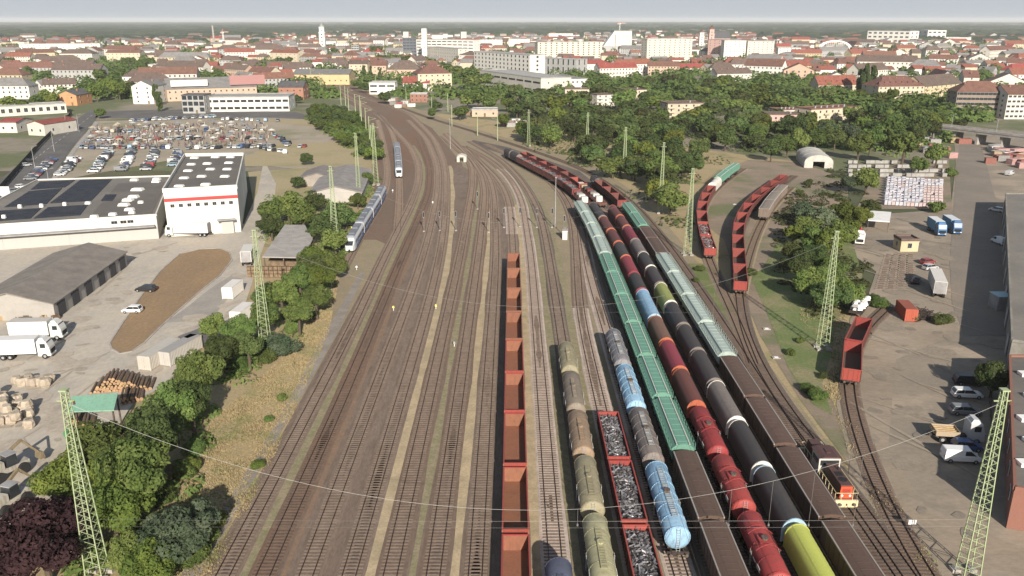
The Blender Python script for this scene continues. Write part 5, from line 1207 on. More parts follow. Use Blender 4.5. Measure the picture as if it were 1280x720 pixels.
def bush(x,y,r,kind='green',hk=.9,look=None):
    root=thing('shrub',(x,y,0),look or 'x','shrub','shrubs around the yards',rt.uniform(0,6.28))
    o=link('foliage',recol(rt.choice(NBUSH if y<200 else MBUSH),{'foliage_green':LM[kind]}),root,(0,0,r*hk*.62)); o.scale=(r,r,r*hk)
    s_=link('stem',rt.choice(TRK),root); s_.scale=(r*.9,r*.9,r*.7)
    if look is None: px,py=PX(x,y,r); POP.append((root,'%s %s shrub'%('small' if r<2 else 'broad',KW[kind]),px,py))
def tpx(px,py,r,h,kind='green',**k):
    """px,py: where the middle of the crown is seen"""
    x,y=G(px,py,h*.6); return tree(x,y,r,h,kind,**k)
for a in [(92,592,4.6,10,'light'),(128,560,4.8,11,'green'),(168,590,5.0,11,'green'),(185,552,4.2,11,'dark'),(140,625,4.6,9,'light'),(118,632,3.6,8,'green'),(215,508,4.6,10,'green'),(190,535,4.2,10,'dark'),(248,468,4.4,10,'green'),(238,505,3.6,9,'dark'),(275,440,3.8,9,'dark'),
  (297,412,3.4,8,'green'),(310,432,3.4,8,'dark'),(268,408,3.0,7,'green'),(330,395,3.6,8,'green'),(352,368,3.8,9,'green'),(375,350,3.6,9,'green'),(333,372,3.2,8,'dark'),(395,372,3.4,8,'green'),(372,392,3.3,8,'green'),
  (342,262,4.6,9,'green'),(360,255,5,10,'green'),(378,268,4.6,10,'green'),(338,280,4,8,'olive'),(392,250,4,8,'dark'),(405,285,4.6,10,'dark'),(420,268,4.8,10,'dark'),(432,270,3.6,8,'green'),(395,320,4.2,9,'light'),(400,345,4,9,'light'),(385,335,4,9,'olive'),(418,300,3.6,8,'green'),(447,248,3.2,6,'green'),(458,222,3,6,'green'),(415,328,4,8,'green'),
  (10,690,3.6,7,'light'),(188,700,3.4,6,'light'),(165,690,3.0,6,'green'),(382,197,3.2,6,'dark'),(372,226,3.2,5,'dark')]: tpx(*a)
tpx(50,668,6.0,10,'purple',look='dark purple-leaved tree at the bottom left of the green mast',lod=0)
tpx(222,655,5.2,8,'silver',look='silvery green rounded tree beside the dusty trackside path',lod=0)
for px,py,r,k in [(268,650,1.6,'light'),(255,668,1.8,'green'),(352,430,3.6,'silver'),(330,445,2.2,'green'),(300,455,2.0,'green'),(362,408,2.2,'green'),(245,560,1.6,'green'),(240,580,1.5,'light'),(225,590,2,'green'),(175,660,1.8,'green'),(380,395,1.4,'light'),(352,497,1.0,'green'),(336,523,.9,'green'),(322,580,1.1,'light'),(395,392,1,'green'),(287,455,1.6,'olive'),(200,620,2.0,'green'),(285,432,1.8,'dark'),(190,660,2.4,'green'),(240,692,2.2,'green'),(1022,492,1.9,'green'),(1010,485,1.4,'green'),(1000,425,1.0,'green'),(988,440,1.1,'green'),(1030,470,1,'olive'),(938,340,1.6,'green'),(1100,378,2.2,'green'),(1090,372,1.8,'olive'),(1178,398,2.2,'olive'),(1145,395,1.6,'dry'),(1170,258,3.4,'green'),(1190,215,3,'green'),(1000,240,1.8,'green'),(1010,228,2,'olive'),(983,330,2.0,'olive'),(875,335,1.4,'green'),(870,350,1,'green')]:
    x,y=G(px,py,r*.6); bush(x,y,r,k)
for a in [(1085,222,5.2,10,'green'),(1000,330,4.2,8,'olive'),(1020,350,4.6,9,'green'),(1040,365,4.4,8,'dark'),(1060,362,3.8,7,'green'),(1020,318,4.2,8,'dark'),(1035,335,4.4,9,'green'),(1050,290,4.6,9,'green'),(1028,270,5,9,'silver'),(1010,282,4,8,'green'),(1055,262,4.4,8,'light'),(1075,268,3.8,7,'light'),(1088,258,3.6,7,'olive'),(1040,300,4.6,9,'light'),(990,312,3.2,6,'olive'),(1005,262,4,8,'silver'),(992,290,3,6,'light'),(1018,296,4,8,'green'),(1062,285,3.5,7,'light'),(1243,470,3.2,6.5,'olive'),(1275,505,2,4,'green'),(1060,228,3,7,'silver'),
   (985,180,5,10,'green'),(965,185,5,10,'dark'),(945,168,5.5,11,'green'),(1172,190,5.5,11,'green'),(1150,205,4,8,'green'),(1130,180,7,16,'green'),(1115,160,7,17,'green'),(1145,158,7,16,'dark'),(1165,150,6,12,'light'),(1180,152,5,9,'light'),(1200,155,5,8,'olive'),(1100,140,6,15,'dark'),(1090,170,6,14,'green'),(1075,180,6,12,'green'),(1060,165,6,12,'silver'),(1045,170,6,11,'dark'),(1035,160,6,11,'silver'),(1020,172,6,11,'green'),(1000,172,6,11,'green'),
   (630,148,5,9,'light'),(598,120,9,15,'green'),(584,122,7,13,'green'),(612,125,7,13,'green'),(620,114,7,12,'green'),(645,112,8,14,'dark'),(655,118,8,13,'dark'),(668,118,6,11,'green'),(636,128,6,11,'light'),(575,138,6,10,'green'),(545,130,5,9,'dark'),(540,140,4,8,'green'),(480,120,6,10,'dark'),(470,105,6,10,'green'),(445,104,6,9,'green'),(455,108,6,9,'dark'),(372,122,4,7,'dark'),(497,103,5,10,'green'),(525,112,5,9,'green'),(415,88,6,12,'green'),
   (470,62,14,20,'green'),(478,72,12,14,'dark'),(495,72,14,15,'green'),(510,74,14,15,'green'),(525,75,14,15,'green'),(540,78,13,15,'green'),(555,82,13,14,'dark'),(570,88,13,15,'green'),(585,92,12,15,'green'),(600,90,13,14,'green'),(605,98,12,14,'green'),(590,100,11,13,'green')]: tpx(*a)
for px,py,h,r in [(1082,103,24,5),(1090,103,22,5),(1075,105,20,4.5),(128,52,22,6),(132,60,20,6),(195,120,14,3.2),(199,128,12,3),(110,90,14,4),(235,100,10,3),(455,90,12,3),(463,92,13,3),(475,95,14,3),(154,60,16,5)]:
    x,y=G(px,py,h*.5); tree(x,y,r,h,'dark',col=True)
# big green clump behind the market
for a in [(125,92,9,15,'green'),(135,105,9,16,'light'),(148,110,8,15,'light'),(160,108,8,14,'dark'),(120,112,8,15,'light'),(152,92,8,13,'green'),(35,88,10,14,'dark'),(48,86,9,13,'dark'),(60,92,8,12,'green'),(78,88,7,11,'green'),(55,118,7,11,'green'),(10,128,8,12,'light'),(25,130,7,10,'light'),(62,122,7,11,'light'),(45,125,7,11,'green'),(108,105,7,12,'green'),(160,75,10,13,'green'),(175,78,10,13,'green'),(185,76,9,12,'green'),(218,92,7,10,'green'),(245,92,7,10,'olive'),(260,95,7,10,'green'),(270,92,7,11,'green'),(225,72,9,12,'dark'),(248,78,8,11,'dark'),(232,86,8,11,'dark'),(285,72,8,11,'olive'),(125,140,4,7,'green'),(295,100,6,8,'green'),(305,105,6,8,'green'),(350,75,8,11,'dark'),(360,74,8,11,'green'),(12,75,9,12,'green'),(418,62,9,12,'green'),(340,88,8,10,'green')]: tpx(*a)
# belts and woods filled at even spacing
def fill_wood(poly,sp,r0,r1,h0,h1,kinds,mx):
    W=[G(*p) for p in poly]; x0,x1=min(p[0] for p in W),max(p[0] for p in W); y0,y1=min(p[1] for p in W),max(p[1] for p in W); done=[]; t=0
    while len(done)<mx and t<mx*40:
        t+=1; p=(rt.uniform(x0,x1),rt.uniform(y0,y1))
        if not inside(p,W) or any((p[0]-a)**2+(p[1]-b)**2<sp*sp for a,b in done): continue
        if any((p[0]-a)**2+(p[1]-b)**2<(c*.62+2)**2 for a,b,c in KEEP): continue
        done.append(p); tree(p[0],p[1],rt.uniform(r0,r1),rt.uniform(h0,h1),rt.choice(kinds))
fill_wood([(380,152),(395,138),(430,140),(460,160),(472,195),(468,212),(455,195),(430,180)],6.5,4,5.5,5,7,['green','green','dark','light','green'],46)
fill_wood([(655,176),(690,196),(760,222),(815,262),(848,285),(860,262),(868,235),(885,212),(920,190),(985,190),(960,165),(860,152),(780,150),(700,152)],9.6,5,7,8,12,['green','green','dark','olive','dark','light'],84)
fill_wood([(650,160),(700,150),(800,148),(990,178),(1000,150),(960,120),(880,105),(800,112),(690,128),(640,140)],14,7,9.5,9,14,['green','dark','green','olive','light'],62)
fill_wood([(1000,158),(1190,150),(1196,178),(1120,196),(1040,182),(1000,178)],9,5,7,9,13,['green','dark','olive','light'],26)
fill_wood([(960,115),(1090,128),(1190,140),(1190,150),(1080,150),(1075,130),(960,128)],12,5,8,9,13,['green','dark','light'],20)
# only the trees that show largest stay single; the small far ones become one mass
import numpy as np
bpy.context.view_layer.update()
tl=[o for o in COL.objects if o.get('category')=='tree']
tl.sort(key=lambda o:-([c for c in o.children if c.name.startswith('crown')][0].scale[0]/o.location.y))
far_t=tl[296:]; FV=[]; FF=[]; FM=[]; ML=[]; off=0
for o in far_t:
    for c in list(o.children):
        if c.name.startswith('crown'):
            me=c.data; a=np.empty(len(me.vertices)*3,dtype=np.float32); me.vertices.foreach_get('co',a); a=a.reshape(-1,3); M=np.array(c.matrix_world)
            FV.append(a@M[:3,:3].T+M[:3,3]); f=np.arange(len(a)).reshape(-1,4)+off; FF.append(f); off+=len(a)
            m_=me.materials[0]
            if m_ not in ML: ML.append(m_)
            FM+= [ML.index(m_)]*len(f)
        bpy.data.objects.remove(c)
dead=set(o.name for o in far_t); POP[:]=[p for p in POP if p[0].name not in dead]
for o in far_t: bpy.data.objects.remove(o)
me=bpy.data.meshes.new('far_trees'); me.from_pydata(np.concatenate(FV).tolist(),[],np.concatenate(FF).tolist())
for m_ in ML: me.materials.append(m_)
me.polygons.foreach_set('material_index',FM); me.update(); o=link('far_trees',me); o['kind']='stuff'; o['label']='mass of the smaller far trees behind the wood'
# undergrowth and far woods as masses
def mass(name,label,pts,n,leaf,kinds,seed=1,zs=1.0):
    r=random.Random(seed); m=MB(); V=m.v; F=m.f
    for x,y,rad,h in pts:
        for _ in range(n):
            v=Vector((r.gauss(0,1),r.gauss(0,1),abs(r.gauss(0,1)))).normalized(); q=Vector((x+v.x*rad,y+v.y*rad,v.z*h*r.uniform(.75,1.05)))
            nr=(v+Vector((r.uniform(-.6,.6),r.uniform(-.6,.6),r.uniform(0,.8)))).normalized(); t=nr.orthogonal().normalized(); t=Matrix.Rotation(r.uniform(0,6.28),3,nr)@t; b=nr.cross(t); s=leaf*r.uniform(.6,1.4)
            o=len(V); V.extend([q-t*s,q-b*s*.6,q+t*s,q+b*s*.6]); F.append((o,o+1,o+2,o+3)); m.m.append(0)
    m.v=[tuple(v) for v in V]; me=m.mesh(name,LM[kinds]); o=link(name,me); o['kind']='stuff'; o['label']=label; return o
def region(poly,n,r0,r1,h0,h1,seed):
    r=random.Random(seed); W=[G(*p) for p in poly]; x0,x1=min(p[0] for p in W),max(p[0] for p in W); y0,y1=min(p[1] for p in W),max(p[1] for p in W); out=[]
    t=0
    while len(out)<n and t<n*30:
        t+=1; p=(r.uniform(x0,x1),r.uniform(y0,y1))
        if inside(p,W) and not any((p[0]-a)**2+(p[1]-b)**2<(c*.55)**2 for a,b,c in KEEP): out.append((*p,r.uniform(r0,r1),r.uniform(h0,h1)))
    return out
mass('undergrowth','low dark undergrowth below the wood right of the tracks',region([(655,176),(690,196),(760,222),(815,262),(850,292),(862,262),(868,232),(885,208),(930,190),(1000,190),(1000,150),(960,120),(880,105),(800,112),(640,140)],620,3,7,1.5,4.5,1),40,.7,'olive',1)
mass('undergrowth','green undergrowth along the left tree belt',region([(60,730),(80,640),(150,560),(215,500),(300,425),(340,380),(352,345),(330,290),(330,245),(400,240),(470,225),(462,265),(430,330),(395,385),(352,450),(265,520),(235,600),(200,720)],260,1.4,2.8,.7,2.0,2),70,.34,'green',2)
mass('undergrowth','thick green undergrowth in the belt left of the station throat',region([(385,150),(398,140),(430,140),(460,158),(472,195),(468,210),(455,200),(430,182)],130,2.5,4,1.5,3.2,7),60,.6,'green',9)
mass('undergrowth','garden greenery between the trees behind the arched tent',region([(985,185),(1000,150),(1100,135),(1192,150),(1196,176),(1120,196),(1045,184)],220,3,6,2,5,8),60,.8,'green',10)
mass('undergrowth','green undergrowth between the sidings and the depot yard',region([(975,255),(1050,205),(1095,260),(1065,300),(1085,345),(1065,395),(1000,400),(965,320)],120,1.4,3.2,.6,1.8,3),60,.4,'olive',3)
tm=[]
rr_=random.Random(4)
for i in range(2300):
    px=rr_.uniform(-20,1300); py=44+rr_.random()**1.2*(110 if px>960 else 80)
    if px<500 and py>126: continue
    if any(inside((px,py),q) for q in poly_no[1:]): continue
    x,y=G(px,py)
    if any((x-a)**2+(y-b)**2<(c*.75+4)**2 for a,b,c in KEEP) or any((x-a)**2+(y-b)**2<(c*.9+3)**2 for a,b,c in placed): continue
    tm.append((x,y,rr_.uniform(5,10),rr_.uniform(6,12)))
mass('town_greenery','green mass of garden trees between the far houses',tm,120,1.6,'green',5)
# far-off wood: overlapping domed canopies to the skyline
m=MB(); rr_=random.Random(8)
for i in range(5200):
    y=2300*math.exp(rr_.random()**.8*math.log(15500/2300)); x=rr_.uniform(-.68,.68)*y
    dens=.5+.5*math.sin(x*.0013+y*.0007)+.35*math.sin(x*.004-y*.0011)
    if y<4200 and rr_.random()>max(.18,dens): continue
    if y>=4200 and rr_.random()>max(.3,dens*.9): continue
    px=PX(x,y)[0]
    if y<3300 and 330<px<960: continue
    rx=rr_.uniform(25,60)*(1+y/6000); ry=rr_.uniform(30,70)*(1+y/6000); h=rr_.uniform(9,19); k=7; a0=rr_.random(); o=len(m.v); m.v.append((x,y,h)); 
    for zz,f in ((.8,.6),(0,1)):
        for j in range(k): m.v.append((x+rx*f*math.cos(2*PI*(j+a0)/k)*rr_.uniform(.75,1.2),y+ry*f*math.sin(2*PI*(j+a0)/k)*rr_.uniform(.75,1.2),h*zz*rr_.uniform(.8,1.15)))
    fs=[(o,o+1+j,o+1+(j+1)%k) for j in range(k)]+[(o+1+j,o+1+k+j,o+1+k+(j+1)%k,o+1+(j+1)%k) for j in range(k)]; m.f+=fs; m.m+=[0]*len(fs)
o=link('woodland',m.mesh('woodland',mat('far_canopy',(.026,.042,.022),(.042,.06,.03),s=.004,rough=1,fine=.45,fs=.07,var=0))); o['kind']='stuff'; o['label']='far-off woods reaching the skyline'
# dry grass tufts on the near banks
m=MB(); V=[];F=[]; rg=random.Random(6)
gp=[G(*p) for p in [(180,735),(262,735),(330,600),(410,420),(425,345),(400,380),(350,450),(262,530),(232,610)]]; gp2=[G(*p) for p in [(960,330),(1000,310),(1000,400),(1040,440),(1030,490),(1090,640),(1160,735),(1190,735),(1100,590),(1062,520),(1050,450),(1060,400),(985,300)]]
cnt=0
for poly,N_ in ((gp,17000),(gp2,5000)):
    x0,x1=min(p[0] for p in poly),max(p[0] for p in poly); y0,y1=min(p[1] for p in poly),max(p[1] for p in poly); k=0
    while k<N_:
        p=(rg.uniform(x0,x1),rg.uniform(y0,y1))
        if not inside(p,poly): continue
        k+=1; h=rg.uniform(.10,.32)*(1+.6*math.sin(p[0]*.7)*math.sin(p[1]*.5))
        for _ in range(3):
            a=rg.uniform(0,6.28); w_=rg.uniform(.05,.13); lx,ly=math.cos(a)*w_,math.sin(a)*w_; o=len(V); tx,ty=rg.uniform(-.2,.2),rg.uniform(-.2,.2)
            V+=[(p[0]-lx,p[1]-ly,.04),(p[0]+lx,p[1]+ly,.04),(p[0]+tx,p[1]+ty,h)]; F.append((o,o+1,o+2))
me=bpy.data.meshes.new('grass'); me.from_pydata(V,[],F); me.materials.append(mat('tall_grass',(.35,.28,.155),(.22,.22,.095),s=.16,rough=.95,lo=.5,hi=.62,fine=.3,fs=3,trans=.2)); me.update(); o=link('grass',me); o['kind']='stuff'; o['label']='tall dry grass on the banks beside the tracks'
# ---------------------------------------------------------------- vehicles
carP=mat('car_paint',(.5,.5,.5),rough=.3,fine=0,spec=.5)
def cpaint(n,c): return mat('car_'+n,c,rough=.32,fine=.03,fs=1,spec=.5)
CC={'white':(.72,.72,.70),'silver':(.42,.43,.44),'grey':(.20,.21,.22),'black':(.025,.025,.028),'blue':(.05,.09,.22),'red':(.26,.04,.035),'pale blue':(.25,.35,.42),'beige':(.42,.38,.30),'green':(.06,.14,.08)}
WH=[]
def wheel_mesh():
    m=MB(); m.cyl((0,-.1,0),(0,.1,0),.31,12); return m.mesh('wheel',rubber)
WHM=wheel_mesh(); RIM=MB().cyl((0,-.115,0),(0,.115,0),.17,8).mesh('rim',galv)
def car(kind):
    L,W={'hatchback':(4.0,1.72),'saloon':(4.5,1.75),'estate':(4.6,1.76),'suv':(4.5,1.85),'van':(4.9,1.9)}[kind]; hl=L/2
    zb,zs,zr={'hatchback':(.28,.92,1.47),'saloon':(.28,.92,1.44),'estate':(.28,.94,1.5),'suv':(.36,1.02,1.72),'van':(.35,1.15,1.95)}[kind]
    w=W/2
    def rs(x,z,k): return [(x,-w*k,zb),(x,-w*k,z-.12),(x,-w*k*.9,z),(x,w*k*.9,z),(x,w*k,z-.12),(x,w*k,zb)]
    pf={'hatchback':[(-hl,zs-.15,.9),(-hl+.12,zs,.97),(-.3,zs+.02,1),(.9,zs,1),(hl-.35,zs-.16,.97),(hl-.05,zs-.32,.88)],'saloon':[(-hl,zs-.12,.88),(-hl+.2,zs-.02,.97),(-.5,zs,1),(1.0,zs,1),(hl-.4,zs-.15,.97),(hl-.05,zs-.32,.88)],
        'estate':[(-hl,zs-.15,.9),(-hl+.12,zs,.97),(-.3,zs,1),(1.0,zs,1),(hl-.4,zs-.15,.97),(hl-.05,zs-.32,.88)],'suv':[(-hl,zs-.15,.92),(-hl+.12,zs,.98),(0,zs,1),(1.1,zs,1),(hl-.3,zs-.1,.98),(hl-.05,zs-.35,.9)],'van':[(-hl,zs,.95),(-hl+.1,zs,1),(0,zs,1),(1.3,zs,1),(hl-.35,zs-.2,.97),(hl-.05,zs-.45,.9)]}[kind]
    m=MB(); m.loft([rs(*p) for p in pf]); b=m.mesh('body',carP)
    x0,x1,x2,x3={'hatchback':(-hl+.1,-hl+.45,.35,1.05),'saloon':(-hl+.7,-hl+1.35,.35,1.1),'estate':(-hl+.1,-hl+.4,.45,1.15),'suv':(-hl+.1,-hl+.45,.55,1.15),'van':(-hl+.02,-hl+.12,1.0,1.75)}[kind]
    m=MB(); k=.82
    A=[(x0,-w*.93,zs-.02),(x3,-w*.93,zs-.02),(x3,w*.93,zs-.02),(x0,w*.93,zs-.02),(x1,-w*k,zr-.06),(x2,-w*k,zr-.06),(x2,w*k,zr-.06),(x1,w*k,zr-.06)]
    m.add(A,[(0,1,5,4),(1,2,6,5),(2,3,7,6),(3,0,4,7)]); 
    g=m.mesh('windows',glass if kind!='van' else carP)
    m=MB(); m.box((x1+x2)/2,0,zr-.07,x2-x1+.04,W*k+.03,.07,top=(.93,.93)); 
    for y in (-1,1): 
        for (a,bb) in (((x1,zr-.06),(x0,zs)),((x2,zr-.06),(x3,zs)),(((x1+x2)/2,zr-.06),((x1+x2)/2-.05,zs))): m.bar((a[0],y*(w*k+.005),a[1]),(bb[0],y*(w*.93+.005),bb[1]),.07,.03)
    r=m.mesh('roof',carP)
    T=[P_('body',b),P_('windows',g),P_('roof',r)]
    if kind=='van':
        m=MB(); m.add([(x3+.02,-w*.86,zs+.02),(x3+.02,w*.86,zs+.02),(x2+.03,w*.76,zr-.1),(x2+.03,-w*.76,zr-.1)],[(0,1,2,3)])
        for y in (-1,1): m.add([(x3-.12,y*(w*.935+.01),zs+.03),(x2-.1,y*(w*k+.02),zr-.15),(x2-.8,y*(w*k+.02),zr-.15),(x2-.85,y*(w*.935+.01),zs+.03)],[(0,1,2,3)])
        T.append(P_('windscreen',m.mesh('windscreen',glass)))
    for x in (-hl+.78,hl-.8):
        for y in (-w+.08,w-.08): T.append(P_('wheel',WHM,(x,y,.31),0,[P_('rim',RIM)]))
    hm=MB().box(0,0,0,.1,.32,.13).mesh('headlight',whitep); tm=MB().box(0,0,0,.08,.25,.2).mesh('taillight',paint((.4,.03,.03),.4,.05))
    for y in (-w*.66,w*.66): T.append(P_('headlight',hm,(hl-.1,y,zs-.42))); T.append(P_('taillight',tm,(-hl+.02,y,zs-.32)))
    return T
CAR={k:car(k) for k in ('hatchback','saloon','estate','suv','van')}
LITE={k:[p for p in v if p[0] in('body','windows','roof','windscreen')]+[(p[0],p[1],p[2],p[3],[]) for p in v if p[0]=='wheel'] for k,v in CAR.items()}
def put_car(x,y,rz,kind,col,label,group='parked cars',lite=False,z=.15):
    return spawn((LITE if lite else CAR)[kind],'parked_van' if kind=='van' else 'parked_car',(x,y,z),rz,label,'van' if kind=='van' else 'car',group,{carP.name:cpaint(col.replace(' ','_'),CC[col])})
def carpx(px,py,rz,kind,col,label,**k): x,y=G(px,py,.7); return put_car(x,y,math.radians(rz),kind,col,label,**k)
carpx(165,387,180,'hatchback','white','white hatchback parked left of the bare earth patch'); carpx(182,361,175,'estate','black','black estate car beside the bare earth patch')
carpx(26,403,185,'estate','black','black car in the shade above the two white trucks')
for px,py,k,c,l in [(1210,476,'suv','black','black car topmost in the shaded parking row'),(1209,492,'estate','white','white estate car in the shaded parking row'),(1207,513,'estate','grey','grey car below the white estate in the shaded row'),(1209,557,'hatchback','blue','dark blue car half hidden behind the white van'),(1201,571,'van','white','white panel van nearest the camera in the shaded row')]:
    carpx(px,py,-6,k,c,l)
carpx(1249,302,95,'van','white','small white van parked in the shadow beside the long warehouse'); carpx(1163,334,20,'hatchback','silver','silver car beside the yellow hut yard tracks'); carpx(1160,327,20,'hatchback','red','red car touching the silver one in the depot yard')
carpx(1145,350,60,'saloon','black','dark car beside the pale box trailer in the depot yard'); carpx(1262,217,40,'van','silver','silver van in the shade at the far end of the service road'); carpx(1246,262,125,'estate','white','white car angled across the service road')
# street cars on the left road
k=0
for px,py,c in [(33,206,'silver'),(36,201,'black'),(27,233,'white'),(20,238,'grey'),(12,244,'white')]: carpx(px,py,50,rt.choice(['hatchback','estate']),c,'%s car on the diagonal road, %s from the top'%(c,ordn(k)),lite=True); k+=1
for i in range(15):
    t=i/14; px,py=38+27*t,223-24*t; c=['grey','black','silver','red','black','blue','grey','white','black'][i%9]; carpx(px,py,15,rt.choice(['hatchback','estate','saloon']),c,'%s car, %s from the near end of the dark roadside line'%(c,ordn(i)),lite=True,group='cars in the roadside line')
# the market car park: rows of cars
rc_=random.Random(15); MK=0
def row(p0,p1,n,rz,name,jit=.4,prob=1):
    a,b=G(*p0),G(*p1); j=0
    for i in range(n):
        if rc_.random()>prob: continue
        t=(i+.5)/n; x,y=a[0]+(b[0]-a[0])*t+rc_.uniform(-jit,jit),a[1]+(b[1]-a[1])*t+rc_.uniform(-jit,jit)
        c=rc_.choice(['white','white','white','silver','silver','silver','grey','grey','black','blue','pale blue','beige','red','black']); k_=rc_.choice(['hatchback','hatchback','estate','saloon','suv','van'])
        put_car(x,y,math.radians(rz+rc_.choice([0,180])+rc_.uniform(-4,4)),k_,c,'%s %s, %s from near end %s'%(c,k_,ordn(j),name),'cars parked at the open-air market',True,.12); j+=1
for i,(p0,p1,n,nm) in enumerate([((75,221),(95,199),13,'of the market row beside the road'),((116,217),(137,190),16,'of the second market row from the road'),((152,215),(166,188),15,'of the third market row from the road'),((183,214),(194,189),14,'of the fourth market row from the road'),((214,209),(224,189),10,'of the market row left of the striped hall'),((97,215),(118,190),13,'of the first market row'),((60,222),(80,202),0,'')]):
    if n and i<5: row(p0,p1,n,5,nm)
for i,(p0,p1,n,nm) in enumerate([((235,187),(345,184),20,'of the long market row nearest the camera'),((100,186),(230,186),20,'of the cross row behind the columns'),((160,152),(270,147),26,'of the farthest row behind the market'),((275,150),(350,152),12,'of the back row by the meadow'),((110,176),(330,174),26,'of the middle cross row'),((130,166),(330,163),26,'of the upper cross row'),((345,170),(362,184),8,'of the short row at the market edge'),((322,186),(360,192),8,'of the front row by the meadow'),((365,186),(385,184),3,'of the lone cars on the meadow'),((415,175),(452,177),4,'of the cars on the far meadow edge')]):
    a,b=G(*p0),G(*p1); row(p0,p1,n,90+(10 if i%2 else -5),nm,.8,.85)
# market stalls and visitors
ST=[]
for c in ((.5,.48,.44),(.22,.10,.09),(.16,.18,.22),(.36,.32,.24),(.36,.36,.35)):
    m=MB(); m.add([(-1.6,-1.3,2.0),(1.6,-1.3,2.0),(1.6,1.3,2.0),(-1.6,1.3,2.0),(0,0,2.9)],[(0,1,4),(1,2,4),(2,3,4),(3,0,4)]); f=MB()
    for x in (-1.5,1.5):
        for y in (-1.2,1.2): f.bar((x,y,0),(x,y,2.05),.06)
    ST.append([P_('canopy',m.mesh('canopy',mat('cloth_%d'%int(c[0]*99+c[2]*10),c,rough=.8,fine=.08,fs=2,var=.1))),P_('frame',f.mesh('frame',galv)),P_('table',MB().box(0,-.9,.7,2.6,.8,.06).box(-1.2,-.9,0,.06,.7,.7).box(1.2,-.9,0,.06,.7,.7).mesh('table',wood))])
q=[G(*p) for p in [(100,188),(118,160),(200,156),(330,155),(345,168),(330,183),(235,184)]]; sp_=[]; t=0
while len(sp_)<62 and t<4000:
    t+=1; p=(rc_.uniform(min(a[0] for a in q),max(a[0] for a in q)),rc_.uniform(min(a[1] for a in q),max(a[1] for a in q)))
    if not inside(p,q) or any(math.dist(p,s_)<6 for s_ in sp_): continue
    sp_.append(p); i=rc_.randrange(5); o=spawn(ST[i],'market_stall',(*p,.1),rc_.uniform(0,3),'x','stall','stalls of the open-air market'); px,py=PX(*p); POP.append((o,'%s-roofed market stall'%('white','red','dark blue','tan','grey')[i],px,py))
m=MB()
for _ in range(420):
    while True:
        p=(rc_.uniform(min(a[0] for a in q),max(a[0] for a in q)),rc_.uniform(min(a[1] for a in q),max(a[1] for a in q)))
        if inside(p,q): break
    m.mi=rc_.randrange(4); m.cyl((*p,.1),(*p,1.45),.2,5,.26); m.mi=4; m.cyl((*p,1.45),(*p,1.72),.11,5,.1)
o=link('crowd',m.mesh('crowd',[paint((.05,.06,.12),.8,.1),paint((.4,.38,.35),.8,.1),paint((.16,.09,.08),.8,.1),paint((.06,.05,.05),.8,.1),paint((.28,.19,.14),.8,.05)])); o['kind']='stuff'; o['label']='crowd of visitors between the market stalls'
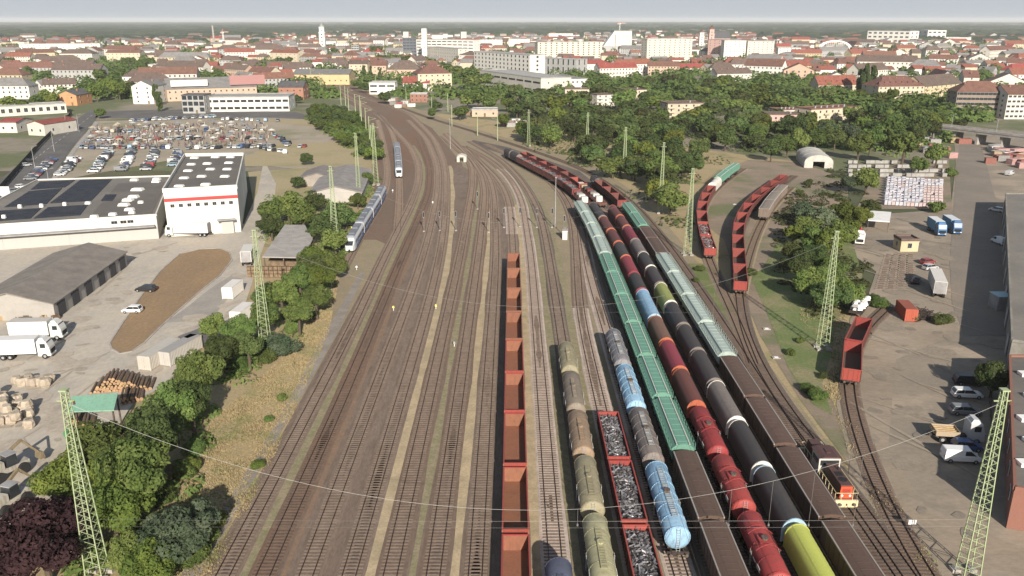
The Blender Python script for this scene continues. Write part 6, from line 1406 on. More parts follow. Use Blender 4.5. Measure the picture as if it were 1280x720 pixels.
# --- trucks
def wheels6(xs,T,r=.5):
    m=MB().cyl((0,-.17,0),(0,.17,0),r,14).mesh('wheel',rubber); h=MB().cyl((0,-.185,0),(0,.185,0),r*.5,8).mesh('hub',galv)
    for x in xs:
        for y in (-1.05,1.05): T.append(P_('wheel',m,(x,y,r),0,[P_('hub',h)]))
cabP=mat('truck_cab_paint',(.7,.7,.7),rough=.35,fine=.03,fs=1); boxP=mat('truck_box_paint',(.7,.7,.68),rough=.5,fine=.05,fs=1); roofP2=mat('truck_roof_paint',(.7,.7,.68),rough=.6,fine=.06,fs=1)
def truck(Lb=7.4,hb=2.7,tractor=False,body='box'):
    T=[]; x0=Lb/2+.25
    m=MB(); S=[]
    for x,k,zt in ((x0,1,3.35),(x0+1.6,1,3.3),(x0+2.05,.96,2.1),(x0+2.15,.94,.6)): S.append([(x,-1.22*k,.55),(x,-1.22*k,zt-.15),(x,-1.05*k,zt),(x,1.05*k,zt),(x,1.22*k,zt-.15),(x,1.22*k,.55)])
    m.loft(S); T.append(P_('cab',m.mesh('cab',cabP),(0,0,0),0,[P_('windscreen',MB().add([(x0+1.66,-1.05,3.15),(x0+1.66,1.05,3.15),(x0+2.05,1.02,2.05),(x0+2.05,-1.02,2.05)],[(0,3,2,1)]).mesh('windscreen',glass)),
       P_('side_window',MB().box(x0+1.0,-1.23,2.1,.9,.04,.8).mesh('side_window',glass)),P_('side_window',MB().box(x0+1.0,1.23,2.1,.9,.04,.8).mesh('side_window',glass)),P_('grille',MB().box(x0+2.17,0,.9,.04,1.8,.8).mesh('grille',dark)),
       P_('headlight',MB().box(x0+2.18,-.85,.7,.06,.4,.2).mesh('headlight',whitep)),P_('headlight',MB().box(x0+2.18,.85,.7,.06,.4,.2).mesh('headlight',whitep)),P_('roof_deflector',MB().box(x0+.7,0,3.33,1.3,2.0,.5,top=(.5,.85)).mesh('roof_deflector',cabP))]))
    if body=='box':
        m=MB(); m.box(0,0,1.1,Lb,2.5,hb); 
        for i in range(9): 
            for y in (-1.26,1.26): m.box(-Lb/2+Lb*i/8,y,1.1,.06,.04,hb)
        T.append(P_('box_body',m.mesh('box_body',boxP))); T.append(P_('roof',MB().box(0,0,1.1+hb,Lb-.04,2.46,.05).mesh('roof',roofP2)))
        T.append(P_('rear_door',MB().box(-Lb/2-.04,-.62,1.15,.06,1.2,hb-.1).mesh('rear_door',greyp))); T.append(P_('rear_door',MB().box(-Lb/2-.04,.62,1.15,.06,1.2,hb-.1).mesh('rear_door',greyp)))
    else:
        m=MB(); m.box(-.5,0,1.1,Lb-1,2.45,.15)
        for y in (-1.2,1.2): m.box(-.5,y,1.25,Lb-1,.06,.6)
        m.box(-Lb/2,0,1.25,.06,2.4,.6); m.box(Lb/2-1,0,1.25,.06,2.4,.6); T.append(P_('flatbed',m.mesh('flatbed',boxP)))
        if body=='crane':
            m=MB(); m.box(Lb/2-.5,0,1.1,.7,1.2,1.6); m.bar((Lb/2-.5,0,2.7),(Lb/2-.3,.2,4.2),.35); m.bar((Lb/2-.3,.2,4.2),(-1.4,.2,3.0),.3); T.append(P_('crane_arm',m.mesh('crane_arm',paint((.5,.05,.05),.5,.1))))
    m=MB(); m.box(.6,0,.75,Lb+2.6,.9,.3); T.append(P_('chassis',m.mesh('chassis',bogm)))
    wheels6([-Lb/2+1.0,-Lb/2+2.2,x0+1.1],T); return T
def trailer(Lb=12,hb=2.7):
    T=[]; m=MB(); m.box(0,0,1.15,Lb,2.5,hb)
    for i in range(13):
        for y in (-1.26,1.26): m.box(-Lb/2+Lb*i/12,y,1.15,.06,.04,hb)
    T.append(P_('box_body',m.mesh('box_body',boxP))); T.append(P_('roof',MB().box(0,0,1.15+hb,Lb-.04,2.46,.05).mesh('roof',roofP2))); T.append(P_('chassis',MB().box(0,0,.8,Lb-.4,1.0,.3).mesh('chassis',bogm)))
    T.append(P_('rear_door',MB().box(-Lb/2-.03,0,1.2,.05,2.3,hb-.1).mesh('rear_door',greyp))); wheels6([-Lb/2+1.2,-Lb/2+2.5,-Lb/2+3.8],T); 
    for y in (-.8,.8): T.append(P_('landing_leg',MB().box(Lb/2-2.5,y,0,.15,.15,1.1).mesh('landing_leg',steel)))
    return T
def tmat(cab,box,roof): return {cabP.name:mat('cab_%02d_%02d_%02d'%tuple(int(v*99) for v in cab),cab,rough=.35,fine=.03,fs=1),boxP.name:mat('box_%02d_%02d_%02d'%tuple(int(v*99) for v in box),box,rough=.5,fine=.07,fs=1),roofP2.name:mat('top_%02d_%02d_%02d'%tuple(int(v*99) for v in roof),roof,rough=.6,fine=.08,fs=1)}
Wc=(.60,.60,.57); TR1=truck(); 
def tr(T,px,py,rz,lab,cm,nm='truck',z=1.5): x,y=G(px,py,z); return spawn(T,nm,(x,y,.14),math.radians(rz),lab,nm,None,cm)
tr(truck(7.2),40,415,4,'white box truck with grey roof, far one of the yard pair',tmat(Wc,Wc,(.45,.43,.40)))
tr(truck(6.8),24,438,6,'plain white box truck nearest the two dark vehicles',tmat(Wc,(.7,.7,.69),(.62,.61,.59)))
tr(truck(9.5),240,289,182,'white box truck standing in front of the striped hall',tmat(Wc,Wc,(.6,.6,.58)))
BL=(.09,.21,.33)
tr(truck(6.5),1169,284,-97,'blue truck with white roof, left one of the pair',tmat((.06,.15,.30),BL,(.6,.62,.62))); tr(truck(6.5),1188,282,-97,'blue truck with white roof, right one of the pair',tmat((.05,.12,.25),BL,(.55,.58,.60)))
tr(truck(5.5,body='crane'),1074,295,-110,'white truck with a red loading crane beside the bushes',tmat(Wc,(.5,.48,.44),Wc))
tr(trailer(11),1171,357,70,'pale box trailer in the middle of the depot yard',tmat(Wc,(.52,.50,.47),(.58,.56,.52)),'trailer')
tr(truck(4.2,body='flat'),1186,539,-8,'small flatbed truck loaded with planks in the shaded row',tmat((.45,.46,.46),(.35,.28,.2),Wc)); x,y=G(1180,537,1.6); r=thing('plank_stack',(x,y,1.35),'bright timber planks on the small flatbed truck','timber',None,math.radians(-8)); m=MB()
for i in range(6): m.box(0,-.75+i*.3,.02+.1*(i%2),3.4,.26,.3)
link('planks',m.mesh('planks',mat('fresh_timber',(.45,.33,.18),(.38,.26,.14),s=2,rough=.8)),r)
tr(trailer(7),310,322,100,'white trailer at the road end above the open sided shed',tmat(Wc,(.6,.58,.54),(.55,.54,.5)),'trailer')
# --- shipping containers
def container(L=6.1,h=2.6):
    m=MB(); m.box(0,0,.1,L,2.35,h-.1); n=int(L/.4)
    for i in range(n):
        for y in (-1.2,1.2): m.box(-L/2+L*(i+.5)/n,y,.15,.2,.07,h-.3)
    f=MB()
    for x in (-L/2,L/2):
        for y in (-1.15,1.15): f.box(x,y,0,.14,.14,h)
    T=[P_('shell',m.mesh('shell',boxP)),P_('roof',MB().box(0,0,h,L-.1,2.3,.04).mesh('roof',roofP2)),P_('corner_post',f.mesh('corner_post',boxP))]
    for y in (-.58,.58): T.append(P_('door',MB().box(-L/2-.03,y,.15,.06,1.1,h-.3).box(-L/2-.08,y-.2,.2,.05,.05,h-.4).box(-L/2-.08,y+.25,.2,.05,.05,h-.4).mesh('door',boxP)))
    return T
CT=container(); CT2=container(9)
def ct(T,px,py,rz,lab,c,rf): x,y=G(px,py,1.3); return spawn(T,'container',(x,y,.12),math.radians(rz),lab,'container',None,tmat(Wc,c,rf))
ct(CT2,200,443,78,'pale beige container, left one of the pair by the log pile',(.45,.42,.37),(.42,.40,.36)); ct(CT2,226,438,74,'pale container with grey roof, right one of the pair',(.42,.40,.37),(.30,.29,.28))
ct(CT,291,362,86,'plain white container beside the end of the bare earth patch',(.60,.58,.54),(.62,.60,.57)); ct(CT,303,392,82,'plain white container behind the tree belt, nearer the camera',(.60,.58,.54),(.62,.60,.57))
ct(CT,1133,389,83,'bright red-orange container beside the dirt forecourt',(.36,.09,.055),(.26,.08,.05)); 
x,y=G(1252,369,3); r=thing('container',(x,y,.12),'tall box with a pale blue top in the shade of the long warehouse','container'); link('shell',MB().box(0,0,0,3,3.4,3).mesh('shell',greyp),r); link('roof',MB().box(0,0,3,3.2,3.6,.12).mesh('roof',mat('pale_blue_sheet',(.33,.50,.56),rough=.5)),r)
ct(CT,247,424,60,'dark small container behind the pale container pair',(.10,.10,.11),(.14,.14,.14))
# --- dark machines at the left edge
def loader(px,py,rz,lab,c):
    x,y=G(px,py,1); r=thing('log_loader',(x,y,.12),lab,'loader',None,math.radians(rz)); T=[]
    link('chassis',MB().box(0,0,.9,5.2,1.5,.7).box(-1.6,0,1.6,1.9,1.6,1.0).mesh('chassis',paint(c,.5,.3)),r)
    cb=link('cab',MB().box(.4,0,1.6,1.5,1.5,1.6,top=(.85,.9)).mesh('cab',glass),r); link('roof',MB().box(.4,0,3.2,1.5,1.6,.12).mesh('roof',greyp),cb)
    m=MB(); m.bar((-.6,.9,2.2),(2.6,.6,4.0),.35); m.bar((2.6,.6,4.0),(4.3,0,1.6),.28); m.box(4.4,0,.7,.7,1.4,1.0,top=(.5,1)); link('boom',m.mesh('boom',paint((.20,.16,.10),.5,.4)),r)
    wm=MB().cyl((0,-.25,0),(0,.25,0),.75,14).mesh('wheel',rubber)
    for a in (-1.6,1.6):
        for b in (-1.0,1.0): link('wheel',wm,r,(a,b,.75))
loader(10,588,60,'dusty wheeled loader at the left edge, upper one',(.35,.33,.28)); loader(12,628,75,'larger beige wheeled loader at the left edge, lower one',(.45,.42,.36))
# --- logs
lg=random.Random(2); endm=mat('cut_log_end',(.38,.25,.14),(.30,.19,.11),s=3,rough=.9,var=.15); barkm=mat('log_bark',(.16,.11,.075),(.11,.08,.06),s=2,rough=.95,var=.15)
LG=[]
for i in range(4):
    m=MB(); r_=.19+.035*i; m.cyl((0,0,0),(0,4.2,0),r_,9,r_*.9,False); m.mi=1; m.cyl((0,-.01,0),(0,0,0),r_,9,r_); m.cyl((0,4.2,0),(0,4.21,0),r_*.9,9,r_*.9); LG.append((m.mesh('log',[barkm,endm]),r_))
def pile(a,b,rows,rz,where,grp):
    p,q=G(*a),G(*b); L=math.dist(p,q); n=int(L/.55); 
    for rw in range(rows):
        j=0
        for i in range(n-rw*2 if rows<9 else n):
            if n>8 and abs(i-n/2)>n/2-rw*.9: continue
            t=(i+.5+(rw%2)*.5)/n; me,r_=lg.choice(LG); o=link('log',me,None,(p[0]+(q[0]-p[0])*t,p[1]+(q[1]-p[1])*t+lg.uniform(-.2,.2),.32+rw*.42),rz+lg.uniform(-.04,.04)); tag(o,'log %s, %s layer up, %s from its left'%(where,ordn(rw),ordn(j)),'log',grp); j+=1
pile((112,493),(190,488),7,.25,'in the big pile','logs in the big pile'); pile((150,508),(180,500),3,.3,'in the pile behind the sawmill','logs behind the sawmill'); pile((88,535),(118,537),3,.35,'before the sawmill','logs before the sawmill')
# rail sleepers stack near the trees
x,y=G(201,590,1); r=thing('sleeper_stack',(x,y,.05),'weathered stack of timber in the gap between the trees','timber stack',None,.1); m=MB()
for i in range(5):
    for j in range(7): m.box(0,-1.2+j*.4+(i%2)*.1,i*.3,3.6,.32,.26)
link('sleepers',m.mesh('sleepers',wood),r)
# --- sacks and bales by the left edge
bg=random.Random(12); bm=mat('sandstone_block',(.40,.34,.27),(.32,.27,.21),s=1.2,rough=.95,var=.12)
def rock(s):
    r=random.Random(s); m=MB(); S=[]
    for z,k in ((0,.85),(.25,1),(.7,.97),(.95,.7)): S.append([(k*.62*math.cos(2*PI*i/8)*r.uniform(.85,1.1),k*.55*math.sin(2*PI*i/8)*r.uniform(.85,1.1),z) for i in range(8)])
    m.loft(S); return m.mesh('bulk_bag',bm)
RK=[rock(i) for i in range(4)]
for i in range(34):
    px,py=bg.uniform(-4,38),bg.uniform(497,535); x,y=G(px,py); o=link('bulk_bag',bg.choice(RK),None,(x,y,.12+(0 if i<26 else .9)),bg.uniform(0,6)); o.scale=(1.5,1.5,1.3); tag(o,'x','bulk bag','pale bulk bags at the left edge'); POP.append((o,'pale bulk bag',px,py))
for i in range(9): 
    px,py=22+i*5,481+bg.uniform(-3,3); x,y=G(px,py); o=link('bulk_bag',bg.choice(RK),None,(x,y,.12),bg.uniform(0,6)); o.scale=(1.6,1.5,1.5); tag(o,'grey-white bulk bag in the short line above the bag heap, %s from the left'%ordn(i),'bulk bag','bulk bags in a line')
for i in range(26):
    px,py=bg.uniform(-2,82),bg.uniform(391,402); x,y=G(px,py); o=link('timber_bundle',MB().box(0,0,0,1.6,.9,.7).box(0,0,.7,1.4,.7,.3).mesh('timber_bundle',bg.choice([wood,bm,mat('fresh_timber',(.45,.33,.18))])),None,(x,y,.12),bg.uniform(0,3)); tag(o,'x','bundle','bundles in front of the gabled shed'); POP.append((o,'bundle of timber and stone',px,py))
# --- pallet stacks in the paving store
pst=random.Random(13)
def pallet(c,h):
    m=MB(); 
    for i in range(3): m.box(-.45+.45*i,0,0,.1,1.0,.14)
    m2=MB()
    k=int(h/.3)
    for i in range(k): m2.box(0,0,.15+i*.3,1.15,.95,.285,top=(.97,.97))
    return [P_('pallet',m.mesh('pallet',wood)),P_('load',m2.mesh('load',mat('wrapped_%d'%int(c[0]*1000+c[2]*10),c,tuple(v*.8 for v in c),s=1,rough=.5,fine=.1,fs=4,var=.1)))]
PB=[('blue-wrapped',pallet((.40,.40,.45),1.5)),('blue-wrapped',pallet((.44,.43,.46),1.4)),('pink',pallet((.42,.34,.33),1.4)),('pale grey',pallet((.31,.30,.28),1.4))]
a,b,c_,d=[G(*p) for p in ((1104,258),(1176,262),(1177,228),(1108,224))]
for i in range(15):
    for j in range(11):
        u,v=(i+.5)/15,(j+.5)/11; x=(a[0]*(1-u)+b[0]*u)*(1-v)+(d[0]*(1-u)+c_[0]*u)*v; y=(a[1]*(1-u)+b[1]*u)*(1-v)+(d[1]*(1-u)+c_[1]*u)*v
        if pst.random()<.03: continue
        n_,T=PB[2] if (u>.68 and v<.7) or pst.random()<.1 else PB[pst.randrange(2)]
        spawn(T,'pallet_stack',(x+pst.uniform(-.1,.1),y,.15),pst.uniform(-.05,.05),'%s pallet stack in the store, %s in row %s from camera'%(n_,ordn(i),ordn(j)),'pallet','pallet stacks of the paving store',None,(1.25,1.6,1))
for i in range(22):
    for j in range(4):
        if pst.random()<.25: continue
        px,py=1062+i*5.6+pst.uniform(-.5,.5),205+j*5.5; x,y=G(px,py)
        if 1075<px<1098 and j>1: continue
        spawn(PB[3][1],'pallet_stack',(x,y,.15),pst.uniform(-.1,.1),'pale grey pallet stack behind the blue ones, %s in row %s from the back'%(ordn(i),ordn(j)),'pallet','grey pallet stacks behind the blue ones',None,(1.6,1.6,1.1))
# crumpled white bags at the end of the two red wagons, scrap by the container
x,y=G(1075,383,1.5); r=thing('rubble_wagon',(x,y,.36),'low wagon heaped with white sacks behind the two red wagons','wagon',None,1.0); link('deck',MB().box(0,0,.9,9,2.6,.3).mesh('deck',bogm),r); m=MB()
for i in range(60): m.box(pst.uniform(-4,4),pst.uniform(-1,1),1.2+pst.uniform(0,.9),1.0,.8,.5,pst.uniform(0,3),top=(.7,.7))
s_=link('load',m.mesh('load',whitep),r); s_['kind']='stuff'
for x_ in (-3,3): link('axle',WS,r,(x_,0,0))
m=MB()
for i in range(160):
    a_=G(pst.uniform(1143,1160),pst.uniform(392,402)); m.bar((a_[0],a_[1],.2+pst.uniform(0,1)),(a_[0]+pst.uniform(-1.5,1.5),a_[1]+pst.uniform(-1.5,1.5),.2+pst.uniform(0,1.2)),.12)
o=link('debris',m.mesh('debris',bogm)); o['kind']='stuff'; o['label']='dark scrap heap right of the red container'
# strips of old panels below the yellow hut
for i in range(4):
    a_,b_=G(1100+i*13,362),G(1111+i*9,318); m=MB(); m.bar((*a_,.13),(*b_,.13),1.0,.05)
    for k in range(18):
        t=k/18; m.box(a_[0]+(b_[0]-a_[0])*t,a_[1]+(b_[1]-a_[1])*t,.09,2.4,.3,.12)
    o=link('panel_strip',m.mesh('panel_strip',m_sleep)); tag(o,'strip of old concrete panels below the yellow hut, %s from left'%ordn(i),'paving','concrete strips')
# ---------------------------------------------------------------- lattice masts, wires, signals
def lattice(h,wb=2.4,wt=.7,heavy=1.0):
    T=[]; ft=MB().box(0,0,-.2,.9,.9,.6).mesh('footing',concrete)
    def cw(z): return wb/2+(wt/2-wb/2)*z/h
    for i in (-1,1):
        for j in (-1,1):
            T.append(P_('leg',MB().bar((i*wb/2,j*wb/2,0),(i*wt/2,j*wt/2,h),.14*heavy).mesh('leg',pylong))); T.append(P_('footing',ft,(i*wb/2,j*wb/2,0)))
    m=MB(); z=0
    while z<h-.6:
        st=max(.9,cw(z)*1.5); z2=min(z+st,h)
        for (a,b) in (((-1,-1),(1,-1)),((1,-1),(1,1)),((1,1),(-1,1)),((-1,1),(-1,-1))):
            p=lambda q,zz:(q[0]*cw(zz),q[1]*cw(zz),zz)
            m.bar(p(a,z),p(b,(z+z2)/2),.06*heavy); m.bar(p(b,(z+z2)/2),p(a,z2),.06*heavy)
        z=z2
    T.append(P_('bracing',m.mesh('bracing',pylong))); m=MB(); m.box(0,0,h-.05,wt+.3,wt+.3,.15); m.bar((-.9,0,h-1.2),(.9,0,h-1.2),.12); T.append(P_('cross_arm',m.mesh('cross_arm',pylong)))
    T.append(P_('insulator',MB().cyl((.8,0,h-1.6),(.8,0,h-1.2),.12,8).mesh('insulator',mat('insulator_brown',(.12,.06,.04),rough=.3)))); return T
LT=lattice(22.3,1.8,.48,.72); LT2=lattice(17,1.5,.5,.85); LTT=lattice(22,1.3,.45,.7)
LP=[((-45.3,76),LT,'green lattice mast nearest the camera on the left side'),((49.8,76),LT,'green lattice mast nearest the camera by the workshop'),((-45.9,142.7),LT,'green lattice mast behind the left tree belt'),((57.4,141.5),LT,'green lattice mast on the grass by the two red wagons'),((-46.4,209.7),LT,'green lattice mast beside the nose of the long railcar'),((45.4,205.8),LT,'green lattice mast left of the short red siding train'),((-52,276),LTT,'green mast between the grey shed roofs and the railcar'),((46.6,254),LTT,'green mast at the edge of the wood by the pale hoppers'),((-50,300),LT,'tall green double mast where the railcar tail ends'),((45.4,332),LT2,'thin green mast standing in the wood'),((35,386),LT2,'thin green mast at the far edge of the wood'),((8,399),LT2,'thin green mast behind the far bend of the scrap train')]
for p,T,l in LP: spawn(T,'lattice_mast',(*p,.1),0,l,'mast','green lattice masts carrying the span wires')
PO=[P_('shaft',MB().cyl((0,0,0),(0,0,12),.2,6,.12).mesh('shaft',pylong)),P_('bracket',MB().bar((0,0,10.5),(2.6,0,11.2),.08).bar((0,0,11.8),(2.6,0,11.2),.05).mesh('bracket',pylong))]
pp=PATH['T0'].p; n=0
for px,yb in [(471,200),(468,186),(463,172),(457,160),(449,149),(440,140),(430,131),(418,122),(404,114),(392,108),(455,152),(436,135)]:
    x,y=G(px,yb); spawn(PO,'catenary_pole',(x-2,y,.1),0,'pale green pole along the left edge of the throat, %s from camera'%ordn(n),'pole','poles along the station throat',None,(1.3,1.3,1.25)); n+=1
n=0
for px,yb in [(470,112),(487,122),(508,131),(540,146),(565,158),(597,170),(622,176),(560,140)]:
    x,y=G(px,yb); spawn(PO,'catenary_pole',(x,y,.1),PI,'thin pole along the right edge of the throat, %s from the station'%ordn(n),'pole','poles right of the station throat',None,(1.2,1.2,1)); n+=1
wire=mat('span_wire_metal',(.24,.235,.22),rough=.4,metal=.3,fine=0)
def span(a,b,za,zb,sag,lab,r=.035,drops=()):
    r=r*(.42 if sag>1 else .3)
    t=thing('span_wire',(a[0],a[1],0),lab,'wire','wires spanning the yard'); pts=[]; N=40
    for i in range(N+1):
        u=i/N; z=za+(zb-za)*u-sag*4*u*(1-u); pts.append((a[0]+(b[0]-a[0])*u-a[0],(b[1]-a[1])*u,z))
    link('wire',MB().tube(pts,r,5).mesh('wire',wire),t)
    for u in drops:
        z=za+(zb-za)*u-sag*4*u*(1-u); x=(b[0]-a[0])*u; y=(b[1]-a[1])*u; link('dropper',MB().cyl((x,y,6.6),(x,y,z),.02,4).cyl((x,y,6.45),(x,y,6.7),.1,6).mesh('dropper',wire),t)
span((-45.3,76),(49.8,76),21,21,12.6,'sagging span wire between the two nearest green masts',.04,(.55,.72,.765,.81,.86)); span((-45.3,76.1),(49.8,76.1),7.2,7.2,.25,'level cross wire low between the two nearest masts',.026); span((-45.3,76.3),(49.8,76.3),6.2,6.2,.2,'lowest level cross wire between the two nearest masts',.018)
span((-45.9,142.7),(57.4,141.5),21,21,13,'sagging span wire between the second pair of masts',.045,(.5,.6,.7,.8)); span((-45.9,142.9),(57.4,141.7),7.2,7.2,.2,'level cross wire between the second pair of masts',.025)
span((-46.4,209.7),(45.4,205.8),21,21,13,'sagging span wire between the third pair of masts',.045); span((-50,276),(46.6,254),20,20,12,'sagging span wire between the fourth pair of masts',.045); span((-46.4,209.9),(45.4,206),7.2,7.2,.2,'level cross wire between the third pair of masts',.03)
for k in ('T13','T14','T15','T16','T12'):
    P=PATH[k]; t=thing('contact_wire',(0,0,0),{'T13':'contact wire above the green hopper train','T14':'contact wire above the red tank train','T15':'contact wire above the dark hooded train','T16':'contact wire above the outermost long train','T12':'contact wire above the blue tank wagons'}[k],'wire','contact wires'); link('wire',MB().tube([(*P.at(d),6.1) for d in range(0,300,6)],.016,4).mesh('wire',steel),t)
# signals
def signal():
    m=MB(); m.cyl((0,0,0),(0,0,6.0),.09,8); 
    b=MB(); b.loft([[(x,y,z) for x,z in [( .32*math.cos(PI*i/6),6.3+.32*math.sin(PI*i/6)) for i in range(7)]+[(.32*math.cos(PI+PI*i/6),4.9+.32*math.sin(PI+PI*i/6)) for i in range(7)]] for y in (-.03,.03)])
    c=MB(); c.loft([[(x*.78,y,5.6+(z-5.6)*.86) for x,z in [( .32*math.cos(PI*i/6),6.3+.32*math.sin(PI*i/6)) for i in range(7)]+[(.32*math.cos(PI+PI*i/6),4.9+.32*math.sin(PI+PI*i/6)) for i in range(7)]] for y in (-.06,-.03)])
    T=[P_('post',m.mesh('post',steel)),P_('backboard',b.mesh('backboard',greyp),(0,-.12,0),0,[P_('panel',c.mesh('panel',dark))]+[P_('lamp',MB().cyl((0,-.14,z),(0,-.07,z),.09,8).mesh('lamp',glass)) for z in (6.2,5.7,5.2)])]
    l=MB()
    for x in (-.15,.15): l.bar((x,.18,.2),(x,.18,5.2),.03)
    for i in range(14): l.bar((-.15,.18,.4+i*.35),(.15,.18,.4+i*.35),.025)
    T.append(P_('ladder',l.mesh('ladder',galv))); T.append(P_('base',MB().box(0,0,-.1,.7,.7,.45).mesh('base',concrete))); return T
SG=signal()
for i,(px,py) in enumerate([(530,290),(550,289),(570,289),(597,262),(611,291),(630,285),(650,284),(671,285),(690,285),(705,295)]):
    x,y=G(px,py); spawn(SG,'signal',(x,y,.08),0,'pale-rimmed signal post across the yard, %s from the left'%ordn(i),'signal','signal posts in a line across the yard',None,(.8,.8,.9))
x,y=G(690,285); r=thing('light_mast',(x+.9,y,.08),'slim lamp mast among the signals, by the green hopper train','lamp'); link('shaft',MB().cyl((0,0,0),(0,0,15),.16,8,.08).mesh('shaft',galv),r); link('lamp',MB().box(0,-.5,14.8,.5,1.2,.18).mesh('lamp',galv),r)
x,y=G(489,182); r=thing('light_mast',(x+30,y+10,.08),'slim lamp mast left of the small white hut','lamp'); r.location.x,r.location.y=G(563,186); link('shaft',MB().cyl((0,0,0),(0,0,14),.16,8,.08).mesh('shaft',galv),r); link('lamp',MB().box(0,-.5,13.8,.5,1.2,.18).mesh('lamp',galv),r)
arch_tent((571,203),(583,203),3.5,1.2,'tiny white hut where the brown tracks fan out',1.9)
bpx('relay_box','small white cabinet with green door beside the hopper train','cabinet',(703,300),(709,300),292,1.2,wc='white',rc='grey',roof='flat',nf=0,nc=0,ch=0)
for i,(px,py,c) in enumerate([(492,389,'y'),(545,387,'y'),(446,338,'w'),(541,256,'w'),(491,241,'w'),(568,434,'g'),(440,288,'y')]):
    x,y=G(px,py); r=thing('marker_post',(x,y,.15),'%s marker post between the left tracks, %s'%({'y':'yellow','w':'white','g':'grey'}[c],('left of the middle','at the tan strip','near the railcar nose','on the brown apron','at the railcar tail','on the weed strip','beside the trees')[i]),'marker'); link('post',MB().cyl((0,0,0),(0,0,.7),.07,6).mesh('post',whitep),r); link('head',MB().box(0,0,.6,.45,.4,.4,top=(.7,.7)).mesh('head',{'y':paint((.75,.6,.15),.4,.05),'w':whitep,'g':greyp}[c]),r)
x,y=G(415,362); r=thing('trackside_post',(x,y,.05),'short grey post with cabinet at the edge of the tree belt','post'); link('post',MB().cyl((0,0,0),(0,0,3),.07,6).mesh('post',galv),r); link('cabinet',MB().box(0,-.1,1.8,.5,.35,.8).mesh('cabinet',whitep),r)
x,y=G(1138,665); r=thing('marker_post',(x,y,.1),'white board on a short post beside the curved track','marker'); link('post',MB().cyl((0,0,0),(0,0,1.2),.05,6).mesh('post',galv),r); link('board',MB().box(0,-.05,1.0,.9,.06,.6).mesh('board',whitep),r)
for i,(px,py) in enumerate([(940,258),(918,256),(958,412),(970,448)]):
    x,y=G(px,py); r=thing('manhole_slab',(x,y,.1),'pale slab lying between the sidings, %s from the left'%ordn([1,0,2,3][i]),'slab'); link('slab',MB().box(0,0,0,1.4,1.0,.15).mesh('slab',concrete),r); link('lid',MB().box(0,0,.15,.7,.6,.05).mesh('lid',whitep),r)
# fence along the diagonal road and by the right yard
def fence(pts,lab,h=2.0,dk=False):
    q=[G(*p) for p in pts]; r=thing('fence',(*q[0],.05),lab,'fence'); o=q[0]; m=MB(); pm=MB().box(0,0,0,.14,.14,h+.1).mesh('post',steel)
    for a,b in zip(q,q[1:]):
        L=math.dist(a,b); n=max(2,int(L/4))
        for z in (.15,h): m.bar((a[0]-o[0],a[1]-o[1],z),(b[0]-o[0],b[1]-o[1],z),.06)
        k=int(L/.35)
        for i in range(k): t=i/k; m.bar((a[0]+(b[0]-a[0])*t-o[0],a[1]+(b[1]-a[1])*t-o[1],.15),(a[0]+(b[0]-a[0])*t-o[0],a[1]+(b[1]-a[1])*t-o[1],h),.12 if dk else .05)
        for i in range(n): t=i/n; link('post',pm,r,(a[0]+(b[0]-a[0])*t-o[0],a[1]+(b[1]-a[1])*t-o[1],0))
    link('panel',m.mesh('panel',mat('dark_fence',(.05,.055,.045),rough=.8) if dk else steel),r)
fence([(0,240),(48,185),(90,143)],'dark fence along the left side of the diagonal road',2.2,True)
fence([(1237,505),(1240,560)],'low rail fence right of the shaded parking row',1.1)
for i,(px,py) in enumerate([(64,245),(99,165),(44,212),(68,190),(84,165)]):
    x,y=G(px,py); spawn([P_('shaft',MB().cyl((0,0,0),(0,0,9),.11,6,.06).mesh('shaft',galv)),P_('lamp_head',MB().bar((0,0,9),(1.6,0,9.3),.08).box(1.8,0,9.25,.7,.3,.12).mesh('lamp_head',galv))],'street_lamp',(x,y,.15),.8,'street lamp on the diagonal road, %s'%('nearest the solar roof','at the market corner','beside the parked line','halfway along','near the red garages')[i],'street lamp','street lamps on the diagonal road')
# road sign frame
x,y=G(7,252); r=thing('billboard',(x,y,.1),'white billboard left of the solar roofed warehouse','billboard'); link('board',MB().box(0,0,2,4,.2,3).mesh('board',whitep),r)
for s_ in (-1.5,1.5): link('leg',MB().box(s_,.1,0,.15,.15,2).mesh('leg',steel),r)
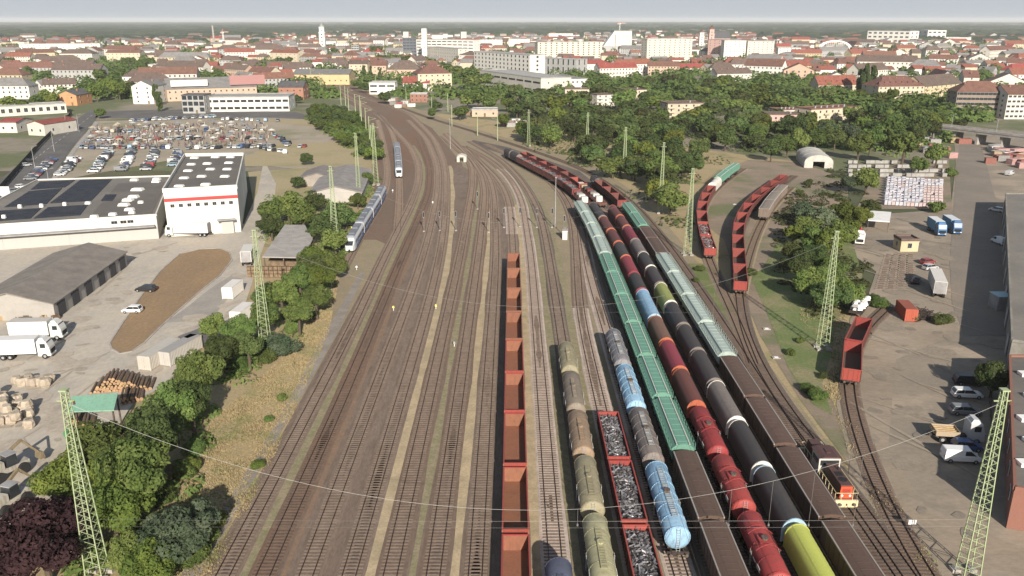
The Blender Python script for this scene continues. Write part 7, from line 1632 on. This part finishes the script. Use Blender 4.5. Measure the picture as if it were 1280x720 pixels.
# shipping clutter beside the railway throat
cl=random.Random(31)
for i in range(24):
    px,py=cl.uniform(500,640),cl.uniform(130,150)
    if py<118+(px-440)*.16: py+=8
    px=cl.choice([cl.uniform(488,515),cl.uniform(560,600),cl.uniform(625,660)]); py=128+(px-490)*.17+cl.uniform(-3,6)
    x,y=G(px,py); c=cl.choice([('red',(.35,.06,.05)),('grey',(.3,.3,.29)),('brown',(.22,.14,.1)),('white',(.6,.58,.55))])
    o=spawn([P_('shell',MB().box(0,0,0,5,2.4,2.3).mesh('shell',paint(c[1],.6,.3))),P_('roof',MB().box(0,0,2.3,5.1,2.5,.15).mesh('roof',greyp))],'storage_hut',(x,y,.1),cl.uniform(-.6,.3),'x','hut','small huts beside the station throat'); POP.append((o,'small %s storage hut'%c[0],px,py))
for i in range(34):
    px=cl.uniform(1140,1290); py=cl.uniform(166,178)+max(0,(px-1150))*.17+cl.uniform(2,16)
    if 1196<px<1232 and py>184: px+=40
    x,y=G(px,py); c=cl.choice([('pink',(.40,.24,.23)),('white',(.5,.48,.45)),('grey',(.3,.29,.28)),('tan',(.36,.27,.17)),('brick-red',(.26,.10,.08))]); w_=cl.uniform(3,7)
    o=spawn([P_('shell',MB().box(0,0,0,w_,3,2.2).mesh('shell',paint(c[1],.6,.25))),P_('roof',MB().box(0,0,2.2,w_+.2,3.2,.15,top=(.95,.9)).mesh('roof',paint(tuple(min(1,v*1.15) for v in c[1]),.6,.15)))],'storage_hut',(x,y,.12),cl.uniform(-.5,.5),'x','hut','huts and stacked goods by the road bridge'); POP.append((o,'low %s storage hut'%c[0],px,py))
# ---------------------------------------------------------------- labels for everything that was scattered
LMK=[('the white clock tower',404,45),('the station hall',395,95),('the factory hall',265,115),('the long white hall',310,132),('the orange house',85,125),('the white gabled house',180,118),('the garage block',40,137),('the solar roof',100,250),('the striped hall',255,260),
 ('the cream house',545,103),('the grid fronted block',628,83),('the cream slab',712,62),('the cream tower',836,60),('the white theatre',772,50),('the pink tower',898,60),('the arch bridge',1044,58),('the skyline factory',1140,45),('the brown office',1225,128),('the cream corner block',1125,117),
 ('the red-roofed block',1047,112),('the pink flats',982,152),('the arched tent',1023,200),('the road bridge',1215,170),('the yellow hut',1136,308),('the short siding',890,260),('the long siding',950,270),('the tiny white hut',577,196),('the small office',478,110),('the grey sheds',440,222),
 ('the canopy shed',358,300),('the white containers',296,380),('the container pair',212,440),('the sawmill',115,505),('the near left mast',100,600),('the second left mast',326,370),('the third left mast',417,270),('the bare earth',200,380),('the two trucks',40,430),('the gabled shed',80,350),
 ('the near right mast',1225,600),('the second right mast',1038,370),('the parking row',1210,520),('the far left yellow house',46,72),('the wide office roof',706,105),('the stepped flats',857,137),('the terraced flats',786,118),('the red roof row',866,87),('the red container',1133,389),('the mast in the wood',781,190),('the mast beside hoppers',826,225),('the far mast',729,170),('the chimney stack',268,45)]
from collections import defaultdict
bk=defaultdict(list)
for o,look,px,py in POP:
    n_,lx,ly=min(LMK,key=lambda l:(l[1]-px)**2+((l[2]-py)*2.2)**2); dx,dy=px-lx,(py-ly)*2.2
    rel=('right of' if dx>0 else 'left of') if abs(dx)>abs(dy) else ('in front of' if dy>0 else 'behind')
    bk[(look,rel,n_)].append((px,py,o))
for (look,rel,n_),L in bk.items():
    L.sort(key=lambda t:(t[0],t[1]))
    for i,(px,py,o) in enumerate(L):
        if len(L)==1: o['label']='%s %s %s'%(look,rel,n_)
        else: o['label']='%s %s %s, %s from the left'%(look,rel,n_,ordn(i))
        w_=o['label'].split()
        if len(w_)>16: o['label']=' '.join(w_[:16])
# ---------------------------------------------------------------- camera, light, air
cam=bpy.data.cameras.new('camera'); co=bpy.data.objects.new('camera',cam); COL.objects.link(co)
cam.sensor_width=36; cam.lens=36*FP/1280; cam.clip_end=60000; cam.clip_start=.5
co.location=(0,0,H); co.rotation_euler=(PI/2-TILT,0,0); sc.camera=co
SUN_AZ=math.radians(10.5); SUN_EL=math.radians(25)
sd=Vector((math.sin(SUN_AZ)*math.cos(SUN_EL),-math.cos(SUN_AZ)*math.cos(SUN_EL),math.sin(SUN_EL)))
su=bpy.data.lights.new('sun','SUN'); su.energy=5.0; su.angle=math.radians(.6); su.color=(1,.91,.79)
so=bpy.data.objects.new('sun',su); COL.objects.link(so); so.rotation_euler=sd.to_track_quat('Z','Y').to_euler(); so.location=(20,-50,120)
w=bpy.data.worlds.new('World'); sc.world=w; w.use_nodes=True; nt=w.node_tree
sk=nt.nodes.new('ShaderNodeTexSky'); sk.sky_type='NISHITA'; sk.sun_disc=False; sk.sun_elevation=SUN_EL; sk.sun_rotation=math.atan2(sd.x,sd.y)
sk.altitude=100; sk.air_density=1.0; sk.dust_density=1.2; sk.ozone_density=1.5
tg=nt.nodes.new('ShaderNodeTexCoord'); sx=nt.nodes.new('ShaderNodeSeparateXYZ'); nt.links.new(tg.outputs['Generated'],sx.inputs[0])
mr=nt.nodes.new('ShaderNodeMapRange'); mr.interpolation_type='SMOOTHSTEP'; mr.inputs[1].default_value=.02; mr.inputs[2].default_value=.32; mr.inputs[3].default_value=.94; mr.inputs[4].default_value=.22; nt.links.new(sx.outputs[2],mr.inputs[0])
mx=nt.nodes.new('ShaderNodeMix'); mx.data_type='RGBA'; nt.links.new(mr.outputs[0],mx.inputs[0]); mx.inputs[7].default_value=(5.5,6.0,6.6,1); nt.links.new(sk.outputs[0],mx.inputs[6]); nt.links.new(mx.outputs[2],nt.nodes['Background'].inputs[0]); nt.nodes['Background'].inputs[1].default_value=.062
sc.view_settings.view_transform='Standard'; sc.view_settings.look='None'; sc.view_settings.gamma=1; sc.view_settings.exposure=EXPO
# hazy summer air
hz=MB(); hz.box(0,13000,-1,52200,28200,91)
hm=bpy.data.materials.new('haze_air'); hm.use_nodes=True; n=hm.node_tree; n.nodes.remove(n.nodes['Principled BSDF'])
pv=n.nodes.new('ShaderNodeVolumePrincipled'); pv.inputs['Density'].default_value=HAZE; pv.inputs['Color'].default_value=(.95,.97,1,1); pv.inputs['Anisotropy'].default_value=0
n.links.new(pv.outputs[0],n.nodes['Material Output'].inputs['Volume'])
o=link('haze',hz.mesh('haze',hm)); o['kind']='stuff'; o['label']='pale summer haze'
sc.cycles.volume_bounces=1; sc.cycles.max_bounces=5; sc.cycles.diffuse_bounces=3; sc.cycles.transparent_max_bounces=8
sc.cycles.use_denoising=True
